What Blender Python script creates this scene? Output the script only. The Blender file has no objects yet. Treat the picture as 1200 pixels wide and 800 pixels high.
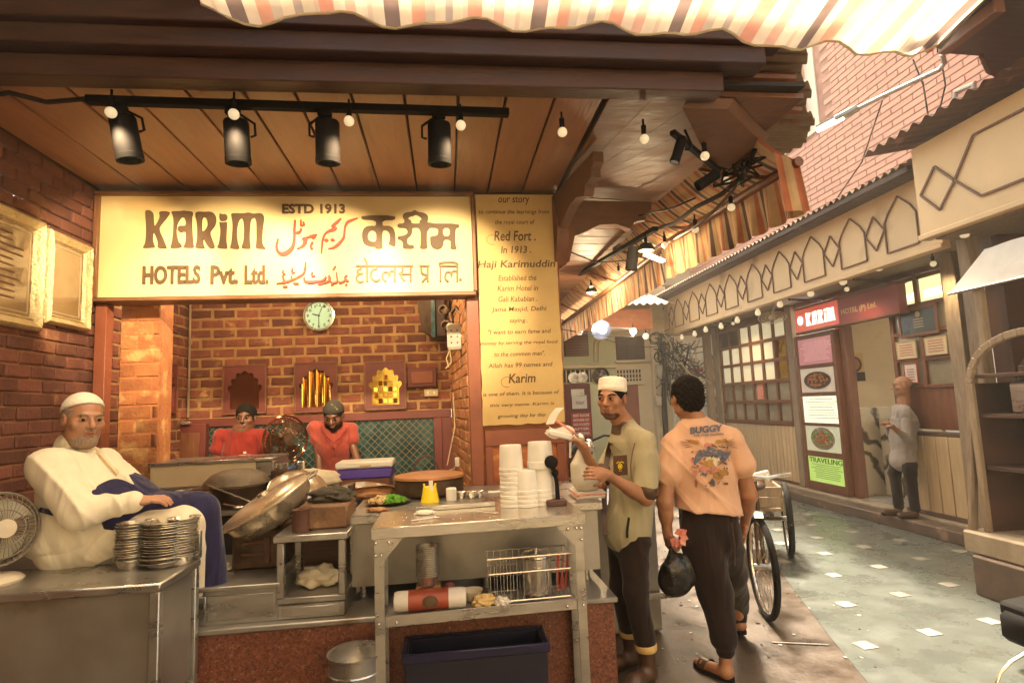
import bpy, math, random
import numpy as np
from mathutils import Vector, Matrix, noise
random.seed(7)
sc = bpy.context.scene
COL = sc.collection
# ------------------------------------------------------------ camera
F = 680.0
CAM = np.array([0, 0, 1.6])
yaw, pit, rol = math.radians(6.7), math.radians(6.2), math.radians(2.3)
cf = np.array([math.sin(yaw)*math.cos(pit), math.cos(yaw)*math.cos(pit), math.sin(pit)])
_r0 = np.array([math.cos(yaw), -math.sin(yaw), 0.0]); _u0 = np.cross(_r0, cf)
cr = math.cos(rol)*_r0 - math.sin(rol)*_u0
cu = math.sin(rol)*_r0 + math.cos(rol)*_u0
cam = bpy.data.cameras.new('camera'); camo = bpy.data.objects.new('camera', cam); COL.objects.link(camo)
cam.sensor_width = 36; cam.lens = 36*F/1200; cam.clip_end = 400; cam.clip_start = 0.05
camo.matrix_world = Matrix(((cr[0], cu[0], -cf[0], 0), (cr[1], cu[1], -cf[1], 0), (cr[2], cu[2], -cf[2], 1.6), (0, 0, 0, 1)))
sc.camera = camo
# ------------------------------------------------------------ world, sun, exposure
HAZE = .0055
SUN_EL, SUN_AZ = 58, 12          # degrees above horizon, degrees to the right of the alley axis
w = bpy.data.worlds.new('World'); sc.world = w; w.use_nodes = True
nt = w.node_tree; bg = nt.nodes['Background']
sky = nt.nodes.new('ShaderNodeTexSky'); sky.sky_type = 'NISHITA'; sky.sun_disc = False
sky.sun_elevation = math.radians(SUN_EL); sky.sun_rotation = math.radians(SUN_AZ); sky.dust_density = 6; sky.air_density = 1.0
tint = nt.nodes.new('ShaderNodeMix'); tint.data_type = 'RGBA'; tint.blend_type = 'MULTIPLY'
tint.inputs[0].default_value = 1; tint.inputs[7].default_value = (1.0, 0.90, 0.67, 1)
nt.links.new(sky.outputs[0], tint.inputs[6]); nt.links.new(tint.outputs[2], bg.inputs[0]); bg.inputs[1].default_value = 0.15
sl = bpy.data.lights.new('sun', 'SUN'); sl.energy = 2.5; sl.angle = math.radians(8); sl.color = (1, .88, .7)
so = bpy.data.objects.new('sun', sl); COL.objects.link(so)
_e, _a = math.radians(SUN_EL), math.radians(SUN_AZ)
so.rotation_euler = Vector((math.sin(_a)*math.cos(_e), math.cos(_a)*math.cos(_e), math.sin(_e))).to_track_quat('Z', 'Y').to_euler()
sc.view_settings.view_transform = 'Standard'; sc.view_settings.look = 'None'
sc.view_settings.exposure = 2.35; sc.view_settings.gamma = 1
sc.cycles.max_bounces = 8; sc.cycles.transparent_max_bounces = 12; sc.cycles.sample_clamp_indirect = 4
# ------------------------------------------------------------ pixel of the 1200x800 photo -> point on a real plane
def ray(px, py): return cf + cr*(px-600)/F + cu*(400-py)/F
def aY(px, py, Y): d = ray(px, py); return CAM + d*(Y/d[1])
def aX(px, py, X): d = ray(px, py); return CAM + d*(X/d[0])
def aZ(px, py, Z): d = ray(px, py); return CAM + d*((Z-1.6)/d[2])
V = lambda *a: np.array(a, float)
def unit(v): v = np.array(v, float); return v/np.linalg.norm(v)
# ------------------------------------------------------------ geometry accumulator
class G:
    def __init__(s): s.v = []; s.f = []; s.m = []; s.mi = 0
    def add(s, vs, fs):
        b = len(s.v); s.v += [tuple(map(float, p)) for p in vs]
        for f in fs: s.f.append(tuple(b+i for i in f)); s.m.append(s.mi)
        return s
    def mat(s, i): s.mi = i; return s
    def obox(s, c, ax, ay, az, bev=0):           # centre and three half-axis vectors
        c, ax, ay, az = map(lambda a: np.array(a, float), (c, ax, ay, az))
        if not bev:
            vs = [c+i*ax+j*ay+k*az for i in (-1, 1) for j in (-1, 1) for k in (-1, 1)]
            fs = [(0,1,3,2),(4,6,7,5),(0,4,5,1),(2,3,7,6),(0,2,6,4),(1,5,7,3)]
            if np.dot(np.cross(ax, ay), az) < 0: fs = [f[::-1] for f in fs]
            return s.add(vs, fs)
        L = [np.linalg.norm(a) for a in (ax, ay, az)]; b = min(bev, .45*min(L)); t = [1-b/l for l in L]
        vs = []; idx = {}
        for i in (-1, 1):
            for j in (-1, 1):
                for k in (-1, 1):
                    for a in range(3):
                        q = [t[0]*i, t[1]*j, t[2]*k]; q[a] = (i, j, k)[a]
                        idx[(i, j, k, a)] = len(vs); vs.append(c+q[0]*ax+q[1]*ay+q[2]*az)
        fs = []
        for a in range(3):
            o = [x for x in range(3) if x != a]
            for sg in (-1, 1):
                cy = []
                for p, q in ((-1,-1),(1,-1),(1,1),(-1,1)):
                    k = [0,0,0]; k[a] = sg; k[o[0]] = p; k[o[1]] = q; cy.append(idx[(*k, a)])
                fs.append(cy)
            for p in (-1, 1):
                for q in (-1, 1):
                    k0 = [0,0,0]; k0[o[0]] = p; k0[o[1]] = q; k0[a] = -1; k1 = list(k0); k1[a] = 1
                    fs.append([idx[(*k0, o[0])], idx[(*k1, o[0])], idx[(*k1, o[1])], idx[(*k0, o[1])]])
        for i in (-1, 1):
            for j in (-1, 1):
                for k in (-1, 1): fs.append([idx[(i, j, k, a)] for a in range(3)])
        va = np.array(vs); out = []
        for f in fs:
            n = np.cross(va[f[1]]-va[f[0]], va[f[2]]-va[f[0]]); m = va[f].mean(0)-c
            out.append(tuple(f) if n@m > 0 else tuple(f[::-1]))
        return s.add(vs, out)
    def box(s, x0, x1, y0, y1, z0, z1, bev=0):
        return s.obox(((x0+x1)/2, (y0+y1)/2, (z0+z1)/2), (abs(x1-x0)/2, 0, 0), (0, abs(y1-y0)/2, 0), (0, 0, abs(z1-z0)/2), bev)
    def bar(s, a, b, wd, th, up=(0, 0, 1), bev=0):      # beam between two points
        a = np.array(a, float); b = np.array(b, float); d = b-a; L = np.linalg.norm(d); d /= L
        sd = np.cross(d, up)
        if np.linalg.norm(sd) < 1e-4: sd = np.cross(d, (0, 1, 0))
        sd = unit(sd); u2 = np.cross(sd, d)
        return s.obox((a+b)/2, d*L/2, sd*wd/2, u2*th/2, bev)
    def tube(s, pts, r, n=8, caps=True):
        P_ = [np.array(p, float) for p in pts]; rs = r if hasattr(r, '__len__') else [r]*len(P_)
        up = None; vs = []
        for i, p in enumerate(P_):
            d = unit(P_[min(i+1, len(P_)-1)]-P_[max(i-1, 0)])
            if up is None: up = np.cross(d, (0.13, .21, 1) if abs(d[2]) < .9 else (1, .1, 0))
            up = unit(up-d*(up@d)); sd = np.cross(d, up)
            for k in range(n):
                t = 2*math.pi*k/n; vs.append(p+rs[i]*(math.cos(t)*up+math.sin(t)*sd))
        fs = []
        for i in range(len(P_)-1):
            for k in range(n): fs.append((i*n+k, i*n+(k+1) % n, (i+1)*n+(k+1) % n, (i+1)*n+k))
        if caps: fs.append(tuple(range(n))[::-1]); fs.append(tuple((len(P_)-1)*n+k for k in range(n)))
        return s.add(vs, fs)
    def lathe(s, prof, c=(0, 0, 0), n=24, axis=(0, 0, 1), sx=1, sy=1):    # prof: (radius, height)
        c = np.array(c, float); az = unit(axis); ax = np.cross(az, (0, 1, 0) if abs(az[1]) < .9 else (1, 0, 0)); ax = unit(ax); ay = np.cross(az, ax)
        vs = [c+az*h+(math.cos(2*math.pi*k/n)*ax*sx+math.sin(2*math.pi*k/n)*ay*sy)*r for r, h in prof for k in range(n)]
        fs = [(i*n+k, i*n+(k+1) % n, (i+1)*n+(k+1) % n, (i+1)*n+k) for i in range(len(prof)-1) for k in range(n)]
        if prof[0][0] > 1e-4: fs.append(tuple(range(n))[::-1])
        if prof[-1][0] > 1e-4: fs.append(tuple((len(prof)-1)*n+k for k in range(n)))
        return s.add(vs, fs)
    def ball(s, c, r, n=12, m=8):
        r = np.array(r if hasattr(r, '__len__') else (r, r, r), float); c = np.array(c, float)
        vs = [c+r*V(math.sin(math.pi*(i+.02)/(m+.04))*math.cos(2*math.pi*k/n), math.sin(math.pi*(i+.02)/(m+.04))*math.sin(2*math.pi*k/n), -math.cos(math.pi*i/m)) for i in range(m+1) for k in range(n)]
        fs = [(i*n+k, i*n+(k+1) % n, (i+1)*n+(k+1) % n, (i+1)*n+k) for i in range(m) for k in range(n)]
        return s.add(vs, fs)
    def prism(s, pts, ext):                    # polygon (3D points) swept by a vector
        p = [np.array(q, float) for q in pts]; e = np.array(ext, float); n = len(p)
        nrm = sum((np.cross(p[i]-p[0], p[(i+1) % n]-p[0]) for i in range(1, n)), V(0, 0, 0))
        if nrm@e > 0: p = p[::-1]
        return s.add(p+[q+e for q in p], [tuple(range(n)), tuple(range(n, 2*n))[::-1]]+[(i, i+n, (i+1) % n+n, (i+1) % n) for i in range(n)])
    def sheet(s, fn, nu, nv, th=0):            # fn(u,v)->point, u,v in 0..1
        vs = [fn(i/nu, j/nv) for i in range(nu+1) for j in range(nv+1)]; w_ = nv+1
        fs = [(i*w_+j, (i+1)*w_+j, (i+1)*w_+j+1, i*w_+j+1) for i in range(nu) for j in range(nv)]
        return s.add(vs, fs)
W = {}                                           # world location of every object
def setp(o, label=None, cat=None, group=None, kind=None):
    if label: o['label'] = label
    if cat: o['category'] = cat
    if group: o['group'] = group
    if kind: o['kind'] = kind
    return o
def thing(name, label, cat, loc=(0, 0, 0), group=None):
    o = bpy.data.objects.new(name, None); COL.objects.link(o); o.location = loc; o.empty_display_size = .1
    W[o.name] = np.array(loc, float); return setp(o, label, cat, group)
def mesh(name, vs, fs, mats, mi=None, smooth=38):
    me = bpy.data.meshes.new(name); me.from_pydata([tuple(v) for v in vs], [], fs)
    for m in (mats if isinstance(mats, (list, tuple)) else [mats]): me.materials.append(m)
    if mi is not None and max(mi, default=0) > 0: me.polygons.foreach_set('material_index', mi)
    me.polygons.foreach_set('use_smooth', [smooth is not None]*len(me.polygons))
    if smooth is not None and smooth < 180: me.set_sharp_from_angle(angle=math.radians(smooth))
    me.update(); return me
def put(name, me, parent=None, loc=None):
    o = bpy.data.objects.new(name, me); COL.objects.link(o)
    if parent is not None:
        o.parent = parent; wp = W[parent.name]; wl = wp if loc is None else np.array(loc, float); o.location = wl-wp
    else:
        wl = V(0, 0, 0) if loc is None else np.array(loc, float); o.location = wl
    W[o.name] = np.array(wl, float); return o
def obj(name, g, mats, parent=None, base=None, smooth=38):
    va = np.array(g.v, float)
    if parent is not None: b = W[parent.name]
    else: b = np.array(base, float) if base is not None else np.array([va[:, 0].mean(), va[:, 1].mean(), va[:, 2].min()])
    return put(name, mesh(name, va-b, g.f, mats, g.m, smooth), parent, b)
def dup(root, loc=None, parent=None, label=None):
    r = root.copy(); COL.objects.link(r)
    if loc is not None: r.location = loc
    if parent is not None: r.parent = parent
    if label: r['label'] = label
    for ch in list(root.children): dup(ch, None, r)
    W[r.name] = np.array(r.location, float)
    return r
def struct(name, g, m, **k): return setp(obj(name, g, m, **k), kind='structure')
# ------------------------------------------------------------ materials
def mat(name, c, c2=None, scale=6, rough=.6, rvar=.15, metal=0, bump=.15, bscale=40, rnd=0, emis=0, ecol=None,
        spots=None, stretch=(1, 1, 1), trans=0, coat=0, alpha=1, transm=0, detail=6):
    m = bpy.data.materials.new(name); m.use_nodes = True; n = m.node_tree.nodes; l = m.node_tree.links; b = n['Principled BSDF']
    geo = n.new('ShaderNodeNewGeometry'); mp = n.new('ShaderNodeMapping'); mp.inputs[3].default_value = stretch; l.new(geo.outputs['Position'], mp.inputs[0])
    nz = n.new('ShaderNodeTexNoise'); nz.inputs['Scale'].default_value = scale; nz.inputs['Detail'].default_value = detail; nz.inputs['Roughness'].default_value = .62; l.new(mp.outputs[0], nz.inputs[0])
    rp = n.new('ShaderNodeValToRGB'); c2 = c2 or tuple(x*.6 for x in c); rp.color_ramp.elements[0].position = .32; rp.color_ramp.elements[1].position = .68
    rp.color_ramp.elements[0].color = (*c2, 1); rp.color_ramp.elements[1].color = (*c, 1); l.new(nz.outputs[0], rp.inputs[0]); out = rp.outputs[0]
    if spots:                                    # (colour, scale, threshold)
        n3 = n.new('ShaderNodeTexNoise'); n3.inputs['Scale'].default_value = spots[1]; n3.inputs['Detail'].default_value = 8; l.new(mp.outputs[0], n3.inputs[0])
        r3 = n.new('ShaderNodeValToRGB'); r3.color_ramp.elements[0].position = spots[2]; r3.color_ramp.elements[1].position = min(1, spots[2]+.12); l.new(n3.outputs[0], r3.inputs[0])
        mx = n.new('ShaderNodeMix'); mx.data_type = 'RGBA'; l.new(r3.outputs[0], mx.inputs[0]); l.new(out, mx.inputs[6]); mx.inputs[7].default_value = (*spots[0], 1); out = mx.outputs[2]
    if rnd:
        oi = n.new('ShaderNodeObjectInfo'); mr = n.new('ShaderNodeMapRange'); mr.inputs[3].default_value = 1-rnd; mr.inputs[4].default_value = 1+rnd; l.new(oi.outputs['Random'], mr.inputs[0])
        vm = n.new('ShaderNodeVectorMath'); vm.operation = 'SCALE'; l.new(out, vm.inputs[0]); l.new(mr.outputs[0], vm.inputs['Scale']); out = vm.outputs[0]
    l.new(out, b.inputs['Base Color'])
    n2 = n.new('ShaderNodeTexNoise'); n2.inputs['Scale'].default_value = bscale; n2.inputs['Detail'].default_value = 5; l.new(mp.outputs[0], n2.inputs[0])
    if bump:
        bp = n.new('ShaderNodeBump'); bp.inputs['Strength'].default_value = bump; bp.inputs['Distance'].default_value = .01; l.new(n2.outputs[0], bp.inputs['Height']); l.new(bp.outputs[0], b.inputs['Normal'])
    rr = n.new('ShaderNodeMapRange'); rr.inputs[1].default_value = .3; rr.inputs[2].default_value = .7; rr.inputs[3].default_value = max(.03, rough-rvar); rr.inputs[4].default_value = min(1, rough+rvar)
    l.new(nz.outputs[0], rr.inputs[0]); l.new(rr.outputs[0], b.inputs['Roughness'])
    b.inputs['Metallic'].default_value = metal; b.inputs['Coat Weight'].default_value = coat
    if transm: b.inputs['Transmission Weight'].default_value = transm
    if alpha < 1: b.inputs['Alpha'].default_value = alpha
    if emis: b.inputs['Emission Strength'].default_value = emis; b.inputs['Emission Color'].default_value = (*(ecol or c), 1)
    if trans:
        tr = n.new('ShaderNodeBsdfTranslucent'); l.new(out, tr.inputs[0]); ms = n.new('ShaderNodeMixShader'); ms.inputs[0].default_value = trans
        l.new(b.outputs[0], ms.inputs[1]); l.new(tr.outputs[0], ms.inputs[2]); l.new(ms.outputs[0], n['Material Output'].inputs[0])
    m['out'] = ''; return m
def cloth_mat(name, c, c2, crease=.9, sc_=5.5):
    m = mat(name, c, c2, 9, .92, .04, bump=0); n = m.node_tree.nodes; l = m.node_tree.links; b = n['Principled BSDF']
    b.inputs['Specular IOR Level'].default_value = .15; b.inputs['Sheen Weight'].default_value = .15
    geo = n.new('ShaderNodeNewGeometry'); mp = n.new('ShaderNodeMapping'); mp.inputs[3].default_value = (2.6, 2.2, .7); mp.inputs[2].default_value = (.35, .45, .2); l.new(geo.outputs['Position'], mp.inputs[0])
    a = n.new('ShaderNodeTexNoise'); a.inputs['Scale'].default_value = sc_; a.inputs['Detail'].default_value = 1.5; a.inputs['Distortion'].default_value = .8; l.new(mp.outputs[0], a.inputs[0])
    s1 = n.new('ShaderNodeMath'); s1.operation = 'SUBTRACT'; l.new(a.outputs[0], s1.inputs[0]); s1.inputs[1].default_value = .5
    ab = n.new('ShaderNodeMath'); ab.operation = 'ADD'; ab.inputs[1].default_value = .5; l.new(s1.outputs[0], ab.inputs[0]); pw = n.new('ShaderNodeMath'); pw.operation = 'POWER'; l.new(ab.outputs[0], pw.inputs[0]); pw.inputs[1].default_value = 1.6
    wv = n.new('ShaderNodeTexNoise'); wv.inputs['Scale'].default_value = 160; l.new(geo.outputs['Position'], wv.inputs[0])
    ad = n.new('ShaderNodeMath'); ad.operation = 'MULTIPLY_ADD'; l.new(wv.outputs[0], ad.inputs[0]); ad.inputs[1].default_value = .03; l.new(pw.outputs[0], ad.inputs[2])
    bp = n.new('ShaderNodeBump'); bp.inputs['Strength'].default_value = crease; bp.inputs['Distance'].default_value = .06; l.new(ad.outputs[0], bp.inputs['Height']); l.new(bp.outputs[0], b.inputs['Normal']); return m
def stripes_mat(name, axis, cols, period, trans=.6, soft=.0):         # woven stripes along one world axis
    m = bpy.data.materials.new(name); m.use_nodes = True; n = m.node_tree.nodes; l = m.node_tree.links; b = n['Principled BSDF']
    geo = n.new('ShaderNodeNewGeometry'); sx = n.new('ShaderNodeSeparateXYZ'); l.new(geo.outputs['Position'], sx.inputs[0])
    mt = n.new('ShaderNodeMath'); mt.operation = 'DIVIDE'; l.new(sx.outputs[axis], mt.inputs[0]); mt.inputs[1].default_value = period
    fr = n.new('ShaderNodeMath'); fr.operation = 'FRACT'; l.new(mt.outputs[0], fr.inputs[0])
    rp = n.new('ShaderNodeValToRGB'); rp.color_ramp.interpolation = 'CONSTANT'; e = rp.color_ramp.elements
    e[0].position = 0; e[0].color = (*cols[0][1], 1); e[1].position = cols[1][0]; e[1].color = (*cols[1][1], 1)
    for p, c in cols[2:]: k = e.new(p); k.color = (*c, 1)
    l.new(fr.outputs[0], rp.inputs[0])
    nz = n.new('ShaderNodeTexNoise'); nz.inputs['Scale'].default_value = 9; l.new(geo.outputs['Position'], nz.inputs[0])
    mr = n.new('ShaderNodeMapRange'); mr.inputs[3].default_value = .6; mr.inputs[4].default_value = 1.25; l.new(nz.outputs[0], mr.inputs[0])
    vm = n.new('ShaderNodeVectorMath'); vm.operation = 'SCALE'; l.new(rp.outputs[0], vm.inputs[0]); l.new(mr.outputs[0], vm.inputs['Scale'])
    l.new(vm.outputs[0], b.inputs['Base Color']); b.inputs['Roughness'].default_value = .9
    tr = n.new('ShaderNodeBsdfTranslucent'); l.new(vm.outputs[0], tr.inputs[0]); ms = n.new('ShaderNodeMixShader'); ms.inputs[0].default_value = trans
    l.new(b.outputs[0], ms.inputs[1]); l.new(tr.outputs[0], ms.inputs[2]); l.new(ms.outputs[0], n['Material Output'].inputs[0]); return m
def marble_mat(name, c, vein, scale=1.3):
    m = mat(name, c, tuple(x*.85 for x in c), 3, .25, .05, bump=0); n = m.node_tree.nodes; l = m.node_tree.links; b = n['Principled BSDF']
    geo = n.new('ShaderNodeNewGeometry'); wv = n.new('ShaderNodeTexWave'); wv.bands_direction = 'DIAGONAL'; wv.inputs['Scale'].default_value = scale
    wv.inputs['Distortion'].default_value = 9; wv.inputs['Detail'].default_value = 4; wv.inputs['Detail Scale'].default_value = 1.3; l.new(geo.outputs['Position'], wv.inputs[0])
    rp = n.new('ShaderNodeValToRGB'); rp.color_ramp.elements[0].position = .05; rp.color_ramp.elements[0].color = (*vein, 1); rp.color_ramp.elements[1].position = .3; rp.color_ramp.elements[1].color = (*c, 1)
    l.new(wv.outputs[0], rp.inputs[0]); l.new(rp.outputs[0], b.inputs['Base Color']); return m
K = {}
K['brick'] = mat('red_brick', (.23, .07, .038), (.12, .036, .022), 9, .85, .08, bump=.7, bscale=45, rnd=.38, spots=((.42, .24, .10), 7, .60))
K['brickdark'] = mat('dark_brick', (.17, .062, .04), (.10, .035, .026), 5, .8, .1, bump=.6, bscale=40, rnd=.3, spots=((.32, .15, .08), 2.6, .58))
K['mortar'] = mat('mortar', (.42, .25, .105), (.26, .14, .06), 7, .95, .05, bump=.8, bscale=50)
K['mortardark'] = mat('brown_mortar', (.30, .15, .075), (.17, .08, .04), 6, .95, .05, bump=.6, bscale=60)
K['smear'] = mat('smeared_brick', (.42, .17, .06), (.30, .10, .04), 10, .9, .08, bump=.6, bscale=50, rnd=.2, spots=((.5, .3, .12), 9, .55))
K['redpaint'] = mat('brick_red_paint', (.27, .085, .045), (.2, .06, .032), 4, .5, .1, bump=.15, spots=((.14, .05, .03), 5, .64))
K['maroon'] = mat('maroon_paint', (.16, .035, .028), (.11, .024, .02), 5, .5, .1, bump=.1)
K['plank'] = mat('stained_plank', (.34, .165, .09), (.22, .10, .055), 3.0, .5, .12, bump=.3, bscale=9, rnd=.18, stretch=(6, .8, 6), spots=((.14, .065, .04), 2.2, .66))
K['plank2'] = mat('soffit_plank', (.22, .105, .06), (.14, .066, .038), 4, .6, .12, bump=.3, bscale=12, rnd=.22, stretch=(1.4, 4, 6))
K['darkwood'] = mat('dark_wood', (.085, .036, .022), (.045, .02, .014), 3, .6, .15, bump=.3, bscale=14, stretch=(1, 6, 6), rnd=.2)
K['brownwood'] = mat('brown_wood', (.2, .075, .035), (.12, .045, .02), 4, .5, .12, bump=.25, bscale=14, stretch=(5, 5, 1), rnd=.12)
K['greywood'] = mat('weathered_wood', (.33, .25, .16), (.2, .14, .09), 5, .8, .1, bump=.4, bscale=18, stretch=(6, 6, 1), rnd=.15)
K['panelwood'] = mat('orange_panel', (.42, .13, .035), (.30, .08, .02), 5, .5, .1, bump=.2, spots=((.55, .28, .07), 5, .6), stretch=(1, 1, 3))
K['steel'] = mat('brushed_steel', (.46, .445, .42), (.36, .345, .32), 5, .33, .12, metal=.85, bump=.08, bscale=22, spots=((.24, .2, .16), 4, .66), stretch=(1, 1, 3))
K['steeldull'] = mat('dull_steel_sheet', (.36, .345, .32), (.26, .245, .225), 3, .42, .14, metal=.7, bump=.12, bscale=10, spots=((.18, .14, .10), 2.6, .62))
K['chrome'] = mat('polished_steel', (.74, .70, .62), (.66, .62, .54), 8, .22, .08, metal=.85, bump=0)
K['darksteel'] = mat('sooty_steel', (.12, .075, .045), (.05, .03, .02), 7, .5, .2, metal=.7, bump=.4, bscale=30, spots=((.3, .2, .1), 6, .62))
K['kadai'] = mat('worn_steel_pan', (.62, .56, .45), (.48, .40, .28), 3, .3, .12, metal=.75, bump=.12, bscale=9, spots=((.25, .17, .08), 3.5, .62))
K['granite'] = mat('red_granite', (.22, .075, .042), (.075, .028, .02), 85, .35, .08, bump=.02, spots=((.36, .20, .12), 105, .60), detail=2)
K['black'] = mat('black_metal', (.012, .010, .010), (.008, .007, .007), 8, .8, .1, bump=.05)
K['black'].node_tree.nodes['Principled BSDF'].inputs['Specular IOR Level'].default_value = .12
K['rubber'] = mat('black_rubber', (.022, .02, .018), None, 12, .8, .1)
K['white'] = mat('white_plastic', (.8, .78, .72), (.74, .71, .64), 3, .4, .08, bump=.03, trans=.15)
K['paper'] = mat('white_paper', (.8, .76, .68), (.7, .65, .56), 8, .8, .05, bump=.2, trans=.2)
K['cloth'] = mat('off_white_cloth', (.62, .55, .40), (.52, .45, .32), 7, .95, .04, bump=.35, bscale=26)
K['signface'] = mat('sign_face', (.68, .55, .29), (.62, .48, .23), 2, .5, .05, bump=.03, spots=((.52, .36, .15), 1.3, .58))
K['signtrim'] = mat('sign_trim', (.22, .10, .04), (.12, .055, .025), 5, .45, .1, bump=.15)
K['ink'] = mat('brown_lettering', (.10, .055, .022), (.075, .04, .018), 10, .6, .05, bump=0)
K['inkred'] = mat('red_lettering', (.36, .045, .03), (.30, .035, .025), 10, .6, .05, bump=0)
K['parch'] = mat('parchment_panel', (.60, .43, .18), (.52, .35, .13), 3.2, .6, .08, bump=.1, spots=((.36, .2, .07), 2.2, .60))
K['gold'] = mat('gilded_frame', (.60, .50, .30), (.44, .33, .16), 26, .45, .12, metal=.35, bump=.7, bscale=70)
K['glassy'] = mat('picture_glass', (.33, .23, .11), (.24, .15, .07), 4, .16, .08, bump=0, coat=.6)
K['teal'] = mat('teal_tile', (.012, .075, .085), (.006, .03, .04), 7, .25, .1, bump=.1, spots=((.02, .14, .18), 5, .62))
K['grout'] = mat('gold_lattice', (.22, .16, .08), (.14, .10, .05), 12, .5, .1)
K['mirror'] = mat('gold_mirror', (.9, .66, .16), (.8, .5, .1), 3, .12, .04, metal=1, bump=.3, bscale=7)
K['mirrordark'] = mat('dark_mirror', (.16, .05, .02), (.1, .03, .012), 3, .15, .05, metal=.6, bump=.05)
K['asphalt'] = mat('worn_brown_concrete', (.105, .072, .048), (.058, .04, .027), 3.2, .42, .2, bump=.3, bscale=34, spots=((.035, .025, .018), 3.4, .56), detail=9)
K['tealfloor'] = mat('green_grey_floor', (.128, .142, .128), (.088, .10, .09), 2.6, .30, .14, bump=.18, bscale=24, spots=((.092, .098, .084), 5.5, .54), detail=12)
K['floortile'] = mat('white_floor_tile', (.40, .38, .32), (.22, .20, .165), 14, .5, .1, bump=.1, rnd=.3)
K['stone'] = mat('pale_stone_step', (.42, .34, .24), (.28, .22, .15), 4, .6, .15, bump=.3, bscale=24, spots=((.14, .1, .07), 3, .6))
K['stonedark'] = mat('dark_kerb_stone', (.15, .10, .07), (.08, .055, .04), 5, .6, .15, bump=.35, bscale=20, spots=((.3, .2, .13), 5, .62))
K['cream'] = mat('cream_fascia', (.70, .50, .28), (.60, .42, .22), 1.8, .6, .1, bump=.08, spots=((.40, .26, .13), 1.5, .60), detail=9)
K['creamlit'] = mat('cream_wall', (.66, .55, .36), (.55, .45, .28), 2, .7, .1, bump=.1, spots=((.4, .31, .19), 2, .64))
K['ornament'] = mat('brown_ornament', (.17, .07, .035), None, 6, .6, .1)
K['pink'] = mat('pink_cladding', (.66, .36, .27), (.58, .30, .22), 1.5, .6, .1, bump=.12, bscale=40, rnd=.09)
K['pinkjoint'] = mat('cladding_joint', (.55, .29, .22), None, 6, .9, .05)
K['whitewall'] = mat('white_wall', (.78, .74, .64), (.7, .65, .54), 2, .7, .1, bump=.05)
K['tin'] = mat('corrugated_tin', (.30, .22, .15), (.18, .12, .08), 3, .5, .15, metal=.5, bump=.2, spots=((.2, .085, .04), 3, .58))
K['rust'] = mat('rusty_tin', (.13, .055, .035), (.07, .03, .02), 4, .7, .15, metal=.3, bump=.4, spots=((.24, .11, .06), 5, .6))
K['navy'] = cloth_mat('navy_cloth', (.026, .024, .075), (.018, .017, .055), .6, 4)
K['navyplastic'] = mat('navy_plastic', (.007, .007, .024), (.005, .005, .018), 6, .45, .1, bump=.05)
K['purple'] = mat('violet_blue_plastic', (.09, .05, .36), (.07, .04, .28), 5, .4, .08, bump=.03)
K['yellow'] = mat('yellow_plastic', (.78, .6, .02), (.68, .5, .015), 6, .3, .08, bump=.02)
K['brown'] = mat('brown_paper', (.38, .17, .06), (.24, .10, .035), 9, .55, .15, bump=.6, bscale=14)
K['green'] = mat('green_chilli', (.16, .42, .03), (.08, .25, .02), 30, .4, .1)
K['onion'] = mat('cut_onion', (.68, .5, .26), (.5, .33, .15), 30, .5, .1)
K['rag'] = mat('dark_rag', (.06, .05, .035), (.03, .025, .018), 12, .95, .04, bump=.5)
K['cable'] = mat('black_cable', (.03, .022, .018), None, 9, .6, .1)
K['wire'] = mat('cream_cable', (.6, .5, .3), None, 9, .5, .1)
K['bulb'] = mat('frosted_bulb', (.8, .74, .6), (.76, .7, .55), 4, .3, .05, bump=0, trans=.2, emis=.1, ecol=(1, .8, .5))
K['bulblit'] = mat('lit_lamp', (1, .9, .7), None, 4, .4, .05, bump=0, emis=7, ecol=(1, .8, .5))
K['bulbcold'] = mat('lit_cold_lamp', (.8, .85, 1), None, 4, .4, .05, bump=0, emis=3, ecol=(.6, .62, 1))
K['tubelit'] = mat('lit_tube', (.9, 1, .6), None, 4, .4, .05, bump=0, emis=3, ecol=(.95, 1, .55))
K['glass'] = mat('window_glass', (.33, .30, .22), (.22, .19, .13), 2.5, .12, .06, bump=.03, coat=.5)
K['dark'] = mat('dark_interior', (.03, .02, .015), (.018, .012, .01), 3, .7, .1)
K['marble'] = marble_mat('veined_marble', (.62, .54, .40), (.10, .075, .045))
K['skin'] = mat('brown_skin', (.37, .175, .092), (.30, .135, .07), 9, .5, .08, bump=.12, bscale=160)
K['skin2'] = mat('light_brown_skin', (.42, .215, .125), (.35, .17, .095), 9, .5, .08, bump=.12, bscale=160)
K['skin3'] = mat('deep_brown_skin', (.16, .068, .038), (.12, .05, .028), 12, .45, .08, bump=.08, bscale=120)
K['hair'] = mat('black_hair', (.012, .008, .007), (.007, .005, .004), 60, .85, .08, bump=.9, bscale=90)
K['greybeard'] = mat('grey_beard', (.40, .32, .25), (.20, .13, .085), 150, .9, .05, bump=.8, bscale=220)
K['stubble'] = mat('short_beard', (.10, .045, .028), (.06, .028, .018), 90, .9, .05, bump=.5, bscale=150)
K['lip'] = mat('lips', (.33, .12, .085), None, 20, .45, .05)
K['eye'] = mat('eye_white', (.40, .33, .27), None, 20, .25, .05, bump=0)
K['kurta'] = cloth_mat('white_kurta', (.70, .64, .50), (.65, .59, .45), .5, 3.2)
K['khaki'] = cloth_mat('khaki_shirt', (.36, .32, .20), (.32, .28, .17), .45, 4)
K['pinktee'] = cloth_mat('peach_tee', (.62, .38, .25), (.57, .34, .22), .4, 3.2)
K['redtee'] = cloth_mat('red_tee', (.24, .028, .022), (.2, .022, .018), .5)
K['rosetee'] = cloth_mat('rose_tee', (.30, .06, .045), (.26, .05, .038), .5)
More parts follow.
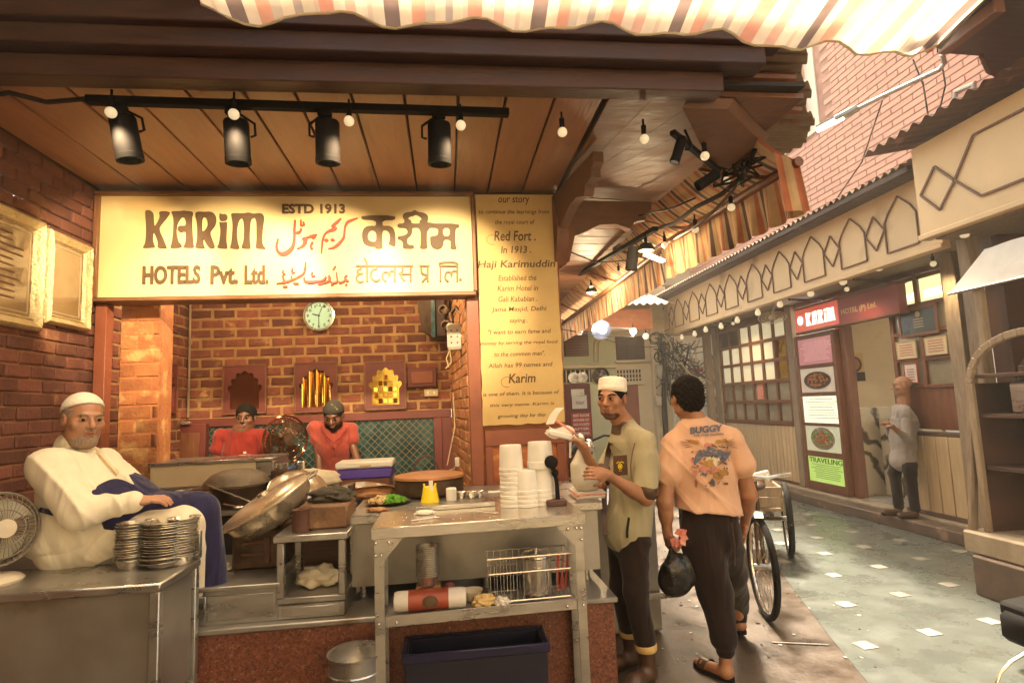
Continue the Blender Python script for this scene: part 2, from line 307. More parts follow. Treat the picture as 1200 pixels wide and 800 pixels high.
K['greyshirt'] = cloth_mat('grey_shirt', (.34, .30, .27), (.30, .26, .23), .4)
K['trouser'] = cloth_mat('black_trousers', (.026, .014, .011), (.016, .010, .008), .35, 4)
K['whitecap'] = mat('white_cap', (.8, .75, .64), (.74, .68, .56), 20, .9, .05, bump=.5, bscale=120)
K['patterncap'] = mat('dark_checked_cap', (.03, .028, .02), (.025, .02, .015), 40, .9, .05, bump=.3, spots=((.4, .38, .2), 30, .62))
K['leather'] = mat('brown_leather', (.09, .045, .025), (.05, .025, .015), 9, .35, .1, bump=.1)
K['bagblack'] = mat('black_plastic_bag', (.025, .022, .018), (.015, .013, .01), 6, .25, .08, bump=.8, bscale=22)
K['redflower'] = mat('red_print', (.62, .10, .07), (.7, .4, .3), 40, .5, .1)
K['signred'] = mat('red_backlit_acrylic', (.42, .06, .035), (.32, .04, .03), 1.5, .35, .05, bump=0, emis=.16, ecol=(.5, .06, .03))
K['lettlit'] = mat('lit_white_letters', (.9, .86, .74), None, 3, .4, .05, bump=0, emis=.35, ecol=(1, .95, .75))
K['redboard'] = mat('dim_red_board', (.30, .055, .05), (.24, .04, .04), 3, .5, .05)
K['blueink'] = mat('blue_print', (.07, .085, .13), (.13, .14, .19), 40, .85, .05, bump=0)
K['goldink'] = mat('mustard_print', (.42, .24, .06), (.28, .14, .04), 50, .85, .05, bump=0)
K['roseink'] = mat('rose_print', (.36, .10, .09), (.5, .24, .16), 50, .85, .05, bump=0)
K['redsign'] = mat('red_sign', (.5, .07, .05), None, 6, .5, .05)
K['greyframe'] = mat('pewter_frame', (.5, .44, .32), (.36, .3, .2), 8, .5, .1, metal=.3)
K['floorink'] = mat('dark_band', (.06, .04, .03), None, 5, .5, .1)
AWN = [(0, (.66, .50, .34)), (.07, (.40, .30, .24)), (.12, (.66, .52, .35)), (.19, (.60, .42, .30)), (.22, (.60, .26, .17)), (.32, (.66, .50, .35)), (.40, (.62, .34, .24)), (.47, (.68, .54, .38)), (.55, (.60, .42, .3)), (.58, (.66, .52, .36)), (.66, (.20, .135, .11)), (.76, (.66, .5, .34)), (.84, (.60, .28, .18)), (.93, (.5, .38, .28))]
AWN2 = [(0, (.52, .34, .17)), (.12, (.46, .2, .1)), (.2, (.5, .34, .17)), (.34, (.13, .075, .055)), (.5, (.52, .36, .2)), (.62, (.45, .16, .08)), (.8, (.5, .33, .16))]
K['awnx'] = stripes_mat('striped_awning', 0, AWN, .62, .8)
K['awny'] = stripes_mat('striped_valance', 1, AWN2, .22, .5)
# ------------------------------------------------------------ lettering
def fit(vs, x0, x1, z0, z1, P0, U, N):                  # flat mesh (x,y,z=depth) fitted in a rectangle on a plane
    vs = np.array(vs); mn = vs.min(0); mx = vs.max(0); s = vs.copy()
    a = (vs[:, 0]-mn[0])/max(1e-6, mx[0]-mn[0]); b = (vs[:, 1]-mn[1])/max(1e-6, mx[1]-mn[1])
    return P0+np.outer(x0+a*(x1-x0), U)+np.outer(z0+b*(z1-z0), V(0, 0, 1))+np.outer(vs[:, 2], N)
def textmesh(s, bold=0, ext=.003, shear=0):
    c = bpy.data.curves.new('t', 'FONT'); c.body = s; c.size = 1; c.offset = bold; c.extrude = ext; c.shear = shear; c.resolution_u = 3
    o = bpy.data.objects.new('t', c); COL.objects.link(o); bpy.context.view_layer.update()
    me = bpy.data.meshes.new_from_object(o.evaluated_get(bpy.context.evaluated_depsgraph_get()))
    vs = np.array([v.co[:] for v in me.vertices]); fs = [tuple(p.vertices) for p in me.polygons]
    bpy.data.objects.remove(o); bpy.data.curves.remove(c); bpy.data.meshes.remove(me); return vs, fs
def text(s, parent, m, P0, U, N, x0, x1, z0, z1, bold=0, ext=.003, shear=0, name='lettering'):
    vs, fs = textmesh(s, bold, ext, shear); q = fit(vs, x0, x1, z0, z1, np.array(P0, float), np.array(U, float), np.array(N, float))
    b = W[parent.name]; return put(name, mesh(name, q-b, fs, m, None, None), parent)
def shape(loops, parent, m, P0, U, Vv, N, ext=.006, name='lettering', off=0):     # filled outline with holes, own 2D units
    c = bpy.data.curves.new('s', 'CURVE'); c.dimensions = '2D'; c.fill_mode = 'BOTH'; c.extrude = .5
    for lp in loops:
        sp = c.splines.new('POLY'); sp.points.add(len(lp)-1); sp.use_cyclic_u = True
        for i, p in enumerate(lp): sp.points[i].co = (p[0], p[1], 0, 1)
    o = bpy.data.objects.new('s', c); COL.objects.link(o); bpy.context.view_layer.update()
    me = bpy.data.meshes.new_from_object(o.evaluated_get(bpy.context.evaluated_depsgraph_get()))
    vs = np.array([v.co[:] for v in me.vertices]); fs = [tuple(p.vertices) for p in me.polygons]
    bpy.data.objects.remove(o); bpy.data.curves.remove(c); bpy.data.meshes.remove(me)
    if len(vs) == 0: return None
    q = np.array(P0)+np.outer(vs[:, 0], U)+np.outer(vs[:, 1], Vv)+np.outer((vs[:, 2]+.5)*ext+off, N)
    return put(name, mesh(name, q-W[parent.name], fs, m, None, None), parent)
def rounded(lp, it=1):                                  # Chaikin corner cutting
    for _ in range(it):
        o = []
        for i in range(len(lp)):
            a, b = np.array(lp[i]), np.array(lp[(i+1) % len(lp)]); o += [tuple(a*.75+b*.25), tuple(a*.25+b*.75)]
        lp = o
    return lp
def ribbon(pts, w0=None):                               # (x,y[,w]) polyline -> outline polygon
    p = [(q[0], q[1], (q[2] if len(q) > 2 else w0)) for q in pts]; L = []; R = []
    q = []                                              # resample smoothly
    for i in range(len(p)-1):
        a = np.array(p[max(i-1, 0)]); b = np.array(p[i]); c = np.array(p[i+1]); d = np.array(p[min(i+2, len(p)-1)])
        for t in (0, .33, .66): q.append(.5*((2*b)+(-a+c)*t+(2*a-5*b+4*c-d)*t*t+(-a+3*b-3*c+d)*t**3))
    q.append(np.array(p[-1]))
    for i in range(len(q)):
        d = q[min(i+1, len(q)-1)][:2]-q[max(i-1, 0)][:2]; d = d/(np.linalg.norm(d)+1e-9); n = np.array([-d[1], d[0]]); wd = max(q[i][2], 1)/2
        L.append(tuple(q[i][:2]+n*wd)); R.append(tuple(q[i][:2]-n*wd))
    return L+R[::-1]

for k_ in ('hair', 'rubber', 'cable'): K[k_].node_tree.nodes['Principled BSDF'].inputs['Specular IOR Level'].default_value = .15
# ============================================================ GROUND
g = G(); g.add([(-60, -60, 0), (60, -60, 0), (60, 90, 0), (-60, 90, 0)], [(0, 1, 2, 3)]); struct('ground', g, K['asphalt'])
bl = [aZ(*p, 0)[:2] for p in ((1017, 800), (971, 744), (897, 647))]
d = unit(bl[2]-bl[1]); far = bl[2]+d*1.2
poly = [bl[0]-unit(bl[1]-bl[0])*1.5, bl[0], bl[1], bl[2], far, (far[0]+.1, 12.2), (5.16, 12.2), (5.16, 1.2)]
g = G(); g.prism([(p[0], p[1], 0.0) for p in poly], (0, 0, .004)); floor = struct('painted_pavement', g, K['tealfloor'])
tp = [(535, 665), (767, 618), (985, 578), (465, 517), (660, 482), (838, 446), (422, 412), (585, 381), (738, 353), (878, 325), (390, 334), (531, 310), (662, 286), (238, 362), (230, 297), (362, 277), (488, 255), (220, 248), (345, 231), (328, 192)]
tile = None
for i, (a, b) in enumerate(tp):
    c = aZ(840+a/3.078, 540+b/3.078, .004)
    if tile is None:
        g = G(); g.obox((0, 0, .002), (.054, .0, 0), (0, .054, 0), (0, 0, .002), .001); tile = mesh('tile', g.v, g.f, K['floortile'])
    o = put('tile', tile, floor, (c[0], c[1], .0045)); o.rotation_euler[2] = math.radians(6+random.uniform(-2, 2))
g = G(); a = aZ(905, 752, .006); b = aZ(971, 755, .006); g.tube([a, b], .006, 6)
setp(obj('metal_rod', g, K['chrome']), 'thin steel strip lying across the brown paving behind the walking man', 'metal strip')
# kerb and entrance step of the right side
g = G(); g.box(5.13, 5.36, 4.35, 12.2, 0, .13, .012); struct('kerb', g, K['stonedark'])
g = G(); g.box(5.361, 9.5, 4.35, 12.2, 0, .155, .008); struct('entrance_platform', g, K['stone'])

# ============================================================ BRICK WALLS
def brickmeshes(L, H, T, n=4, rough=.004):
    out = []
    for i in range(n):
        g = G(); g.obox((0, 0, 0), (L/2, 0, 0), (0, T/2, 0), (0, 0, H/2), .006)
        vs = [(x+random.uniform(-rough, rough), y+random.uniform(-rough/2, rough/2), z+random.uniform(-rough, rough)) for x, y, z in g.v]
        out.append((vs, g.f))
    return out
def brickwall(label, P0, U, N, length, z0, z1, bl, bh, gap, mm, mb, thick=.12, holes=(), cat='wall', name='brick_wall', proud=.012, maxn=300, wedge=.002, bname='brick'):
    P0 = np.array(P0, float); U = unit(U); N = unit(N); ang = math.atan2(U[1], U[0])
    g = G(); g.obox(P0+U*length/2-N*thick/2+V(0, 0, (z1-z0)/2+0), U*length/2, N*thick/2, (0, 0, (z1-z0)/2))
    wl = setp(obj(name, g, mm, base=P0), label, cat)
    meshes = [mesh(bname, v, f, mb) for v, f in brickmeshes(bl-gap, bh-gap, .04, 4, wedge)]
    cells = []; r = 0; z = z0+bh/2
    while z < z1:
        u = -bl/2*(r % 2)+bl/2
        while u < length+bl/2:
            a, b = max(u-bl/2+gap/2, 0), min(u+bl/2-gap/2, length)
            if b-a > .03 and not any(a < hx1 and b > hx0 and z+bh/2 > hz0+.01 and z-bh/2 < hz1-.01 for hx0, hx1, hz0, hz1 in holes): cells.append(((a+b)/2, z, b-a))
            u += bl
        z += bh; r += 1
    def key(c):
        p = P0+U*c[0]; p[2] = c[1]; q = p-CAM; w_ = q@cf
        if w_ <= .3: return 1e6
        x = F*(q@cr)/w_; y = F*(q@cu)/w_
        return w_ + (1e5 if abs(x) > 640 or abs(y) > 430 else 0)
    cells.sort(key=key); rest = G()
    for i, (u, z, wd) in enumerate(cells):
        p = P0+U*u+N*(proud-.02+random.uniform(-.003, .004)); p[2] = z
        if i < maxn:
            o = put(bname, random.choice(meshes), wl, p); o.rotation_euler = (0, random.uniform(-.012, .012), ang+random.uniform(-.012, .012)); o.scale = (wd/(bl-gap), 1, 1)
        else: rest.obox(p, U*wd/2, N*.02, V(0, 0, (bh-gap)/2))
    if rest.v: setp(obj(bname+'work', rest, mb, wl), kind='stuff')
    return wl
XL = -2.41
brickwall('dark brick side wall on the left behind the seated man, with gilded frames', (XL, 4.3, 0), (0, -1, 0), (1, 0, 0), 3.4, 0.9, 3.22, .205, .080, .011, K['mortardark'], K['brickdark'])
KY = 6.0
nz = lambda x0, y0, x1, y1: (aY(x0, y0, KY)[0], aY(x1, y1, KY)[0], aY(x1, y1, KY)[2], aY(x0, y0, KY)[2])
N3 = [nz(264, 429, 313, 483), nz(347, 426, 396, 481), nz(428, 425, 476, 478)]
brickwall('red brick back wall of the kitchen with thick ochre joints, under the clock', (-2.5, KY, 1.58), (1, 0, 0), (0, -1, 0), 2.56, 1.58, 3.0, .222, .098, .026, K['mortar'], K['brick'], proud=.008, wedge=.005)
brickwall('narrow brick side wall at the left end of the kitchen', (-2.5, KY, 1.0), (0, -1, 0), (1, 0, 0), 1.6, 1.0, 3.0, .222, .098, .022, K['mortar'], K['brick'], proud=.008, wedge=.005)
brickwall('worn brick pier at the left jamb of the kitchen opening', (-2.30, 4.42, .6), (1, 0, 0), (0, -1, 0), .262, .6, 3.0, .22, .1, .008, K['smear'], K['smear'], .2, proud=.004)
pa, pb = V(.06, 5.98, .9), V(.17, 4.40, .9)
brickwall('flaking brick side wall at the right of the kitchen opening', pa, pb-pa, (-1, -.07, 0), 1.58, .9, 3.0, .2, .085, .012, K['mortar'], K['smear'], .08, proud=.006, wedge=.005)
g = G(); g.box(-2.6, .1, 4.4, 6.1, 3.0, 3.1); setp(obj('kitchen_ceiling', g, K['darkwood']), kind='structure')
g = G(); g.box(-2.7, .93, 4.62, 6.3, 0, .06); struct('kitchen_floor', g, K['stonedark'])
g = G(); g.tube([(-2.475, 5.965, 1.6), (-2.475, 5.965, 3.0)], .011, 8); setp(obj('conduit', g, K['greywood']), 'thin vertical conduit in the left corner of the brick kitchen', 'conduit')

# dado of teal tiles under a gold lattice
g = G(); g.box(-2.5, .1, KY-.03, KY+.1, .06, 1.5)
td = setp(obj('tiled_dado', g, K['teal']), 'dark teal tiled dado with gold diamond lattice along the kitchen wall', 'tiled dado')
g = G(); s = .075
k = -12
while k < 46:
    x = -2.5+k*s
    for sg in (1, -1):
        xa, xb = (x, x+.65) if sg > 0 else (x+.65, x); za, zb = .86, 1.5
        pts = []
        for t in np.linspace(0, 1, 2): pts.append((xa+(xb-xa)*t, za+(zb-za)*t))
        (xa, za), (xb, zb) = pts
        def clip(xa, za, xb, zb, X, keepless):
            if keepless:
                if xa > X and xb > X: return None
                if xb > X: za2 = za+(zb-za)*(X-xa)/(xb-xa); return xa, za, X, za2
                if xa > X: za2 = za+(zb-za)*(X-xa)/(xb-xa); return X, za2, xb, zb
            else:
                if xa < X and xb < X: return None
                if xb < X: z2 = za+(zb-za)*(X-xa)/(xb-xa); return xa, za, X, z2
                if xa < X: z2 = za+(zb-za)*(X-xa)/(xb-xa); return X, z2, xb, zb
            return xa, za, xb, zb
        q = clip(xa, za, xb, zb, -.14, True); q = q and clip(*q, -2.32, False)
        if q and abs(q[0]-q[2]) > .02: g.bar((q[0], KY-.033-.002*sg, q[1]), (q[2], KY-.033-.002*sg, q[3]), .006, .006)
    k += 1
setp(obj('lattice', g, K['grout'], td), kind='stuff')
g = G(); g.box(-2.5, .05, KY-.06, KY+.0, 1.50, 1.58, .006); setp(obj('dado_rail', g, K['maroon']), 'maroon wooden rail between the brick wall and the teal tiles', 'rail')
x0 = aY(512, 500, KY-.05)[0]; g = G(); g.box(x0-.03, x0+.05, KY-.08, KY-.035, .85, 1.5, .004); g.box(x0+.05, .06, KY-.06, KY-.035, .85, 1.5)
setp(obj('corner_post', g, K['maroon']), 'maroon post closing the right end of the teal tiled dado', 'post')
a = aY(200, 498, 5.9); b = aY(242, 545, 5.9)
t = thing('low_cupboard', 'dark maroon cupboard door beside the left teal tiles', 'cupboard', ((a[0]+b[0])/2, 5.9, b[2]))
g = G(); g.box(a[0], b[0], 5.86, 5.95, .9, a[2], .004); obj('carcass', g, K['maroon'], t)
g = G(); g.box(a[0]+.05, b[0]-.05, 5.85, 5.862, 1.0, a[2]-.08, .004); obj('door', g, K['brownwood'], t)
g = G(); g.box(a[0]+.12, b[0]-.12, 5.80, 5.86, a[2]+.002, a[2]+.03, .005); obj('tray', g, K['chrome'], t)

# niches
def arch_pts(w_, h, base=0, n=5):       # cusped arch outline centred on 0
    pts = [(-w_*.46, base), (-w_*.46, base+h*.42), (-w_*.5, base+h*.46)]
    lob = [(-.47, .55), (-.36, .72), (-.2, .86)]
    for cx, cy in lob:
        for k in range(5):
            a = math.radians(200-k*38); pts.append((cx*w_+.085*w_*math.cos(a), base+cy*h+.075*h*math.sin(a)))
    pts += [(0, base+h)]
    r = [(-x, y) for x, y in pts[:-1]][::-1]
    return pts+r
def niche(rect, label, mm, Y=KY, P0=None, U=V(1, 0, 0), N=V(0, -1, 0), m2=None):
    x0, x1, z0, z1 = rect; P0 = V(0, Y-.012, 0) if P0 is None else P0
    c = P0+U*(x0+x1)/2; c[2] = z0
    t = thing('arched_niche_panel', label, 'wall panel', c); w_, h = x1-x0, z1-z0
    hole = [((x0+x1)/2+x, z0+y) for x, y in arch_pts(w_*.74, h*.8, h*.09)]
    shape([[(x0, z0), (x1, z0), (x1, z1), (x0, z1)], hole], t, K['maroon'], P0, U, V(0, 0, 1), N, .035, 'frame')
    shape([[(x0+.012, z0+.012), (x1-.012, z0+.012), (x1-.012, z1-.012), (x0+.012, z1-.012)]], t, mm, P0, U, V(0, 0, 1), N, .008, 'mirror')
    g = G()
    for a, b in (((x0, z0), (x1, z0)), ((x1, z0), (x1, z1)), ((x1, z1), (x0, z1)), ((x0, z1), (x0, z0))):
        A = P0+U*a[0]+N*.036; A[2] = a[1]; B = P0+U*b[0]+N*.036; B[2] = b[1]; g.bar(A, B, .014, .014, N)
    obj('edging', g, K['brownwood'], t)
    return t, P0
niche(N3[0], 'maroon arched niche panel with dark glass, leftmost on the back wall', K['mirrordark'])
t, p0 = niche(N3[1], 'maroon arched niche panel with vertical gold strips, under the clock', K['mirrordark'])
x0, x1, z0, z1 = N3[1]; w_ = x1-x0
hs = [.62, .78, .86, .96, .84, .7, .82, .6]
for i in range(8):
    g = G(); xa = x0+w_*(.15+.088*i); g.obox((xa+w_*.04, KY-.028, z0+.03+(z1-z0)*(.06+hs[i])/2), (w_*.036, 0.006*(-1)**i, 0), (0, .004, 0), (0, 0, (z1-z0)*hs[i]/2), .002); obj('strip', g, K['mirror'], t)
t, p0 = niche(N3[2], 'maroon arched niche panel with gold relief, rightmost on the back wall', K['mirror'])
x0, x1, z0, z1 = N3[2]; w_ = x1-x0; h = z1-z0
for i in range(5):
    for j in range(5-abs(i-2)):
        g = G(); g.obox((x0+w_*(.26+.12*i), KY-.027, z0+h*(.17+.125*j)), (w_*.052, random.uniform(-.006, .006), 0), (0, .006, 0), (0, 0, h*.052), .003); obj('relief_block', g, K['mirror'], t)
y0 = aX(176, 450, -2.49)[1]; y1 = aX(202, 450, -2.49)[1]
t, _ = niche((-y1, -y0, aX(190, 483, -2.49)[2], aX(190, 425, -2.49)[2]), 'maroon arched niche panel on the left side wall with a glowing lamp reflection', K['mirrordark'], P0=V(-2.482, 0, 0), U=V(0, -1, 0), N=V(1, 0, 0))
g = G(); p = aX(183, 477, -2.43); g.ball(p, (.02, .03, .03)); obj('lamp_reflection', g, K['bulblit'], t)  # glowing ball stands in for a lamp's reflection in the niche
a = aY(477, 431, 5.97); b = aY(512, 453, 5.97)
t = thing('maroon_plaque', 'maroon rectangular plaque right of the gold niche', 'plaque', (a[0], 5.97, b[2]))
g = G(); g.box(a[0], b[0], 5.95, 5.985, b[2], a[2], .008); obj('board', g, K['maroon'], t)
g = G(); g.box(a[0]+.04, b[0]-.04, 5.94, 5.951, b[2]+.04, a[2]-.04, .01); obj('raised_panel', g, K['redpaint'], t)
a = aY(497, 456, 5.97); b = aY(514, 464, 5.97)
t = thing('switch_plate', 'small steel switch plate under the maroon plaque', 'switch', (a[0], 5.97, b[2]))
g = G(); g.box(a[0], b[0], 5.95, 5.985, b[2], a[2], .006); obj('plate', g, K['gold'], t)
for k in range(2): g = G(); g.box(a[0]+.03+.06*k, a[0]+.055+.06*k, 5.943, 5.951, b[2]+.02, a[2]-.02, .003); obj('switch_rocker', g, K['white'], t)

# clock
c = aY(374, 370, 5.93); R = .142
t = thing('wall_clock', 'round wall clock with a pale green dial on the kitchen bricks', 'clock', c)
g = G(); g.lathe([(R, -.03), (R+.012, -.01), (R+.012, .015), (R-.004, .02), (R-.012, .01), (0.0001, .01)], c, 40, (0, -1, 0)); obj('rim', g, K['chrome'], t)
g = G(); g.lathe([(R-.012, .008), (R-.012, .012), (.0001, .0121)], c, 40, (0, -1, 0)); obj('dial', g, mat('clock_dial', (.40, .70, .62), (.36, .64, .56), 3, .4, .05, bump=0), t)
for k in range(12):
    a = math.radians(90-30*(k+1)); cx, cz = c[0]+math.cos(a)*.108, c[2]+math.sin(a)*.108; wn = .011*(2 if k > 8 else 1)
    text(str(k+1), t, K['ink'], (0, c[1]-.0135, 0), (1, 0, 0), (0, -1, 0), cx-wn, cx+wn, cz-.015, cz+.015, .02, .002, name='numeral')
for an, ln, wd, nm in ((90-285, .065, .010, 'hour_hand'), (90-180, .1, .006, 'minute_hand'), (90-20, .1, .003, 'second_hand')):
    a = math.radians(an); g = G(); g.bar((c[0]-.012*math.cos(a), c[1]-.017, c[2]-.012*math.sin(a)), (c[0]+ln*math.cos(a), c[1]-.017, c[2]+ln*math.sin(a)), .003, wd); obj(nm, g, K['black'], t)

# jamb posts and pillar behind the story panel
g = G(); g.box(-2.385, -2.31, 4.25, 4.34, .55, 2.405, .004); setp(obj('red_post', g, K['redpaint']), 'red painted post at the left jamb, behind the seated man', 'post')
g = G(); g.box(.172, .262, 4.27, 4.40, .55, 2.405, .004); setp(obj('red_post', g, K['redpaint']), 'red painted post between the kitchen opening and the story panel', 'post')
t = thing('shop_pillar', 'orange brown panelled pillar carrying the story panel', 'pillar', (.57, 4.6, .58))
g = G(); g.box(.262, .88, 4.325, 5.2, .58, 3.21); obj('core', g, K['panelwood'], t)
g = G(); g.box(.275, .872, 4.30, 4.326, 1.30, 1.42, .006); g.box(.275, .33, 4.30, 4.326, .6, 1.30, .006); g.box(.81, .872, 4.30, 4.326, .6, 1.30, .006); g.box(.33, .81, 4.302, 4.326, 1.0, 1.05, .006); obj('panel_frame', g, K['redpaint'], t)
g = G(); g.box(.88, .95, 4.6, 11.2, .0, 3.21); setp(obj('shop_side_wall', g, K['redpaint']), 'red side wall of the shop running down the alley', 'wall')

# ============================================================ MAIN SIGN
SY = 4.22
tl, tr, bl_, br = aY(118, 226, SY), aY(552, 229, SY), aY(115, 347, SY), aY(556, 347, SY)
SX0, SX1, SZ0, SZ1 = -2.355, .225, 2.437, 3.165
t = sign = thing('shop_sign', 'long cream signboard with brown and red lettering over the kitchen opening', 'sign', ((SX0+SX1)/2, SY, SZ0))
g = G(); g.box(SX0, SX1, SY, SY+.14, SZ0, SZ1); obj('sign_box', g, K['signface'], t)
for (a, b, c_, d_) in ((SX0-.035, SX1+.02, SZ0-.03, SZ0+.002), (SX0-.035, SX1+.02, SZ1-.002, SZ1+.03)): g = G(); g.box(a, b, SY-.03, SY+.15, c_, d_, .008); obj('frame_rail', g, K['signtrim'], t)
for a, b in ((SX0-.035, SX0+.0), (SX1-.0, SX1+.03)): g = G(); g.box(a, b, SY-.028, SY+.15, SZ0+.002, SZ1-.002, .006); obj('frame_stile', g, K['signtrim'], t)
U, Vz, Nn = V(1, 0, 0), V(0, 0, 1), V(0, -1, 0); PS = V(0, SY-.001, 0)
def S(lp, ox, oy, sc_): return [tuple(aY(ox+x/sc_, oy+y/sc_, SY)[[0, 2]]) for x, y, *_ in lp]
cnt = [0]
def sh(loops, ox, oy, sc_, m=None, ch=1, name='letter'):
    cnt[0] += 1
    shape([rounded(S(l, ox, oy, sc_), ch) for l in loops], sign, m or K['ink'], PS, U, Vz, Nn, .012+.0002*cnt[0], name)
k_ = (160, 235, 7.275)
sh([[(80,95),(95,85),(125,88),(148,110),(148,165),(155,225),(170,215),(195,170),(205,140),(195,95),(285,97),(282,120),(255,160),(215,205),(198,235),(200,260),(225,315),(262,405),(255,412),(185,408),(190,375),(185,340),(165,295),(150,265),(142,300),(142,340),(155,385),(162,405),(62,408),(62,400),(80,370),(88,300),(90,220),(82,150)]], *k_)
sh([[(300,100),(330,95),(395,95),(410,88),(430,95),(480,97),(485,115),(475,150),(478,250),(485,350),(492,400),(485,408),(408,405),(408,395),(425,360),(428,300),(425,270),(400,270),(385,278),(362,265),(355,240),(365,222),(385,218),(405,220),(428,215),(425,170),(410,148),(385,145),(362,180),(348,215),(342,260),(350,320),(362,355),(388,380),(385,405),(298,410),(295,400),(308,360),(318,300),(320,250),(322,170),(315,130)]], *k_)
sh([[(508,105),(545,98),(590,102),(630,97),(665,110),(680,140),(685,170),(672,220),(645,250),(630,275),(640,310),(655,350),(668,385),(668,402),(650,413),(625,408),(608,385),(585,345),(575,320),(570,345),(572,380),(588,405),(580,413),(505,408),(510,385),(522,340),(525,250),(520,180),(508,140)], [(565,145),(590,142),(610,165),(615,210),(600,245),(575,268),(562,262),(560,200)]], *k_)
sh([[(712,108),(735,122),(760,118),(778,130),(775,172),(735,180),(712,172)]], *k_)
sh([[(712,184),(735,192),(775,184),(775,200),(770,280),(768,350),(778,400),(770,415),(695,408),(692,398),(708,370),(718,310),(722,250),(715,215)]], *k_)
sh([[(810,115),(845,112),(920,115),(960,105),(1000,118),(1050,110),(1080,118),(1090,145),(1085,200),(1075,280),(1072,350),(1085,390),(1105,408),(1100,418),(1020,412),(1022,390),(1028,340),(1028,250),(1025,180),(1010,148),(990,152),(975,175),(968,250),(965,330),(975,400),(970,415),(905,410),(900,400),(918,350),(922,280),(920,200),(908,155),(890,155),(872,180),(860,230),(858,300),(865,360),(882,405),(872,418),(805,410),(802,402),(815,360),(822,280),(825,200),(815,150)]], *k_)
def stext(s, x0, y0, x1, y1, m=None, bold=.03):
    a = aY(x0, y1, SY); b = aY(x1, y0, SY); text(s, sign, m or K['ink'], PS, U, Nn, a[0], b[0], a[2], b[2], bold, .012)
stext('HOTELS', 167.5, 311, 235.5, 333.5); stext('Pvt.', 247, 311, 279.5, 333.5); stext('Ltd.', 287, 311, 315, 333.5); stext('ESTD 1913', 331, 239.5, 404.5, 250.8)
h_ = (410, 240, 7.62)
sh([[(105,100),(405,100),(405,138),(292,138),(290,195),(350,190),(390,210),(408,260),(410,372),(385,372),(340,350),(355,335),(362,290),(350,245),(320,228),(290,235),(288,330),(295,395),(225,395),(235,378),(170,375),(125,350),(110,300),(112,240),(140,200),(190,190),(235,195),(235,138),(105,138)], [(238,250),(200,228),(168,245),(158,285),(170,320),(205,335),(238,330)]], *h_, ch=1)
sh([[(428,172),(485,172),(490,140),(472,110),(480,85),(510,72),(555,68),(580,50),(610,68),(660,75),(695,95),(702,125),(690,172),(975,172),(975,208),(945,208),(940,300),(945,370),(958,398),(895,398),(900,360),(898,315),(840,312),(835,360),(815,390),(780,400),(745,390),(722,360),(718,320),(718,285),(780,280),(790,250),(785,208),(692,208),(688,350),(697,395),(622,395),(636,350),(632,208),(555,208),(560,240),(545,280),(515,300),(510,330),(525,362),(572,362),(575,395),(475,395),(478,360),(468,320),(430,312),(430,285),(480,280),(515,262),(518,240),(505,208),(428,208)],
    [(550,172),(550,145),(520,130),(530,110),(570,100),(590,90),(615,102),(640,120),(640,140),(620,148),(628,172)], [(832,208),(832,285),(892,285),(892,208)]], *h_, ch=1)
def strokes(lst, ox, oy, sc_, m, w0=16, name='letter'):
    for q in lst: cnt[0] += 1; shape([S(ribbon(q, w0), ox, oy, sc_)], sign, m, PS, U, Vz, Nn, .010+.0002*cnt[0], name)
K['inkpale'] = mat('faded_brown_lettering', (.17, .11, .05), (.13, .085, .04), 10, .6, .05, bump=0)
strokes([[(52,548),(300,548),(568,548)], [(100,548),(98,575),(72,588),(70,608),(100,618),(122,612)], [(90,618),(62,645),(66,678),(95,692),(128,682)], [(155,548),(155,690)], [(156,545),(150,512),(128,478)],
    [(240,552),(238,575),(205,585),(190,615),(194,655),(222,680),(255,678),(268,662)], [(402,552),(402,690)], [(402,602),(375,592),(356,610),(352,642)], [(352,622),(330,602),(305,606),(292,635),(300,668),(325,688)],
    [(545,552),(545,690)], [(462,552),(474,585),(458,610),(435,618)], [(452,612),(462,650),(492,684)], [(468,622),(505,620),(545,622)],
    [(622,548),(715,548)], [(697,552),(697,690)], [(640,552),(640,600),(665,625),(697,625)], [(694,640),(670,665),(648,692)],
    [(795,548),(968,548)], [(808,552),(808,690)], [(806,545),(800,525),(850,517),(930,517),(958,528),(964,545)], [(958,552),(958,690)], [(956,602),(928,592),(910,610),(906,640)], [(906,622),(888,602),(864,606),(850,635),(856,668),(880,688)], [(975,668),(998,670)]], *h_, K['inkpale'], 17)
u_ = (315, 230, 6.955)
def strokew(lst, m): strokes([[(a, b, c+3) for a, b, c in q] for q in lst], *u_, m, name='letter')
strokew([[(728,183,6),(690,195,12),(645,215,20),(625,250,15),(618,300,14),(610,345,16),(575,390,22),(545,415,20),(520,425,14),(486,432,6)], [(455,362,6),(472,362,26),(490,362,6)], [(505,360,6),(522,360,26),(540,360,6)],
    [(592,183,6),(565,210,18),(530,240,20),(515,255,14)], [(520,250,14),(548,262,22),(520,280,24),(485,292,16),(455,320,11),(440,370,12),(435,420,10),(431,468,5)],
    [(218,198,10),(212,280,14),(212,350,16),(200,410,22),(165,455,32),(115,475,30),(78,452,20),(66,410,13),(80,348,6)], [(214,300,10),(240,303,20),(262,285,14),(266,262,8)], [(266,195,7),(264,245,8)], [(262,246,9),(290,238,12),(284,212,7)],
    [(275,355,10),(300,350,26),(298,380,26),(278,412,18),(232,433,5)], [(300,345,14),(340,335,14),(372,322,14),(396,318,10)], [(340,320,10),(362,345,12),(385,330,10)], [(362,375,14),(345,408,12),(350,432,12),(366,426,6)]], K['inkred'])
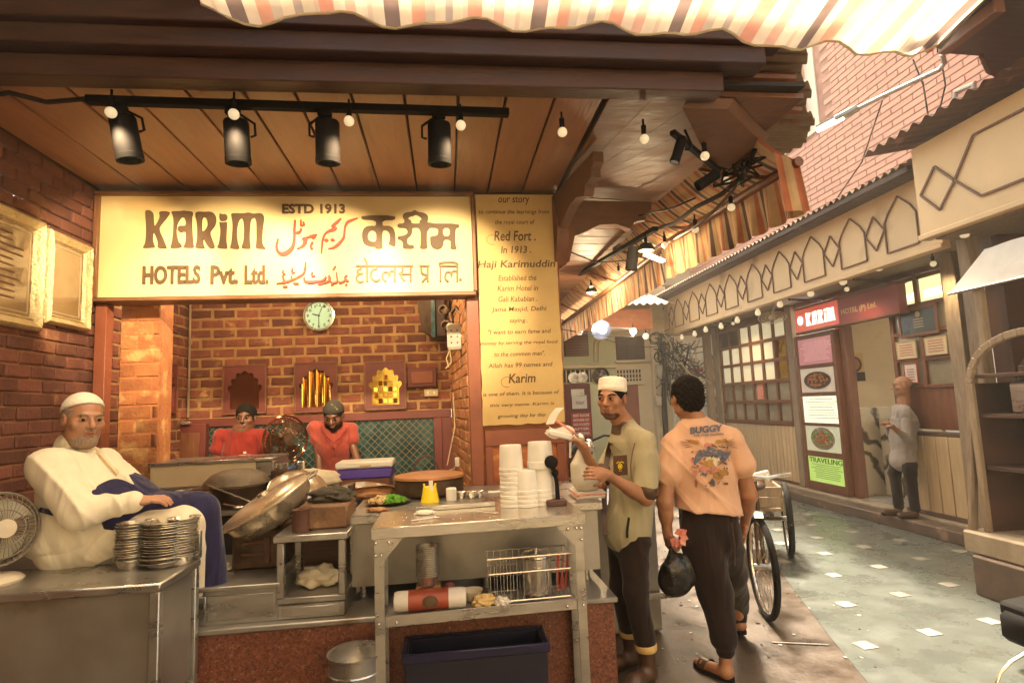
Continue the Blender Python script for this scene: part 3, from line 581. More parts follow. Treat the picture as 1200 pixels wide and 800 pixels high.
strokew([[(642,645,8),(622,665,12),(640,690,15),(655,694,10)], [(624,724,4),(634,722,18),(644,720,4)], [(622,692,9),(592,706,14),(572,700,6)], [(553,622,8),(558,665,9),(560,700,12),(520,708,12),(505,690,8)], [(508,722,14),(530,718,14)], [(547,570,6),(538,588,10),(524,606,5)],
    [(492,645,10),(498,668,20),(488,695,16),(430,716,5)], [(470,658,12),(452,685,14),(400,697,16),(330,702,20),(294,690,14),(293,660,6)], [(404,720,12),(432,716,12)], [(356,618,6),(355,655,9),(380,648,9)],
    [(303,538,5),(298,590,10),(288,630,12),(250,658,13),(215,676,12),(180,690,14),(130,705,14),(66,714,5)], [(204,712,12),(246,714,12)], [(118,738,12),(156,738,12)], [(196,588,6),(194,628,9),(216,622,7)], [(121,603,6),(121,640,9),(140,632,7)], [(116,650,8),(128,690,14)], [(186,650,8),(196,686,10)]], K['inkred'])

# ============================================================ STORY PANEL
PY = 4.285
a, b, c_, d_ = aY(556, 229, PY), aY(647, 232, PY), aY(563, 492, PY), aY(658, 497, PY)
sp = thing('story_panel', 'tall parchment coloured panel of handwritten brown text on the pillar', 'sign', (.57, PY, 1.45))
px0, px1, pz0, pz1 = .262, .878, 1.45, 3.2
g = G(); n = 60; pts = []
random.seed(3)
for i in range(14): pts.append((px0+(px1-px0)*i/13, PY-.012, pz0+random.uniform(0, .012)))
for i in range(30): pts.append((px1-random.uniform(0, .008), PY-.012, pz0+(pz1-pz0)*i/29))
pts += [(px0, PY-.012, pz1)]
for i in range(1, 29): pts.append((px0+random.uniform(0, .007), PY-.012, pz1-(pz1-pz0)*i/29))
g.prism(pts, (0, .024, 0)); obj('panel', g, K['parch'], sp)
L_ = [('our story', 236, 584, 620, 9, 0), ('to continue the learnings from', 249.5, 561, 643, 6, 0), ('the royal court of', 261.5, 580, 626, 6, 0), ('Red Fort .', 277, 579, 627, 11, 1), ('In 1913 .', 293, 587, 622, 8, 1), ('Haji Karimuddin', 311, 560, 650, 11, 1),
      ('Established the', 326, 584, 628, 6.5, 0), ('Karim Hotel in', 338, 583, 630, 6.5, 0), ('Gali Kababian .', 350.5, 584, 629, 6.5, 0), ('Jama Masjid, Delhi', 363, 576, 640, 7.5, 0), ('saying..', 376.5, 597, 618, 6, 0), ('"I want to earn fame and', 388.5, 572, 645, 6.5, 0),
      ('money by serving the royal food', 402, 563, 653, 7, 0), ('to the common man".', 414.5, 579, 638, 6.5, 0), ('Allah has 99 names and', 427.5, 572, 647, 7, 0), ('Karim', 443, 596, 627, 11, 1), ('is one of them. It is because of', 460.5, 566, 655, 7, 0), ('this very name. Karim is', 474, 574, 649, 7, 0), ('growing day by day.', 487, 583, 640, 7, 0)]
for s, y, x0, x1, h, bb in L_:
    q0 = aY(x0, y+h*.55, PY); q1 = aY(x1, y-h*.55, PY)
    text(s, sp, K['ink'], (0, PY-.0125, 0), (1, 0, 0), (0, -1, 0), q0[0], q1[0], q0[2], q1[2], .006+.010*bb, .001, .15, 'handwriting')
    if bb and s[0] in 'RFHK':            # swash of the large capitals
        k = G(); r = h*.0035
        k.tube([(q0[0]+r*math.cos(u)*1.2-.012, PY-.0135, q0[2]+.01+r*math.sin(u)) for u in np.linspace(0.3, 5, 9)], .0016, 5); obj('swash', k, K['ink'], sp)

# ============================================================ CEILING AND SOFFIT
ceil = thing('plank_ceiling', 'stained wooden plank ceiling and corner soffit over the sign', 'ceiling', (-.8, 3.6, 3.22))
seams = [aY(x, 224, 4.2)[0] for x in (118, 159, 214, 262, 309, 356, 398, 444, 488, 533, 573, 614, 655)]
seams[0] = -2.41
CZ = 3.235
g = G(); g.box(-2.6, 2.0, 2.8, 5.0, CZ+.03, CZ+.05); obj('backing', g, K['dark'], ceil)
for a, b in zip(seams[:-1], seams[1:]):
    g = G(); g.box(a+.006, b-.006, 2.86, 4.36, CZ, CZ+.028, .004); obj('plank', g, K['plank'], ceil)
C0 = np.array([.93, 4.36])
rim_ = [(.93, 2.86), (1.18, 2.86), (1.45, 2.86), (1.75, 2.86), (2.04, 2.86), (2.04, 3.25), (2.04, 3.62), (2.04, 3.98), (2.04, 4.28), (2.04, 4.6)]
for a, b in zip(rim_[:-1], rim_[1:]):
    a, b = np.array(a), np.array(b); q = [C0, a, b]; m_ = sum(q)/3
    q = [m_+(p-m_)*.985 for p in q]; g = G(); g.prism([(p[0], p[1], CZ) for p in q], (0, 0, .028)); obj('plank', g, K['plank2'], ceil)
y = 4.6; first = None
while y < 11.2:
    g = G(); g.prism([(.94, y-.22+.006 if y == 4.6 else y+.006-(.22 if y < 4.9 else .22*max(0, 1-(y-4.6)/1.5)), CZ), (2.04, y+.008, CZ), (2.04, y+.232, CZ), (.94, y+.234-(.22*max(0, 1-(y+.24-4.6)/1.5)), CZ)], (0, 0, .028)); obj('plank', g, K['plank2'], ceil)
    y += .24
g = G(); g.box(.94, 2.04, 4.3, 11.3, CZ+.031, CZ+.05); obj('backing', g, K['dark'], ceil)
g = G(); g.box(-2.4, .9, 4.31, 4.37, 3.19, 3.232, .01); setp(obj('cornice_moulding', g, K['darkwood']), 'dark moulding between the plank ceiling and the cream sign', 'moulding')
# front fascia beams
t = thing('front_eave', 'deep dark stepped timber eave across the top of the stall', 'eave', (-.3, 2.8, 3.2))
for (y0, y1, z0, z1, x1, m) in ((2.74, 2.85, 3.19, 3.30, 1.5, 'darkwood'), (2.66, 2.80, 3.302, 3.40, 1.70, 'darkwood'), (2.62, 2.76, 3.402, 3.52, 1.8, 'darkwood'), (2.56, 2.74, 3.522, 3.56, 1.86, 'brownwood'), (2.58, 2.74, 3.562, 3.8, 1.9, 'darkwood')):
    g = G(); g.box(-2.8, x1, y0, y1, z0, z1, .006); obj('fascia_board', g, K[m], t)
g = G(); g.box(-3.0, -1.15, 1.6, 2.7, 3.802, 3.84); obj('roof_board', g, K['darkwood'], t)
g = G(); g.box(-2.8, -2.41, 2.2, 4.4, 3.22, 3.5); obj('wall_plate', g, K['darkwood'], t)
# corner hip board and brackets
g = G(); A, B = aZ(815, 108, 3.2), aZ(866, 218, 3.2)
g.prism([(1.36, 2.87, 3.225), (1.62, 2.87, 3.225), (2.08, 3.3, 3.225), (2.1, 3.62, 3.12), (1.8, 3.45, 3.13)], (-.03, .02, -.05)); setp(obj('hip_board', g, K['plank2']), 'broad triangular wooden board under the corner of the eave', 'board')
def bracket(label, x0, y0, dx, dy, z0):
    t = thing('carved_bracket', label, 'bracket', (x0, y0, z0))
    U2 = unit((dx, dy, 0)); L = math.hypot(dx, dy); Nn_ = np.cross(U2, (0, 0, 1))*.035
    pr = [(0, .0), (L, .0), (L, -.07), (L*.93, -.10), (L*.93, -.15), (L*.8, -.17), (L*.76, -.23), (L*.6, -.19), (L*.42, -.2), (L*.2, -.28), (0, -.32)]
    g = G(); g.prism([V(x0, y0, z0)+U2*a+V(0, 0, b)-Nn_ for a, b in pr], Nn_*2); obj('arm', g, K['plank2'], t)
    g = G(); g.prism([V(x0, y0, z0)+U2*a+V(0, 0, b)-Nn_*1.4 for a, b in ((0, -.02), (.05, -.02), (.12, -.28), (.06, -.5), (0, -.55))], Nn_*2.8); obj('brace', g, K['brownwood'], t)
bracket('carved wooden bracket reaching right from the top of the story pillar', .93, 4.42, .78, .05, 3.2)
bracket('carved wooden bracket reaching towards the viewer from the story pillar', .90, 4.3, .12, -.8, 3.2)
# corrugated tin over the corner
def corr(fn, nu, nv, amp, waves, N_, th=.004):     # sheet whose ridges run along u
    g = G(); N_ = np.array(N_, float)
    f1 = lambda u, v: fn(u, v)+N_*amp*math.sin(2*math.pi*waves*v)
    g.sheet(f1, nu, nv); return g
g = corr(lambda u, v: V(-2.9+(4.85+.62*min(1, v*2.3)+.25*v)*u+.03*math.sin(v*40), 2.72+2.3*v, 3.46-.0*v), 6, 180, .018, 26, (0, 0, 1)); setp(obj('tin_roof', g, K['tin'], smooth=180), 'corrugated tin roof sheet jutting out above the corner soffit', 'roof')
for k, (x, y) in enumerate(((2.12, 2.95), (2.12, 3.3))): g = G(); g.tube([(x-.9, y, 3.40), (x-.08+.26*k, y, 3.40)], .03, 8); setp(obj('roof_pole', g, K['brownwood']), ['short wooden pole end under the tin roof, nearer the awning', 'short wooden pole end under the tin roof, farther from the awning'][k], 'pole')

# courtyard sides behind the viewer
g = G(); g.box(-6, 9, -5.4, -5.0, 0, 6.5); struct('courtyard_wall', g, K['creamlit'])
g = G(); g.box(-6.4, -6, -5.4, 2.6, 0, 6.5); g.box(-6.4, -2.6, 2.6, 2.8, 0, 6.5); struct('courtyard_side_wall', g, K['creamlit'])

g = G(); g.box(-6, -1.25, -4.9, 1.58, 3.9, 3.96); struct('added_shade_roof', g, K['darkwood'])  # unseen roof added behind the viewer to darken the left side
# ============================================================ AWNINGS
aw = thing('striped_canopy', 'large faded striped cloth canopy overhead along the top of the photo', 'awning', (.8, 2.2, 3.3))
hem = [(236, 4), (262, 16), (330, 18), (370, 13), (430, 22), (500, 28), (520, 27), (600, 33), (700, 38), (760, 42), (800, 44), (850, 50), (870, 55), (895, 57), (930, 62), (962, 60), (985, 65), (1010, 70), (1040, 64), (1075, 67), (1096, 64)]
hw = [aY(x, y, 2.35) for x, y in hem]; hx = [p[0] for p in hw]; hz = [p[2] for p in hw]
def awfn(u, v):
    x = hx[0]+(hx[-1]-hx[0])*u; z = float(np.interp(x, hx, hz)); y = 2.35-v*1.9
    fold = .022*math.sin(x*11+1.3*math.sin(v*3))*math.exp(-v*2)+.03*math.sin(v*5+x)
    return V(x, y+.02*math.sin(x*23), z+.62*v+fold-.10*math.sin(v*math.pi)*.5)
g = G(); g.sheet(awfn, 130, 24); obj('cloth', g, K['awnx'], aw, smooth=180)
g = G(); g.tube([awfn(u, 0)+V(0, 0, .002) for u in np.linspace(0, 1, 60)], .007, 6); obj('hem', g, K['cloth'], aw)
g = G(); c0 = aY(1068, 42, 2.36); g.sheet(lambda u, v: c0+V((u-.5)*.2, -.012+.02*math.sin(u*9+v*5), (v-.5)*.14+.012*math.sin(u*12)), 14, 8); obj('printed_patch', g, K['redflower'], aw)
g = G(); g.tube([awfn(1, 0)+V(.01, 0, -.01), awfn(1, 1)+V(.01, 0, .0)], .014, 8); g.tube([awfn(0, 1), awfn(1, 1)], .02, 8); obj('rod', g, K['steeldull'], aw)
def valance(label, xa, ya, xb, yb, z, drop, inner, seed):
    t = thing('striped_awning', label, 'awning', ((xa+xb)/2, (ya+yb)/2, z-drop)); rnd = random.Random(seed); L = yb-ya
    def vf(u, v):
        y = ya+L*u; x = xa+(xb-xa)*u; sc_ = .018*math.sin(u*L*2*math.pi/.19+rnd_ph)
        return V(x+.02+sc_*v*1.3+.02*v, y, z-.015-v*(drop+.03*abs(math.sin(u*L*math.pi/.19))))
    rnd_ph = rnd.random()
    g = G(); g.sheet(vf, int(L*60), 8); obj('valance', g, K['awny'], t, smooth=180)
    g = G(); g.sheet(lambda u, v: V(xa+(xb-xa)*u-.0-v*inner, ya+L*u, z+.02+v*.22-.03*math.sin(v*math.pi)), int(L*12), 8); obj('cloth', g, K['awny'], t, smooth=180)
    g = G(); g.tube([(xa, ya-.03, z), (xb, yb+.03, z)], .032, 10); obj('roller', g, K['brownwood'], t)
    if ya < 3.5:
        g = G(); g.sheet(lambda u, v: V(xa+.02+.04*v-.0, ya-.005, z-.015)+V(-.16*u, .01*math.sin(u*9), .09*u*(1-v)-v*(drop+.02)), 8, 6); obj('side_flap', g, K['awny'], t, smooth=180)
    for yy in np.arange(ya+.25, yb, 1.1):
        g = G(); g.bar((xa+(xb-xa)*(yy-ya)/L-inner, yy+.35, z+.21), (xa+(xb-xa)*(yy-ya)/L, yy, z+.0), .03, .03); obj('folding_arm', g, K['brownwood'], t)
    return t
valance('nearer striped awning with a wavy valance hung from the alley eave', 2.19, 3.22, 2.03, 5.15, 3.01, .27, .30, 1)
valance('farther striped awning with a wavy valance hung from the alley eave', 2.10, 5.35, 2.14, 10.4, 3.02, .27, .26, 2)

# ============================================================ PINK BUILDING
XP = 5.95
p = aX(962, 150, XP); UY, UZ = p[1], p[2]
def pinkw():
    P0 = V(XP, 2.5, 0)
    g = G(); g.box(XP, XP+3, 2.5, UY, 3.6, 11); g.box(XP+.001, XP+3, UY, 19, 3.6, UZ)
    b = setp(obj('pink_building', g, K['pinkjoint'], base=(XP, 2.5, 0)), 'tall building faced with pink rectangular cladding above the right side shops', 'building')
    tl_, th_ = .36, .088; ms = []
    for i in range(3): g = G(); g.obox((0, 0, 0), (.012, 0, 0), (0, tl_/2-.006, 0), (0, 0, th_/2-.007), .003); ms.append(mesh('cladding_panel', g.v, g.f, K['pink']))
    cells = []; r = 0; z = 3.7+th_/2
    while z < 9.3:
        y = 2.7+(r % 2)*tl_/2
        while y < 18.8:
            top = 9.3 if y+tl_/2 < UY else UZ
            if z+th_/2 < top:
                q = V(XP, y, z)-CAM; w_ = q@cf; x_ = 600+F*(q@cr)/w_; y_ = 400-F*(q@cu)/w_
                vis = 790 < x_ < 1210 and -20 < y_ < 380 and w_ > .5 and y_ < 363-.55*(x_-765)+12
                cells.append(((0 if vis else 1, w_), y, z))
            y += tl_
        z += th_; r += 1
    cells.sort(); rest = G()
    for i, (_, y, z) in enumerate(cells):
        if i < 300: o = put('cladding_panel', random.choice(ms), b, (XP-.003+random.uniform(-.001, .002), y, z))
        else: rest.obox((XP-.003, y, z), (.012, 0, 0), (0, tl_/2-.006, 0), (0, 0, th_/2-.007))
    setp(obj('cladding', rest, K['pink'], b), kind='stuff')
    g = G(); g.box(XP+.03, XP+3, UY+.01, 19, UZ+.01, 11); obj('white_upper_storey', g, K['whitewall'], b)
    y = UY+.35
    while y < 18: g = G(); g.box(XP-.01, XP+.03, y-.03, y+.03, UZ+.02, 11); obj('mullion', g, K['pinktee'], b); y += .9
    g = G(); g.box(XP-.03, XP+.03, UY, 19, UZ-.01, UZ+.05); g.box(XP-.02, XP+.035, UY-.0, UY+.07, UZ+.05, 11); obj('edge_band', g, K['whitewall'], b)
    return b
pinkw()
g = G(); a = aX(1118, 125, XP-.08); b = aX(1120, 108, XP-.08); c = aX(1142, 98, XP-.08); d_ = aX(1140, 112, XP-.08); g.tube([a+V(.08, 0, 0), a, b, c, d_, d_+V(.08, 0, 0)], .03, 8)
setp(obj('wall_pipe', g, K['steeldull']), 'bent grey pipe on the pink wall above the rusty roof', 'pipe')
for i, (A, B, C) in enumerate((((1070, 70), (1082, 100), (1090, 150)), ((1103, 70), (1108, 100), (1096, 150)), ((1034, 118), (1010, 190), (972, 245)))):
    g = G(); g.tube([aX(*A, 5.0), aX(*B, 5.0), aX(*C, 5.0)], .008, 6)
    setp(obj('hanging_cable', g, K['cable']), ['thin cable hanging over the pink wall below the canopy corner', 'thin cable hanging over the pink wall beside the wooden eave', 'long thin cable dropping from the lit tube to the shop roof'][i], 'cable')

# ============================================================ RIGHT SHOP (far bay)
XW = 5.5
def qx(px, py, X=XW): return aX(px, py, X)
fb = thing('restaurant_front', 'cream and wood restaurant front across the alley with arched fascia ornament', 'building', (XW, 8, .155))
XF = 4.7; fz0, fz1 = 2.96, 3.62; fy0, fy1 = 4.85, 12.0
g = G(); g.box(XF, XF+.08, fy0, fy1, fz0, fz1+.06); g.box(XF-.02, XF+.09, fy0, fy1, fz0-.05, fz0, .008); obj('fascia', g, K['cream'], fb)
g = G(); g.box(XF+.08, XP, fy0, fy1, 2.99, 3.03); obj('canopy_soffit', g, K['greywood'], fb)
# fascia ornament: pointed arches and diamonds in raised strips
y = fy0+.25; i = 0
def stripx(pts, closed=True, X=XF-.012, w_=.014):
    q = pts+[pts[0]] if closed else pts; g = G()
    for a, b in zip(q[:-1], q[1:]): g.bar((X, a[0], a[1]), (X, b[0], b[1]), .012, w_, (0, 0, 1) if abs(a[1]-b[1]) < abs(a[0]-b[0]) else (0, 1, 0))
    return g
while y < fy1-.4:
    g = G(); zc = (fz0+fz1)/2
    arch = [(y, fz0+.07), (y+.42, fz0+.07), (y+.42, zc+.06), (y+.36, zc+.15), (y+.21, fz1-.04), (y+.06, zc+.15), (y, zc+.06)]
    obj('arch_ornament', stripx(arch), K['ornament'], fb)
    yc = y+.42+.15
    obj('diamond_ornament', stripx([(yc-.14, zc), (yc, zc-.19), (yc+.14, zc), (yc, zc+.19)]), K['ornament'], fb)
    y += .72
g = corr(lambda u, v: V(XF-.32+1.6*u, fy0-.1+(fy1-fy0+.2)*v, fz1+.10+.30*u), 2, 640, .02, 72, (0, 0, 1)); obj('corrugated_roof', g, K['tin'], fb, smooth=180)
g = G(); g.box(XF-.2, XF+.0, fy0, fy1, fz1+.05, fz1+.075); g.bar((XF-.28, fy0, fz1+.055), (XF-.28, fy1, fz1+.055), .03, .05); obj('eave_batten', g, K['darkwood'], fb)
# window lattice
wy0, wy1 = 8.72, 10.98
wz = lambda t: 1.13+t*(2.86-1.13)
win = setp(obj('window_frame', (lambda g: [g.box(XW-.04, XW+.04, wy0+(wy1-wy0)*k/6-.028, wy0+(wy1-wy0)*k/6+.028, 1.1, 2.9) for k in range(7)] and g)(G()), K['brownwood'], fb))
g = G(); [g.box(XW-.043, XW+.043, wy0-.03, wy1+.03, wz(k/5)-.028, wz(k/5)+.028) for k in range(6)]; obj('window_bar', g, K['brownwood'], win)
pm = [mat('cream_lit_pane', (.62, .56, .40), (.5, .45, .3), 1.2, .2, .1, bump=.02, emis=0.088, ecol=(.9, .8, .5)), K['glass']]  # faint glow in the cream panes stands in for light behind them
for a in range(6):
    for b in range(5):
        g = G(); g.box(XW-.008, XW+.008, wy0+(wy1-wy0)*a/6+.02, wy0+(wy1-wy0)*(a+1)/6-.02, wz(b/5)+.02, wz((b+1)/5)-.02)
        m = pm[0] if b >= 2 else pm[1]
        if (a, b) in ((0, 3), (0, 2)): m = K['mirror']  # gold metal stands in for a warm reflection in these panes
        if (a, b) in ((5, 4), (4, 4)): m = K['dark']
        obj('pane', g, m, win)
g = G(); yy = wy0+(wy1-wy0)*2.5/6; g.box(XW-.02, XW-.009, yy-.09, yy+.09, 1.52, 1.78); setp(obj('notice', g, K['redflower']), 'small red and white notice stuck inside the lattice window', 'notice')
ribm = mat('cream_ribbed_board', (.64, .48, .28), (.53, .38, .2), 3, .5, .1, bump=.15, rnd=.08, stretch=(6, 6, 1), spots=((.4, .27, .13), 3, .68))
def ribs(y0, y1, z0, z1, n, parent, X=XW):
    g = G(); g.box(X, X+.1, y0, y1, z0, z1); obj('board_backing', g, K['ornament'], parent)
    for k in range(n): g = G(); a = y0+(y1-y0)*k/n; b = y0+(y1-y0)*(k+1)/n; g.box(X-.018, X+.0, a+.006, b-.006, z0+.002, z1-.002, .006); obj('board', g, ribm, parent)
ribs(8.7, 11.0, .2, 1.08, 22, fb)
g = G(); g.box(XW-.03, XW+.05, 8.66, 11.05, 1.08, 1.11, .005); obj('sill', g, K['brownwood'], fb)
for (y0, y1, xx, m) in ((8.52, 8.68, 5.44, 'greywood'), (11.02, 11.25, 5.42, 'greywood'), (11.3, 11.42, 5.3, 'greywood')): g = G(); g.box(xx, xx+.14, y0, y1, .157, 2.99, .01); obj('post', g, K[m], fb)
for q_ in ((XW+.02, XW+.1, 8.5, 12.2, 2.9, 3.0), (XW+.02, XW+.1, 5.6, 8.49, 2.93, 3.0), (XW, XW+.1, 8.7, 12, .156, .2)): g = G(); g.box(*q_); obj('rail', g, K['brownwood'], fb)
# dark menu board with lit panels
mb = thing('menu_board', 'tall wooden menu board of five lit panels beside the restaurant door', 'menu board', (5.44, 8.0, .17))
my0, my1, mz0, mz1 = 7.52, 8.46, .17, 2.47
mx = 5.42
vz = [(.03, .195), (.22, .375), (.40, .57), (.59, .75), (.785, .945)]
zz = [mz1-v*(mz1-mz0) for v in (0, .028, .197, .222, .377, .402, .572, .592, .752, .787, .947, 1)]
g = G()
for a, b in zip(zz[::2], zz[1::2]): g.box(mx, mx+.1, my0+.07, my1-.07, b, a, .006)
obj('rail', g, K['maroon' if 0 else 'brownwood'], mb)
for a, b in ((my0, my0+.07), (my1-.07, my1)): g = G(); g.box(mx-.003, mx+.103, a, b, mz0, mz1, .008); obj('stile', g, K['brownwood'], mb)
pmats = [mat('rose_lit_panel', (.27, .09, .10), (.22, .07, .08), 2, .4, .05, bump=0, emis=0.11, ecol=(.62, .25, .24)), mat('photo_lit_panel', (.30, .21, .12), (.2, .13, .07), 5, .4, .05, bump=0, emis=0.11, ecol=(.7, .58, .42)),
         mat('white_lit_panel', (.40, .44, .24), (.32, .36, .18), 1.5, .4, .05, bump=0, emis=0.22, ecol=(.95, .95, .66)), mat('photo_lit_panel', (.30, .31, .14), (.24, .2, .09), 5, .4, .05, bump=0, emis=.09, ecol=(.85, .82, .55)),
         mat('green_lit_panel', (.22, .30, .05), (.17, .23, .04), 2, .4, .05, bump=0, emis=0.16, ecol=(.5, .72, .16))]
K['food'] = mat('curry', (.42, .15, .04), (.25, .08, .02), 40, .4, .1, bump=.3, spots=((.6, .35, .14), 30, .6)); K['lettergreen'] = mat('dark_green_lettering', (.05, .12, .03), None, 5, .6, .05, bump=0)
K['rosepale'] = mat('pale_rose_line', (.62, .36, .34), None, 5, .6, .05, bump=0, emis=0.140)
for k, (a, b) in enumerate(vz):
    za, zb = mz1-b*(mz1-mz0), mz1-a*(mz1-mz0); g = G(); g.box(mx+.02, mx+.05, my0+.069, my1-.069, za-.01, zb+.01); obj('lit_panel', g, pmats[k], mb)
    yl, yr = my1-.1, my0+.1; h = zb-za; X2 = mx+.016
    U_ = V(0, -1, 0); N_ = V(-1, 0, 0); P_ = V(X2+.002, 0, 0)
    if k in (0, 2, 4):
        m = [K['rosepale'], None, K['ink'], None, K['lettergreen']][k]
        n = [11, 0, 8, 0, 8][k]; z = zb-.03
        rr = random.Random(k)
        head = {0: 'OUR STORY', 2: 'OUR MENU', 4: 'TRAVELING'}[k]
        if k == 4: text(head, mb, m, P_, U_, N_, -yl+.0, -yr-.0, zb-.095, zb-.02, 0.01, .002)
        for j in range(n):
            zz_ = zb-(.12 if k == 4 else .05)-j*(h-(.15 if k == 4 else .08))/n; mg = rr.uniform(.02, .14)
            g = G()
            y_ = yl-mg
            while y_ > yr+mg*.8: l_ = rr.uniform(.02, .06); g.box(X2+.001, X2+.004, y_-l_, y_, zz_-.004, zz_+.004); y_ -= l_+.012
            setp(obj('text_line', g, m, mb), kind='stuff')
    else:
        yc, zc = (yl+yr)/2, (za+zb)/2
        g = G(); g.lathe([(.30, 0), (.31, .012), (.27, .004), (.0001, .003)], (X2+.003, yc, zc-.01), 28, (-1, 0, 0), .42, 1) if k == 1 else g.lathe([(.26, 0), (.27, .01), (.0001, .004)], (X2+.003, yc, zc), 28, (-1, 0, 0), .6, 1); obj('pictured_dish', g, K['darkwood' if k == 1 else 'chrome'], mb)
        g = G(); rr = random.Random(k)
        for j in range(60):
            a_ = rr.uniform(0, 6.28); r_ = math.sqrt(rr.random())*.23; g.ball((X2-.004, yc+r_*math.cos(a_), zc-.01+r_*.42*math.sin(a_)), (.008, rr.uniform(.015, .035), rr.uniform(.01, .022)), 6, 4)
        setp(obj('pictured_food', g, K['food'], mb), kind='stuff')
        if k == 3:
            g = G()
            for j in range(16): a_ = rr.uniform(0, 6.28); g.ball((X2-.009, yc+.2*math.cos(a_), zc+.1*math.sin(a_)), (.006, .028, .018), 6, 4)
            setp(obj('pictured_garnish', g, K['green'], mb), kind='stuff')
# red sign over the door
rs = thing('red_shop_sign', 'red backlit sign reading KARIM HOTEL over the restaurant door', 'sign', (5.3, 7.5, 2.55))
a = aX(930, 362, 5.3); b = aX(1050, 336, 5.3); c = aX(1050, 367, 5.3); d_ = aX(931, 389, 5.3)
yl, yr = a[1], b[1]; zt, zb_ = (a[2]+b[2])/2, (c[2]+d_[2])/2; ym = yl+(yr-yl)*.48
g = G(); g.box(5.31, 5.42, ym+.001, yl, zb_, zt); obj('lit_face', g, K['signred'], rs)
g = G(); g.box(5.312, 5.42, yr, ym, zb_+.001, zt-.001); obj('dim_face', g, K['redboard'], rs)
g = G(); g.box(5.305, 5.43, yr-.02, yl+.02, zt, zt+.03, .004); g.box(5.305, 5.43, yr-.02, yl+.02, zb_-.03, zb_, .004); obj('frame', g, K['brownwood'], rs)
gl = {'K': [[(0,0),(3,0),(2.6,3.2),(5,0),(8,0),(4.6,4.6),(8,9.6),(5.4,9.6),(2.6,5.8),(3,10),(0,10),(.8,5)]], 'A': [[(0,0),(3,0),(2.3,3),(3.2,6),(4.6,8),(5,6),(3,5.6),(3,4.2),(5,4.4),(4.8,0),(7.8,0),(7,5),(7.4,10),(1,9.6),(1,4)]],
      'R': [[(0,0),(3,0),(2.4,2.4),(4.6,0),(7.6,0),(5,4.2),(7,7),(6.4,9.6),(0,10),(.7,5)], [(2.4,5.4),(3.2,5.2),(4.4,7),(3.4,8.6),(2.4,8.6)]], 'i': [[(0,0),(3.2,0),(2.6,4),(2.8,7),(.4,7),(.8,4)], [(.4,7.8),(2.8,7.8),(2.8,9.8),(.4,9.2)]], 'M': [[(0,0),(3,0),(2.2,4),(3.2,8),(4.4,8),(4.4,4),(4,0),(6.8,0),(6.2,4),(7,8),(8.2,8),(8.2,4),(8,0),(11,0),(10,5),(10,9.4),(5.6,9.4),(.4,10),(1,5)]]}
y_ = yl-.27; hh = (zt-zb_)*.58; sc_ = hh/10; cw = {'K': 8.4, 'A': 8.2, 'R': 8, 'i': 3.7, 'M': 11.4}; tw = sum(cw[c] for c in 'KARiM'); ku = ((ym-0.02)-y_)/-tw
ku = (y_-ym-.03)/tw
for ch in 'KARiM':
    shape([[(x*ku*.84-y_, zb_+(zt-zb_)*.2+z*sc_) for x, z in lp] for lp in gl[ch]], rs, K['lettlit'], V(5.309, 0, 0), V(0, -1, 0), V(0, 0, 1), V(-1, 0, 0), .012, 'letter'); y_ -= cw[ch]*ku
text('HOTEL (P) Ltd.', rs, K['signface'], V(5.311, 0, 0), V(0, -1, 0), V(-1, 0, 0), -ym+.06, -yr-.35, zb_+(zt-zb_)*.28, zb_+(zt-zb_)*.55, 0, .004)
g = G(); cc = (5.306, yl-.14, (zt+zb_)/2); g.lathe([(.05, -.0), (.07, .01), (.05, .012), (.045, .0)], cc, 16, (-1, 0, 0)); g.box(5.297, 5.309, yl-.17, yl-.11, cc[2]-.06, cc[2]+.06, .01); obj('emblem', g, K['lettlit'], rs)

# doorway interior
g = G(); g.box(5.6, 6.55, 7.62, 7.72, 1.36, 2.92); di = setp(obj('door_partition', g, K['creamlit']), 'cream partition wall just inside the restaurant door', 'wall')
g = G(); g.box(5.6, 6.56, 7.60, 7.71, .156, 1.355); setp(obj('marble_panel', g, K['marble'], di))
g = G(); g.box(5.5, 5.62, 7.40, 7.52, .157, 2.5, .005); obj('door_jamb', g, K['brownwood'], di)
p0 = aY(989, 414, 7.59); p1 = aY(1015, 446, 7.59)
t = thing('food_poster', 'cream food poster with a round bowl on the wall inside the door', 'poster', ((p0[0]+p1[0])/2, 7.59, p1[2]))
w_ = p1[0]-p0[0]; h = p0[2]-p1[2]
g = G(); g.box(p0[0], p1[0], 7.60, 7.618, p1[2]+h*.32, p0[2], .001); obj('sheet', g, K['parch'], t)
g = G(); g.box(p0[0], p1[0], 7.597, 7.617, p1[2], p1[2]+h*.318); obj('black_band', g, K['dark'], t)
g = G(); g.lathe([(w_*.36, 0), (w_*.38, .006), (.0001, .004)], ((p0[0]+p1[0])/2, 7.599, p1[2]+h*.6), 24, (0, -1, 0)); obj('pictured_bowl', g, K['darkwood'], t)
g = G(); g.lathe([(w_*.26, .004), (w_*.24, .01), (.0001, .012)], ((p0[0]+p1[0])/2, 7.597, p1[2]+h*.6), 24, (0, -1, 0)); obj('pictured_food', g, K['food'], t)
text('FRESH FOOD', t, K['inkred'], (0, 7.599, 0), (1, 0, 0), (0, -1, 0), p0[0]+.03, p1[0]-.03, p0[2]-.06, p0[2]-.03, .02, .001) if 0 else None
g = G(); g.box(6.3, 9.4, 10.6, 10.75, .156, 2.95); g.box(9.3, 9.4, 5.0, 10.6, .156, 2.95); struct('interior_wall', g, K['whitewall'])
g = G(); g.box(6.551, 9.3, 5.4, 10.6, 2.93, 2.98); struct('interior_ceiling', g, K['creamlit'])
g = G(); g.box(5.6, 6.55, 7.721, 10.6, 2.93, 2.98); struct('interior_soffit', g, K['creamlit'])
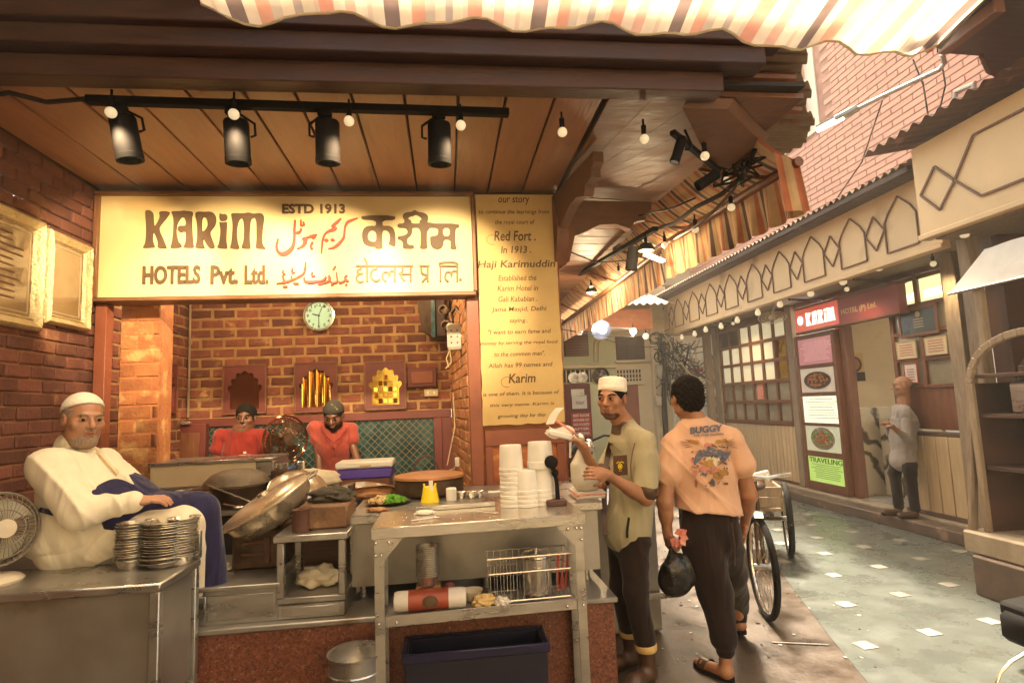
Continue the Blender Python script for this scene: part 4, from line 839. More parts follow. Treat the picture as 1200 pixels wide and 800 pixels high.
a = aY(1020, 395, 9.6); b = aY(1040, 414, 9.6); t = thing('air_conditioner', 'white air conditioner box high inside the restaurant door', 'air conditioner', (a[0], 9.6, b[2]))
g = G(); g.box(a[0], b[0]+.1, 9.4, 9.7, b[2], a[2], .03); obj('casing', g, K['whitewall'], t)
g = G(); g.box(a[0]+.03, b[0]+.07, 9.39, 9.401, b[2]+.03, b[2]+.09, .005); obj('vent', g, K['steeldull'], t)
a = aY(1040, 384, 8.2); t = thing('downlight', 'small lit ceiling light inside the restaurant door', 'lamp', a); g = G(); g.ball(a, (.1, .1, .025)); obj('lens', g, K['bulbcold'], t)
for i in range(9):          # pale floor boards seen through the door
    g = G(); g.box(5.55+.0, 6.5, 5.75+.2*i, 5.93+.2*i, .1555, .165, .003)
    o = obj('floor_board', g, K['floortile'], bpy.data.objects['entrance_platform'])
g = G(); p = [aY(x, 600, 7.0) for x in (1020, 1058)]; g.box(5.95, 6.5, 7.0, 7.5, .166, 1.2, .01); setp(obj('counter', g, K['marble']), 'dark marble counter end inside the restaurant door', 'counter')
# right of door: certificate window, dark panel, ribbed counter
rb = thing('certificate_window', 'wooden window wall with framed certificates above a ribbed counter', 'window', (XW, 6.0, .2))
y0, y1 = 5.66, 6.50; zw0, zw1 = 1.62, 2.88
for yy in (y0, (y0+y1)/2, y1): g = G(); g.box(XW-.04, XW+.04, yy-.028, yy+.028, zw0, zw1+.05, .004); obj('mullion', g, K['brownwood'], rb)
for k in range(5): g = G(); z = zw0+(zw1-zw0)*k/4; g.box(XW-.036, XW+.036, y0, y1, z-.022, z+.022, .004); obj('transom', g, K['brownwood'], rb)
gm = mat('yellow_lit_pane', (.6, .62, .3), (.45, .47, .2), 2, .2, .05, bump=0, emis=0.240, ecol=(.85, .85, .4))
for a in range(2):
    for b in range(4): g = G(); g.box(XW-.006, XW+.006, y0+.02+(y1-y0)*a/2, y0+(y1-y0)*(a+1)/2-.02, zw0+(zw1-zw0)*b/4+.01, zw0+(zw1-zw0)*(b+1)/4-.01); obj('pane', g, gm if b == 3 else K['glass'], rb)
for a in range(2): g = G(); g.box(XW-.012, XW-.007, y0+.06+(y1-y0)*a/2, y0+(y1-y0)*(a+1)/2-.08, zw0+(zw1-zw0)*.80, zw0+(zw1-zw0)*.87); obj('light_strip', g, K['lettlit'], rb)
g = G(); g.box(XW-.02, XW+.03, y0, y1+.1, 1.13, 1.60, .006); obj('dark_panel', g, K['brownwood'], rb)
g = G(); g.box(XW-.03, XW+.1, y0-.1, y1+.05, 1.06, 1.10, .004); obj('marble_ledge', g, K['stonedark'], rb)
ribs(y0-.12, y1+.04, .2, 1.055, 6, rb, XW-.03)
g = G(); g.box(XW-.06, XW+.1, y0-.14, y1+.05, .156, .2, .004); obj('marble_base', g, K['stonedark'], rb)
def cert(label, ya, yb, za, zb, mface, mframe, fw=.035, X=XW-.05, nm='framed_certificate'):
    t = thing(nm, label, 'certificate', (X, (ya+yb)/2, za)); g = G()
    g.box(X-.012, X+.008, ya, yb, za, za+fw, .004); g.box(X-.012, X+.008, ya, yb, zb-fw, zb, .004); g.box(X-.011, X+.007, ya, ya+fw, za+fw, zb-fw, .004); g.box(X-.011, X+.007, yb-fw, yb, za+fw, zb-fw, .004); obj('frame', g, mframe, t)
    g = G(); g.box(X-.004, X+.004, ya+fw-.003, yb-fw+.003, za+fw-.003, zb-fw+.003); obj('sheet', g, mface, t); return t
t = cert('large dark green framed award in the upper right window', 5.80, 6.36, 2.20, 2.54, mat('dark_green_board', (.03, .05, .035), None, 3, .3, .05), K['brownwood'])
g = G(); g.lathe([(.035, 0), (.03, .006), (.0001, .007)], (XW-.055, 6.07, 2.45), 16, (-1, 0, 0)); obj('seal', g, K['gold'], t)
g = G()
for k in range(4): g.box(XW-.057, XW-.054, 6.0, 6.14, 2.30+.03*k, 2.31+.03*k)
setp(obj('text_line', g, K['gold'], t), kind='stuff')
cer = mat('certificate_paper', (.66, .55, .36), (.58, .46, .29), 8, .6, .05, bump=.02)
for i, (ya, yb, za, zb, lb) in enumerate(((6.14, 6.44, 1.95, 2.16, 'small cream certificate in the middle left window pane'), (5.72, 6.02, 1.96, 2.17, 'small cream certificate in the middle right window pane'), (6.16, 6.36, 1.66, 1.9, 'white and red notice in the lower left window pane'))):
    t = cert(lb, ya, yb, za, zb, cer if i < 2 else K['paper'], K['gold'] if i < 2 else K['redsign'], .012)
    g = G()
    for k in range(5): g.box(XW-.058, XW-.054, ya+.05, yb-.05, za+.04+.03*k, za+.047+.03*k)
    setp(obj('text_line', g, K['inkred'], t), kind='stuff')
for i, (ya, yb, x) in enumerate(((5.48, 5.62, 5.36), (5.28, 5.44, 5.2))): g = G(); g.box(x, x+.14, ya, yb, .156, 2.99, .01); setp(obj('shop_post', g, K['greywood']), ['tall weathered post right of the certificate window', 'second tall weathered post, nearer the arched cabinet'][i], 'post')

# ============================================================ NEAR RIGHT STALL
nb = thing('corner_stall', 'cream topped stall with hexagon fascia and rusty roof at the right edge', 'building', (4.6, 4.2, .5))
X4 = 4.4
g = G(); g.box(X4, X4+.1, 1.5, 4.76, 3.0, 3.82); g.box(X4+.1, XW, 4.66, 4.76, 3.0, 3.82); g.box(X4-.02, X4+.11, 1.5, 4.78, 2.95, 2.999, .008); obj('fascia', g, K['cream'], nb)
zc = 3.42
def sx(pts, closed=True): return stripx(pts, closed, X4-.012, .019)
obj('diamond_ornament', sx([(4.70, zc-.06), (4.52, zc+.14), (4.34, zc-.06), (4.52, zc-.26)]), K['ornament'], nb)
obj('hexagon_ornament', sx([(4.34, zc-.06), (4.12, zc+.24), (3.0, zc+.24), (2.8, zc), (3.0, zc-.28), (4.12, zc-.28)]), K['ornament'], nb)
g = corr(lambda u, v: V(4.08+2.0*u, 1.5+3.5*v, 3.86+.35*u), 2, 420, .022, 26, (0, 0, 1)); obj('rusty_roof', g, K['rust'], nb, smooth=180)
g = G(); g.box(4.45, XP, 1.5, 4.66, 2.93, 2.99); obj('stall_soffit', g, K['greywood'], nb)
g = G(); g.box(XW+.0, XW+.1, 1.5, 5.25, .4, 2.95); g.box(4.9, XW, 4.5, 4.56, 1.2, 2.93); obj('dark_back_wall', g, K['darkwood'], nb)
for (x, y0, y1) in ((4.66, 4.56, 4.68), (5.0, 4.9, 5.02)): g = G(); g.box(x, x+.12, y0, y1, .4, 2.93, .01); obj('post', g, K['greywood'], nb)
t = thing('lit_hood', 'bright white cloth hood hanging over the arched cabinet', 'hood', (4.3, 4.0, 2.35))
g = G(); g.sheet(lambda u, v: V(4.22+.22*v, 1.9+2.46*u-.16*v*u, 2.38+.34*v+.006*math.sin(u*30)), 40, 4); obj('cloth', g, K['paper'], t, smooth=180)
g = G(); g.tube([(4.22, 1.9, 2.375), (4.22, 4.36, 2.375)], .012, 6); obj('hem_rod', g, K['steel'], t)
# plinth
g = G(); g.box(4.02, 5.36, 1.2, 4.24, 0, .30, .012); pl = setp(obj('stone_plinth', g, K['stonedark']), 'two tiered stone plinth carrying the arched cabinet', 'plinth')
g = G(); g.box(4.06, 5.4, 1.2, 4.34, .302, .47, .015); obj('upper_slab', g, K['stone'], pl)
# arched cabinet
ac = thing('arched_cabinet', 'old wooden cabinet with an arched top and pale edging', 'cabinet', (4.3, 3.7, .47))
xc = 4.16; yA, yB = 4.20, 3.2; zs = 1.62; ra = (yA-yB)/2
g = G(); arc = [(yA, .47), (yA, zs)]+[((yA+yB)/2+ra*math.cos(a), zs+ra*.72*math.sin(a)) for a in np.linspace(.12, math.pi-.12, 14)]+[(yB, zs), (yB, .47)]
for a, b in zip(arc[:-1], arc[1:]): g.bar((xc, a[0], a[1]), (xc, b[0], b[1]), .055, .036, (1, 0, 0), .006)
obj('edging', g, K['greywood'], ac)
g = G(); n = len(arc); g.prism([(xc+.42, a[0], a[1]) for a in arc], (.02, 0, 0)); obj('back_panel', g, K['dark'], ac)  # near-black colour stands in for the shade inside the cabinet
for k in range(9): g = G(); y = yB+.08+(yA-yB-.16)*k/8; g.box(xc+.38, xc+.42, y-.03, y+.03, .5, 1.75, .01); obj('back_slat', g, K['darkwood'], ac)
for z in (.95, 1.35, 1.66): g = G(); g.box(xc+.02, xc+.4, yB+.03, yA-.03, z, z+.03, .004); obj('shelf', g, K['darkwood'], ac)
g = G(); g.box(xc+.0, xc+.42, yA-.01, yA+.02, .471, zs, .004); obj('side_panel', g, K['darkwood'], ac)
g = G(); g.box(xc+.06, xc+.34, 3.55, 3.95, 1.381, 1.62, .02); setp(obj('steel_tin', g, K['steel']), 'pale steel box on the shelf of the arched cabinet', 'box')
g = G(); g.bar((4.12, 4.32, .30), (4.22, 4.22, 1.75), .06, .05, (0, 1, 0), .01); setp(obj('leaning_pole', g, K['greywood']), 'rough wooden pole leaning against the front of the arched cabinet', 'pole')
g = G(); g.box(4.24, 4.3, 4.1, 4.16, 1.9, 2.36, .005); setp(obj('short_post', g, K['greywood']), 'short pale post standing on top of the arched cabinet', 'post')
# dark timber eave top right
ev = thing('timber_eave', 'dark brown timber eave at the top right corner of the photo', 'eave', (4.4, 3.9, 4.3))
q = [aZ(*p, 4.4) for p in ((1098, 62), (1090, -40), (1240, -40), (1260, 66), (1178, 84), (1165, 92), (1158, 78), (1150, 66))]
g = G(); g.prism(q, (0, 0, .05)); obj('soffit', g, K['darkwood'], ev)
g = G(); g.bar(aZ(1104, 58, 4.33), aZ(1172, 6, 4.33), .09, .1, bev=.01); obj('beam', g, K['brownwood'], ev)
g = G(); g.bar(aZ(1096, 22, 4.38), aZ(1150, -20, 4.38), .07, .06); obj('rafter', g, K['darkwood'], ev)
g = G(); g.tube([aZ(1150, 66, 4.36), aZ(1158, 84, 4.36), aZ(1172, 90, 4.36), aZ(1180, 84, 4.36)], .02, 6); obj('gutter_edge', g, K['rust'], ev)
# tube lamp on its pole
tlp = thing('tube_lamp', 'lit fluorescent tube on a bent pole against the pink wall', 'lamp', aY(1045, 105, 4.4))
pts = [aY(x, y, Y) for x, y, Y in ((1104, 64, 4.15), (1107, 74, 4.2), (1101, 82, 4.25), (1060, 101, 4.5), (1030, 115, 4.7), (1000, 130, 4.85))]
g = G(); g.tube(pts, .02, 10); obj('pole', g, K['steel'], tlp)
A, B = aY(1006, 126, 4.83), aY(957, 152, 5.1)
g = G(); g.bar(A, A+(B-A)*.55, .09, .05, bev=.015); g.bar(A+(B-A)*.5+V(0, 0, .02), B+V(0, 0, .02), .05, .02); obj('housing', g, K['steeldull'], tlp)
g = G(); g.tube([A+(B-A)*.35+V(0, 0, -.02), B+V(0, 0, -.012)], .022, 8); obj('tube', g, K['tubelit'], tlp)

# ============================================================ FAR END OF THE ALLEY
FY = 12.0
fx = lambda x, y=450: aY(x, y, FY)[0]
fz = lambda x, y: aY(x, y, FY)[2]
fbld = thing('far_building', 'pale green and cream building closing the alley behind the cook', 'building', (3.5, FY, 0))
xs = fx(722); xe = fx(784)
g = G(); g.box(.96, xs, FY, FY+3, 0, 4.3); obj('green_wall', g, mat('pale_green_wall', (.55, .55, .36), (.45, .45, .28), 1.5, .7, .1, spots=((.3, .28, .17), 2, .64)), fbld)
g = G(); g.box(xs+.002, xe, FY+.02, FY+3.1, 0, 4.3); g.box(fx(764), xe+.02, FY-.12, FY+.02, 0, 4.0, .02); obj('white_wall', g, K['creamlit'], fbld)
def frect(x0, y0, x1, y1, Y=FY): a = aY(x0, y0, Y); b = aY(x1, y1, Y); return a[0], b[0], b[2], a[2]
def fpart(nm, r, y0, y1, m, bev=.01, par=None): g = G(); g.box(r[0], r[1], y0, y1, r[2], r[3], bev); return obj(nm, g, m, par or fbld)
r = frect(661, 450, 700, 620); r = (r[0], r[1], 0, r[3]); dd = fpart('door', r, FY-.05, FY-.001, K['maroon'])
fpart('door_panel', (r[0]+.12, r[1]-.12, 1.45, r[3]-.12), FY-.06, FY-.045, K['dark'], .005, dd)
rr_ = frect(668, 456, 684, 464); s1 = setp(obj('door_plate', (lambda g: (g.box(rr_[0], rr_[1], FY-.085, FY-.061, rr_[2], rr_[3], .003), g)[1])(G()), K['steel']), 'small steel plate at the top of the brown door', 'plate')
rr_ = frect(669, 462, 687, 475); s1 = thing('toilet_notice', 'white paper notice reading TOILET on the brown door', 'notice', (rr_[0], FY-.08, rr_[2]-.06))
g = G(); g.box(rr_[0], rr_[1], FY-.08, FY-.062, rr_[2]-.06, rr_[3]-.03, .001); obj('sheet', g, K['paper'], s1)
text('TOILET', s1, K['ink'], (0, FY-.081, 0), (1, 0, 0), (0, -1, 0), rr_[0]+.07, rr_[1]-.05, rr_[2]+.03, rr_[2]+.09, .02, .001)
rr_ = frect(668, 484, 692, 511); s2 = thing('red_notice', 'red notice with white capital lettering on the brown door', 'sign', (rr_[0], FY-.1, rr_[2]))
g = G(); g.box(rr_[0], rr_[1], FY-.10, FY-.062, rr_[2], rr_[3], .002); obj('board', g, K['redsign'], s2)
hh = (rr_[3]-rr_[2])/5.4
for k, s in enumerate(('REST ROOM', 'BEWARE OF', 'PICK POCKETS', 'AFTER', 'ENTERING')): text(s, s2, K['paper'], (0, FY-.101, 0), (1, 0, 0), (0, -1, 0), rr_[0]+.04, rr_[1]-.04, rr_[3]-hh*(k+1)+.01, rr_[3]-hh*(k+1)+hh*.72, .03, .001)
r = frect(660, 434, 693, 447); t_ = fpart('transom_window', r, FY-.04, FY-.001, K['dark'])
for k in range(6): g = G(); x = r[0]+(r[1]-r[0])*(k+.5)/6; g.box(x-.012, x+.012, FY-.06, FY-.041, r[2], r[3]); obj('bar', g, K['creamlit'], t_)
for k in range(2): c = (r[0]+(r[1]-r[0])*(.35+.3*k), FY-.05, (r[2]+r[3])/2-.04); g = G(); g.lathe([(.11, 0), (.12, .01), (.1, .012)], c, 16, (0, -1, 0)); obj('ring', g, K['steel'], t_)
fpart('ledge', (fx(656), xs, fz(680, 432), fz(680, 428)), FY-.12, FY-.001, K['creamlit'])
r = frect(660, 388, 690, 417); sh_ = fpart('shutter', r, FY-.03, FY-.001, K['darkwood'])
for k in range(9): z = r[2]+(r[3]-r[2])*(k+.5)/9; g = G(); g.box(r[0]+.02, r[1]-.02, FY-.05, FY-.031, z-.02, z+.012); obj('slat', g, K['brownwood'], sh_)
r = frect(721, 394, 756, 421); sh_ = fpart('shutter', r, FY-.01, FY+.019, K['darkwood'])
for k in range(3): x = r[0]+(r[1]-r[0])*(k+.5)/3; g = G(); g.box(x-.1, x+.1, FY-.03, FY-.011, r[2]+.04, r[3]-.04, .01); obj('shutter_leaf', g, K['darkwood'], sh_)
fpart('sill', (r[0]-.05, r[1]+.2, r[2]-.06, r[2]-.002), FY-.08, FY+.019, K['creamlit'])
r = frect(722, 433, 752, 448); gr = fpart('grille_window', r, FY-.0, FY+.019, K['dark'])
for k in range(9): x = r[0]+(r[1]-r[0])*k/8; g = G(); g.box(x-.012, x+.012, FY-.02, FY-.001, r[2], r[3]); obj('grille_bar', g, K['creamlit'], gr)
for k in range(4): z = r[2]+(r[3]-r[2])*k/3; g = G(); g.box(r[0], r[1], FY-.022, FY-.0025, z-.012, z+.012); obj('grille_bar', g, K['creamlit'], gr)
r = frect(737, 451, 758, 620); r = (r[0]-.2, r[1], 0, r[3]); d2 = fpart('red_door', r, FY-.02, FY+.019, K['redpaint'])
fpart('door_head', (r[0]-.1, r[1]+.12, r[3], r[3]+.08), FY-.06, FY+.019, K['creamlit'])
c = aY(704, 440, FY-.05); t = thing('exhaust_fan', 'round dark exhaust fan in the wall above the far door', 'fan', c)
g = G(); g.lathe([(.17, -.04), (.18, .03), (.15, .04), (.14, -.02), (.0001, -.02)], c, 20, (0, -1, 0)); obj('housing', g, K['darksteel'], t)
for k in range(5): g = G(); a = k*1.2566; g.obox(c+V(math.cos(a)*.07, -.01, math.sin(a)*.07), V(math.cos(a)*.06, 0, math.sin(a)*.06), V(0, .012, 0)+V(-math.sin(a), 0, math.cos(a))*.02, V(-math.sin(a)*.012, -.02, math.cos(a)*.012)*.15); obj('blade', g, K['steeldull'], t)
g = G(); g.ball(c+V(0, -.03, 0), .03); obj('hub', g, K['steel'], t)
for i, xx in enumerate((697, 702)): g = G(); g.tube([aY(xx+16, 392, FY-.04), aY(xx+5, 395, FY-.04), aY(xx, 402, FY-.04), aY(xx, 424, FY-.04)], .02, 6); setp(obj('drain_pipe', g, K['creamlit']), ['left one of two bent pipes on the pale green wall', 'right one of two bent pipes on the pale green wall'][i], 'pipe')
# roof and sign band above
r = frect(697, 363, 765, 386, 11.0); t = thing('old_sign_band', 'dull red painted board under the small tin roof at the alley end', 'sign', (r[0], 11, r[2]))
g = G(); g.box(1.0, r[1], 10.98, 11.04, r[2], r[3], .01); obj('board', g, K['panelwood'], t)
g = G(); g.tube([(r[0]+.5+.06*k, 10.975, (r[2]+r[3])/2+.05*math.sin(k*1.3)) for k in range(12)], .008, 5); obj('faded_lettering', g, K['mortar'], t)
g = corr(lambda u, v: V(1.0+(r[1]+.35-1.0)*v, 10.7+1.3*u, r[3]+.05+.45*u), 2, 260, .02, 24, (0, 0, 1)); setp(obj('small_tin_roof', g, K['tin'], smooth=180), 'small grey corrugated roof at the end of the alley', 'roof')
g = G(); g.box(1.5, 6.2, 13.2, 14, 4.3, 5.6); g.box(2.6, 4.2, 13.0, 13.2, 4.4, 4.5, .01); setp(obj('upper_wall', g, K['creamlit'], base=(3, 13.5, 4.3)), 'cream upper wall far above the small tin roof', 'wall')
g = G(); p = [aY(x, y, 12.6) for x, y in ((740, 352), (790, 352), (792, 362))]; g.tube(p, .03, 8); setp(obj('roof_pipe', g, K['steeldull']), 'horizontal grey pipe above the small tin roof', 'pipe')
# beyond: side alley with bright wall, pipes, grilles
g = G(); g.box(4.4, 13, 18, 18.4, 0, 9); fw = setp(obj('sunlit_building', g, K['whitewall'], base=(8, 18, 0)), 'bright cream building far beyond the tangled cables', 'building')
for (x0, y0, x1, y1, m) in ((808, 452, 824, 476, 'dark'), (825, 420, 838, 455, 'greyframe'), (829, 465, 842, 498, 'darkwood'), (792, 440, 806, 448, 'tin'), (793, 462, 806, 540, 'creamlit'), (806, 420, 818, 436, 'glass')):
    a = aY(x0, y0, 17.95); b = aY(x1, y1, 17.95); g = G(); g.box(a[0], b[0], 17.85, 17.999, b[2], a[2], .01); w_ = obj('window', g, K[m], fw)
    for k in range(4): g = G(); x = a[0]+(b[0]-a[0])*(k+.5)/4; g.box(x-.02, x+.02, 17.82, 17.849, b[2], a[2]); obj('bar', g, K['greywood'], w_)
for k, (xx, yy) in enumerate(((789, 13.2), (806, 14.0), (815, 14.4), (822, 14.8))):
    p = aY(xx, 500, yy); g = G(); g.tube([(p[0], yy, 0), (p[0], yy, 3.0)], .035 if k else .07, 8)
    setp(obj('standing_pipe', g, K['creamlit' if k % 2 else 'steeldull']), ['thick pale pipe standing just right of the far building', 'first thin pipe beyond the cook, left of the walking man', 'second thin pipe beyond the cook, left of the walking man', 'thin pipe just behind the walking man'][k], 'pipe')
a = aY(785, 470, 13.5); g = G(); g.box(a[0], a[0]+.02, 13.5, 17, 1.5, 2.2); g.box(a[0]+.04, a[0]+.9, 13.5, 13.6, 2.2, 2.3, .01); g.box(a[0]+.05, a[0]+.8, 13.52, 13.58, 1.4, 2.19, .01); setp(obj('side_alley_shop', g, K['redboard']), 'dull red shop front in the side alley behind the cables', 'shop front')
a = aY(829, 500, 14.5); t = thing('stacked_crates', 'dark stacked shelving behind the walking man', 'shelves', a)
for k in range(5): z = a[2]-.6+k*.28; g = G(); g.box(a[0]-.1, a[0]+.7, 14.4, 14.9, z, z+.05, .01); obj('shelf', g, K['greyframe'], t)
# tangle of cables
rc = random.Random(11); ct = thing('cable_tangle', 'dense tangle of black overhead cables at the alley corner', 'cables', aY(783, 440, 11.4)); px_, py_ = 783, 440
g = G(); g.tube([aY(776, 400, 11.5), aY(779, 430, 11.5), aY(778, 470, 11.5), aY(781, 520, 11.5)], .06, 8); obj('bundle', g, K['cable'], ct)
for j in range(72):
    g = G(); x0, y0 = rc.uniform(768, 792), rc.uniform(385, 470); x1, y1 = rc.uniform(780, 842), rc.uniform(398, 470); Y0, Y1 = rc.uniform(11, 11.8), rc.uniform(11.2, 14); sg = rc.uniform(-.1, .5)
    a, b = aY(x0, y0, Y0), aY(x1, y1, Y1); g.tube([a+(b-a)*t_+V(0, 0, -sg*math.sin(t_*math.pi))+V(rc.uniform(-.05, .05), 0, rc.uniform(-.05, .05)) for t_ in np.linspace(0, 1, 7)], rc.uniform(.007, .018), 5)
    obj('cable', g, K['cable' if rc.random() < .8 else 'wire'], ct)
for j in range(10):
    a = aY(rc.uniform(766, 782), rc.uniform(392, 420), 11.3); g = G(); g.tube([a+V(.13*math.cos(k*.8), rc.uniform(-.03, .03), .11*math.sin(k*.8)) for k in range(9)], .012, 5); obj('cable_loop', g, K['cable'], ct)
g = G(); a = aY(812, 440, 13); g.tube([aY(795, 415, 13), aY(812, 455, 13), aY(838, 442, 13)], .025, 6); setp(obj('white_bracket', g, K['whitewall']), 'white bent bracket arm in front of the bright building', 'bracket')
# wires strung down the alley
for i, (A, B, s_) in enumerate((((700, 395, 10.5), (800, 400, 11.5), .15), ((655, 385, 9), (770, 392, 10.8), .08))):
    a, b = aY(*A), aY(*B); g = G(); g.tube([a+(b-a)*t_+V(0, 0, -s_*math.sin(t_*math.pi)) for t_ in np.linspace(0, 1, 10)], .008, 5); setp(obj('overhead_wire', g, K['cable']), ['sagging wire from the far building to the cable tangle', 'sagging wire under the far awning end'][i], 'wire')

rc = random.Random(5)
for i, (px, py, w_, h_) in enumerate(((775, 436, .22, .32), (790, 452, .18, .25), (772, 470, .16, .22))):
    c = aY(px, py, 11.55); g = G(); g.box(c[0]-w_/2, c[0]+w_/2, 11.5, 11.62, c[2]-h_/2, c[2]+h_/2, .01); g.box(c[0]-w_/2+.02, c[0]+w_/2-.02, 11.485, 11.499, c[2]-h_/2+.02, c[2]+h_/2-.02, .004); g.tube([c+V(0, 0, -h_/2), c+V(.02, 0, -h_/2-.4)], .015, 6)
    setp(obj('meter_box', g, K['greyframe']), ['uppermost grey meter box among the tangled cables', 'middle grey meter box nearest the walking man', 'lowest grey meter box on the white pillar'][i], 'meter box')
# ============================================================ STALL PLATFORM AND COUNTERS
pf = thing('granite_platform', 'red speckled granite platform with a pale steel edge under the counters', 'platform', (-.8, 3.6, 0))
g = G(); g.box(-2.41, .845, 3.10, 4.62, 0, .55); obj('granite_front', g, K['granite'], pf)
g = G(); g.box(-2.41, .865, 3.08, 4.62, .552, .58, .006); obj('top_slab', g, K['steeldull'], pf)
# left steel table
lt = thing('steel_table', 'large dull steel work table at the lower left with stacked bowls', 'table', (-1.8, 2.87, 0))
TX0, TX1, TY0, TY1, TZ = -2.40, -1.20, 2.66, 3.07, .92
g = G(); g.box(TX0, TX1, TY0, TY1, TZ-.035, TZ, .006); obj('table_top', g, K['steel'], lt)
g = G(); g.box(TX0, TX1-.01, TY1-.012, TY1+.004, TZ+.001, TZ+.10, .003); obj('backsplash', g, K['steeldull'], lt)
g = G(); g.box(TX1-.07, TX1, TY1-.02, TY1+.008, TZ+.002, TZ+.13, .003); obj('corner_plate', g, K['steel'], lt)
g = G(); g.box(TX0+.02, TX1-.05, TY0+.05, TY0+.06, .36, TZ-.036); obj('front_panel', g, K['steeldull'], lt)
g = G(); g.box(TX1-.03, TX1-.022, TY0+.05, TY1-.05, .40, TZ-.036); obj('side_panel', g, K['steeldull'], lt)
g = G(); g.box(TX0+.02, TX1-.01, TY0+.02, TY1-.01, .35, .38, .004); obj('lower_shelf', g, K['steeldull'], lt)
for x in (TX0+.02, TX1-.045):
    for y in (TY0+.005, TY1-.045): g = G(); g.box(x, x+.04, y, y+.04, 0, TZ-.036, .004); obj('leg', g, K['steel'], lt)
# bowl stacks
def bowl_mesh(r, h): g = G(); g.lathe([(r*.66, 0), (r*.70, .003), (r*.82, h*.5), (r*.95, h-.004), (r*1.03, h), (r*1.03, h+.003), (r*.93, h), (r*.78, h*.5), (r*.6, .006), (.0001, .006)], (0, 0, 0), 28); return g
bm = bowl_mesh(.070, .042); b1 = mesh('steel_bowl', bm.v, bm.f, K['chrome']); bm = bowl_mesh(.104, .030); b2 = mesh('steel_plate', bm.v, bm.f, K['chrome'])
rr = random.Random(5)
for (px, py, me, n, st, lb, gp, nm) in ((150, 670, b1, 14, .0125, 'steel bowl in the leftmost stack on the steel table', 'steel bowls in the left stack', 'steel_bowl'), (191, 667, b2, 16, .0115, 'steel plate in the wide middle stack on the steel table', 'steel plates in the middle stack', 'steel_plate'), (224, 657, b1, 15, .012, 'steel bowl in the rightmost stack behind the plates', 'steel bowls in the right stack', 'steel_bowl')):
    p = aZ(px, py-4, TZ); p = V(p[0], min(p[1]+.06, TY1-.09), TZ+.001)
    for k in range(n):
        o = put(nm, me, None, p+V(rr.uniform(-.003, .003)+.0006*k, rr.uniform(-.003, .003), k*st)); o.rotation_euler = (rr.uniform(-.03, .03), rr.uniform(-.03, .03), k); setp(o, ('topmost ' if k == n-1 else 'lowest ' if k == 0 else '')+lb, 'bowl' if 'bowl' in nm else 'plate', gp)
# table fan
def table_fan(label, c, R, axis, mcage, mblade, stand_z, mbase, blades=3):
    c = np.array(c, float); ax = unit(axis); t = thing('table_fan', label, 'fan', (c[0]-ax[0]*.06, c[1]-ax[1]*.06, stand_z)); up = V(0, 0, 1); sd = unit(np.cross(ax, up)); up = np.cross(sd, ax)
    def ring(r, off, n=32): return [c+ax*off+r*(math.cos(2*math.pi*k/n)*sd+math.sin(2*math.pi*k/n)*up) for k in range(n+1)]
    g = G()
    for r, o_ in ((R, 0), (R*.99, .02), (R*.8, .05), (R*.5, .065), (R*.26, .07), (R*.9, -.035), (R*.5, -.06)): g.tube(ring(r, o_), .0028 if r < R*.99 else .006, 5)
    for k in range(40):
        a = 2*math.pi*k/40; d = math.cos(a)*sd+math.sin(a)*up
        g.tube([c+ax*.07+d*R*.26, c+ax*.065+d*R*.5, c+ax*.05+d*R*.8, c+ax*.02+d*R*.99], .0016, 4); g.tube([c+d*R, c-ax*.035+d*R*.9, c-ax*.06+d*R*.4], .0016, 4)
    obj('cage', g, mcage, t)
    g = G(); g.lathe([(R*.26, 0), (R*.25, .012), (.0001, .016)], c+ax*.066, 20, ax); obj('badge', g, mbase, t)
    for b in range(blades):
        def bf(u, v, b=b):
            a = 2*math.pi*b/blades+(v-.5)*1.5*(.45+.55*u); r = R*(.16+.68*u); return c+r*(math.cos(a)*sd+math.sin(a)*up)+ax*(v-.5)*.05
        g = G(); g.sheet(bf, 6, 6); obj('blade', g, mblade, t, smooth=180)
    g = G(); g.lathe([(.035, 0), (.055, .02), (.055, .08), (.03, .11), (.0001, .115)], c-ax*.02, 16, -ax); obj('motor', g, mbase, t)
    b_ = c-ax*.06; g = G(); g.tube([b_+V(0, 0, -.03), (b_[0], b_[1], stand_z+.03)], [.022, .03], 10); obj('neck', g, mbase, t)
    g = G(); g.lathe([(.115, 0), (.12, .012), (.10, .028), (.05, .04), (.0001, .042)], (b_[0]+ax[0]*.03, b_[1]+ax[1]*.03, stand_z+.001), 24); obj('base', g, mbase, t)
    return t
K['cagegrey'] = mat('dusty_cage_wire', (.22, .19, .14), (.14, .12, .09), 5, .6, .1); K['fancage'] = mat('pale_fan_plastic', (.62, .55, .42), (.52, .45, .33), 5, .4, .1, bump=.03); K['clearblade'] = mat('pale_fan_blade', (.55, .52, .38), None, 5, .3, .05, trans=.3)
p = aY(-10, 610, 2.80)
table_fan('pale plastic table fan at the left end of the steel table', (p[0], 2.83, 1.150), .155, (.86, -.5, .12), K['cagegrey'], K['clearblade'], TZ, K['fancage'])
p = aY(334, 515, 5.1)
table_fan('dark coppery fan between the two cooks in red', p, .20, (.72, -.7, 0), K['mirrordark'], K['darksteel'], .9, K['darksteel'])
g = G(); g.box(p[0]-.25, p[0]+.2, 5.0, 5.35, .06, .898, .01); setp(obj('stool', g, K['brownwood']), 'dark box stand under the coppery kitchen fan', 'stand')

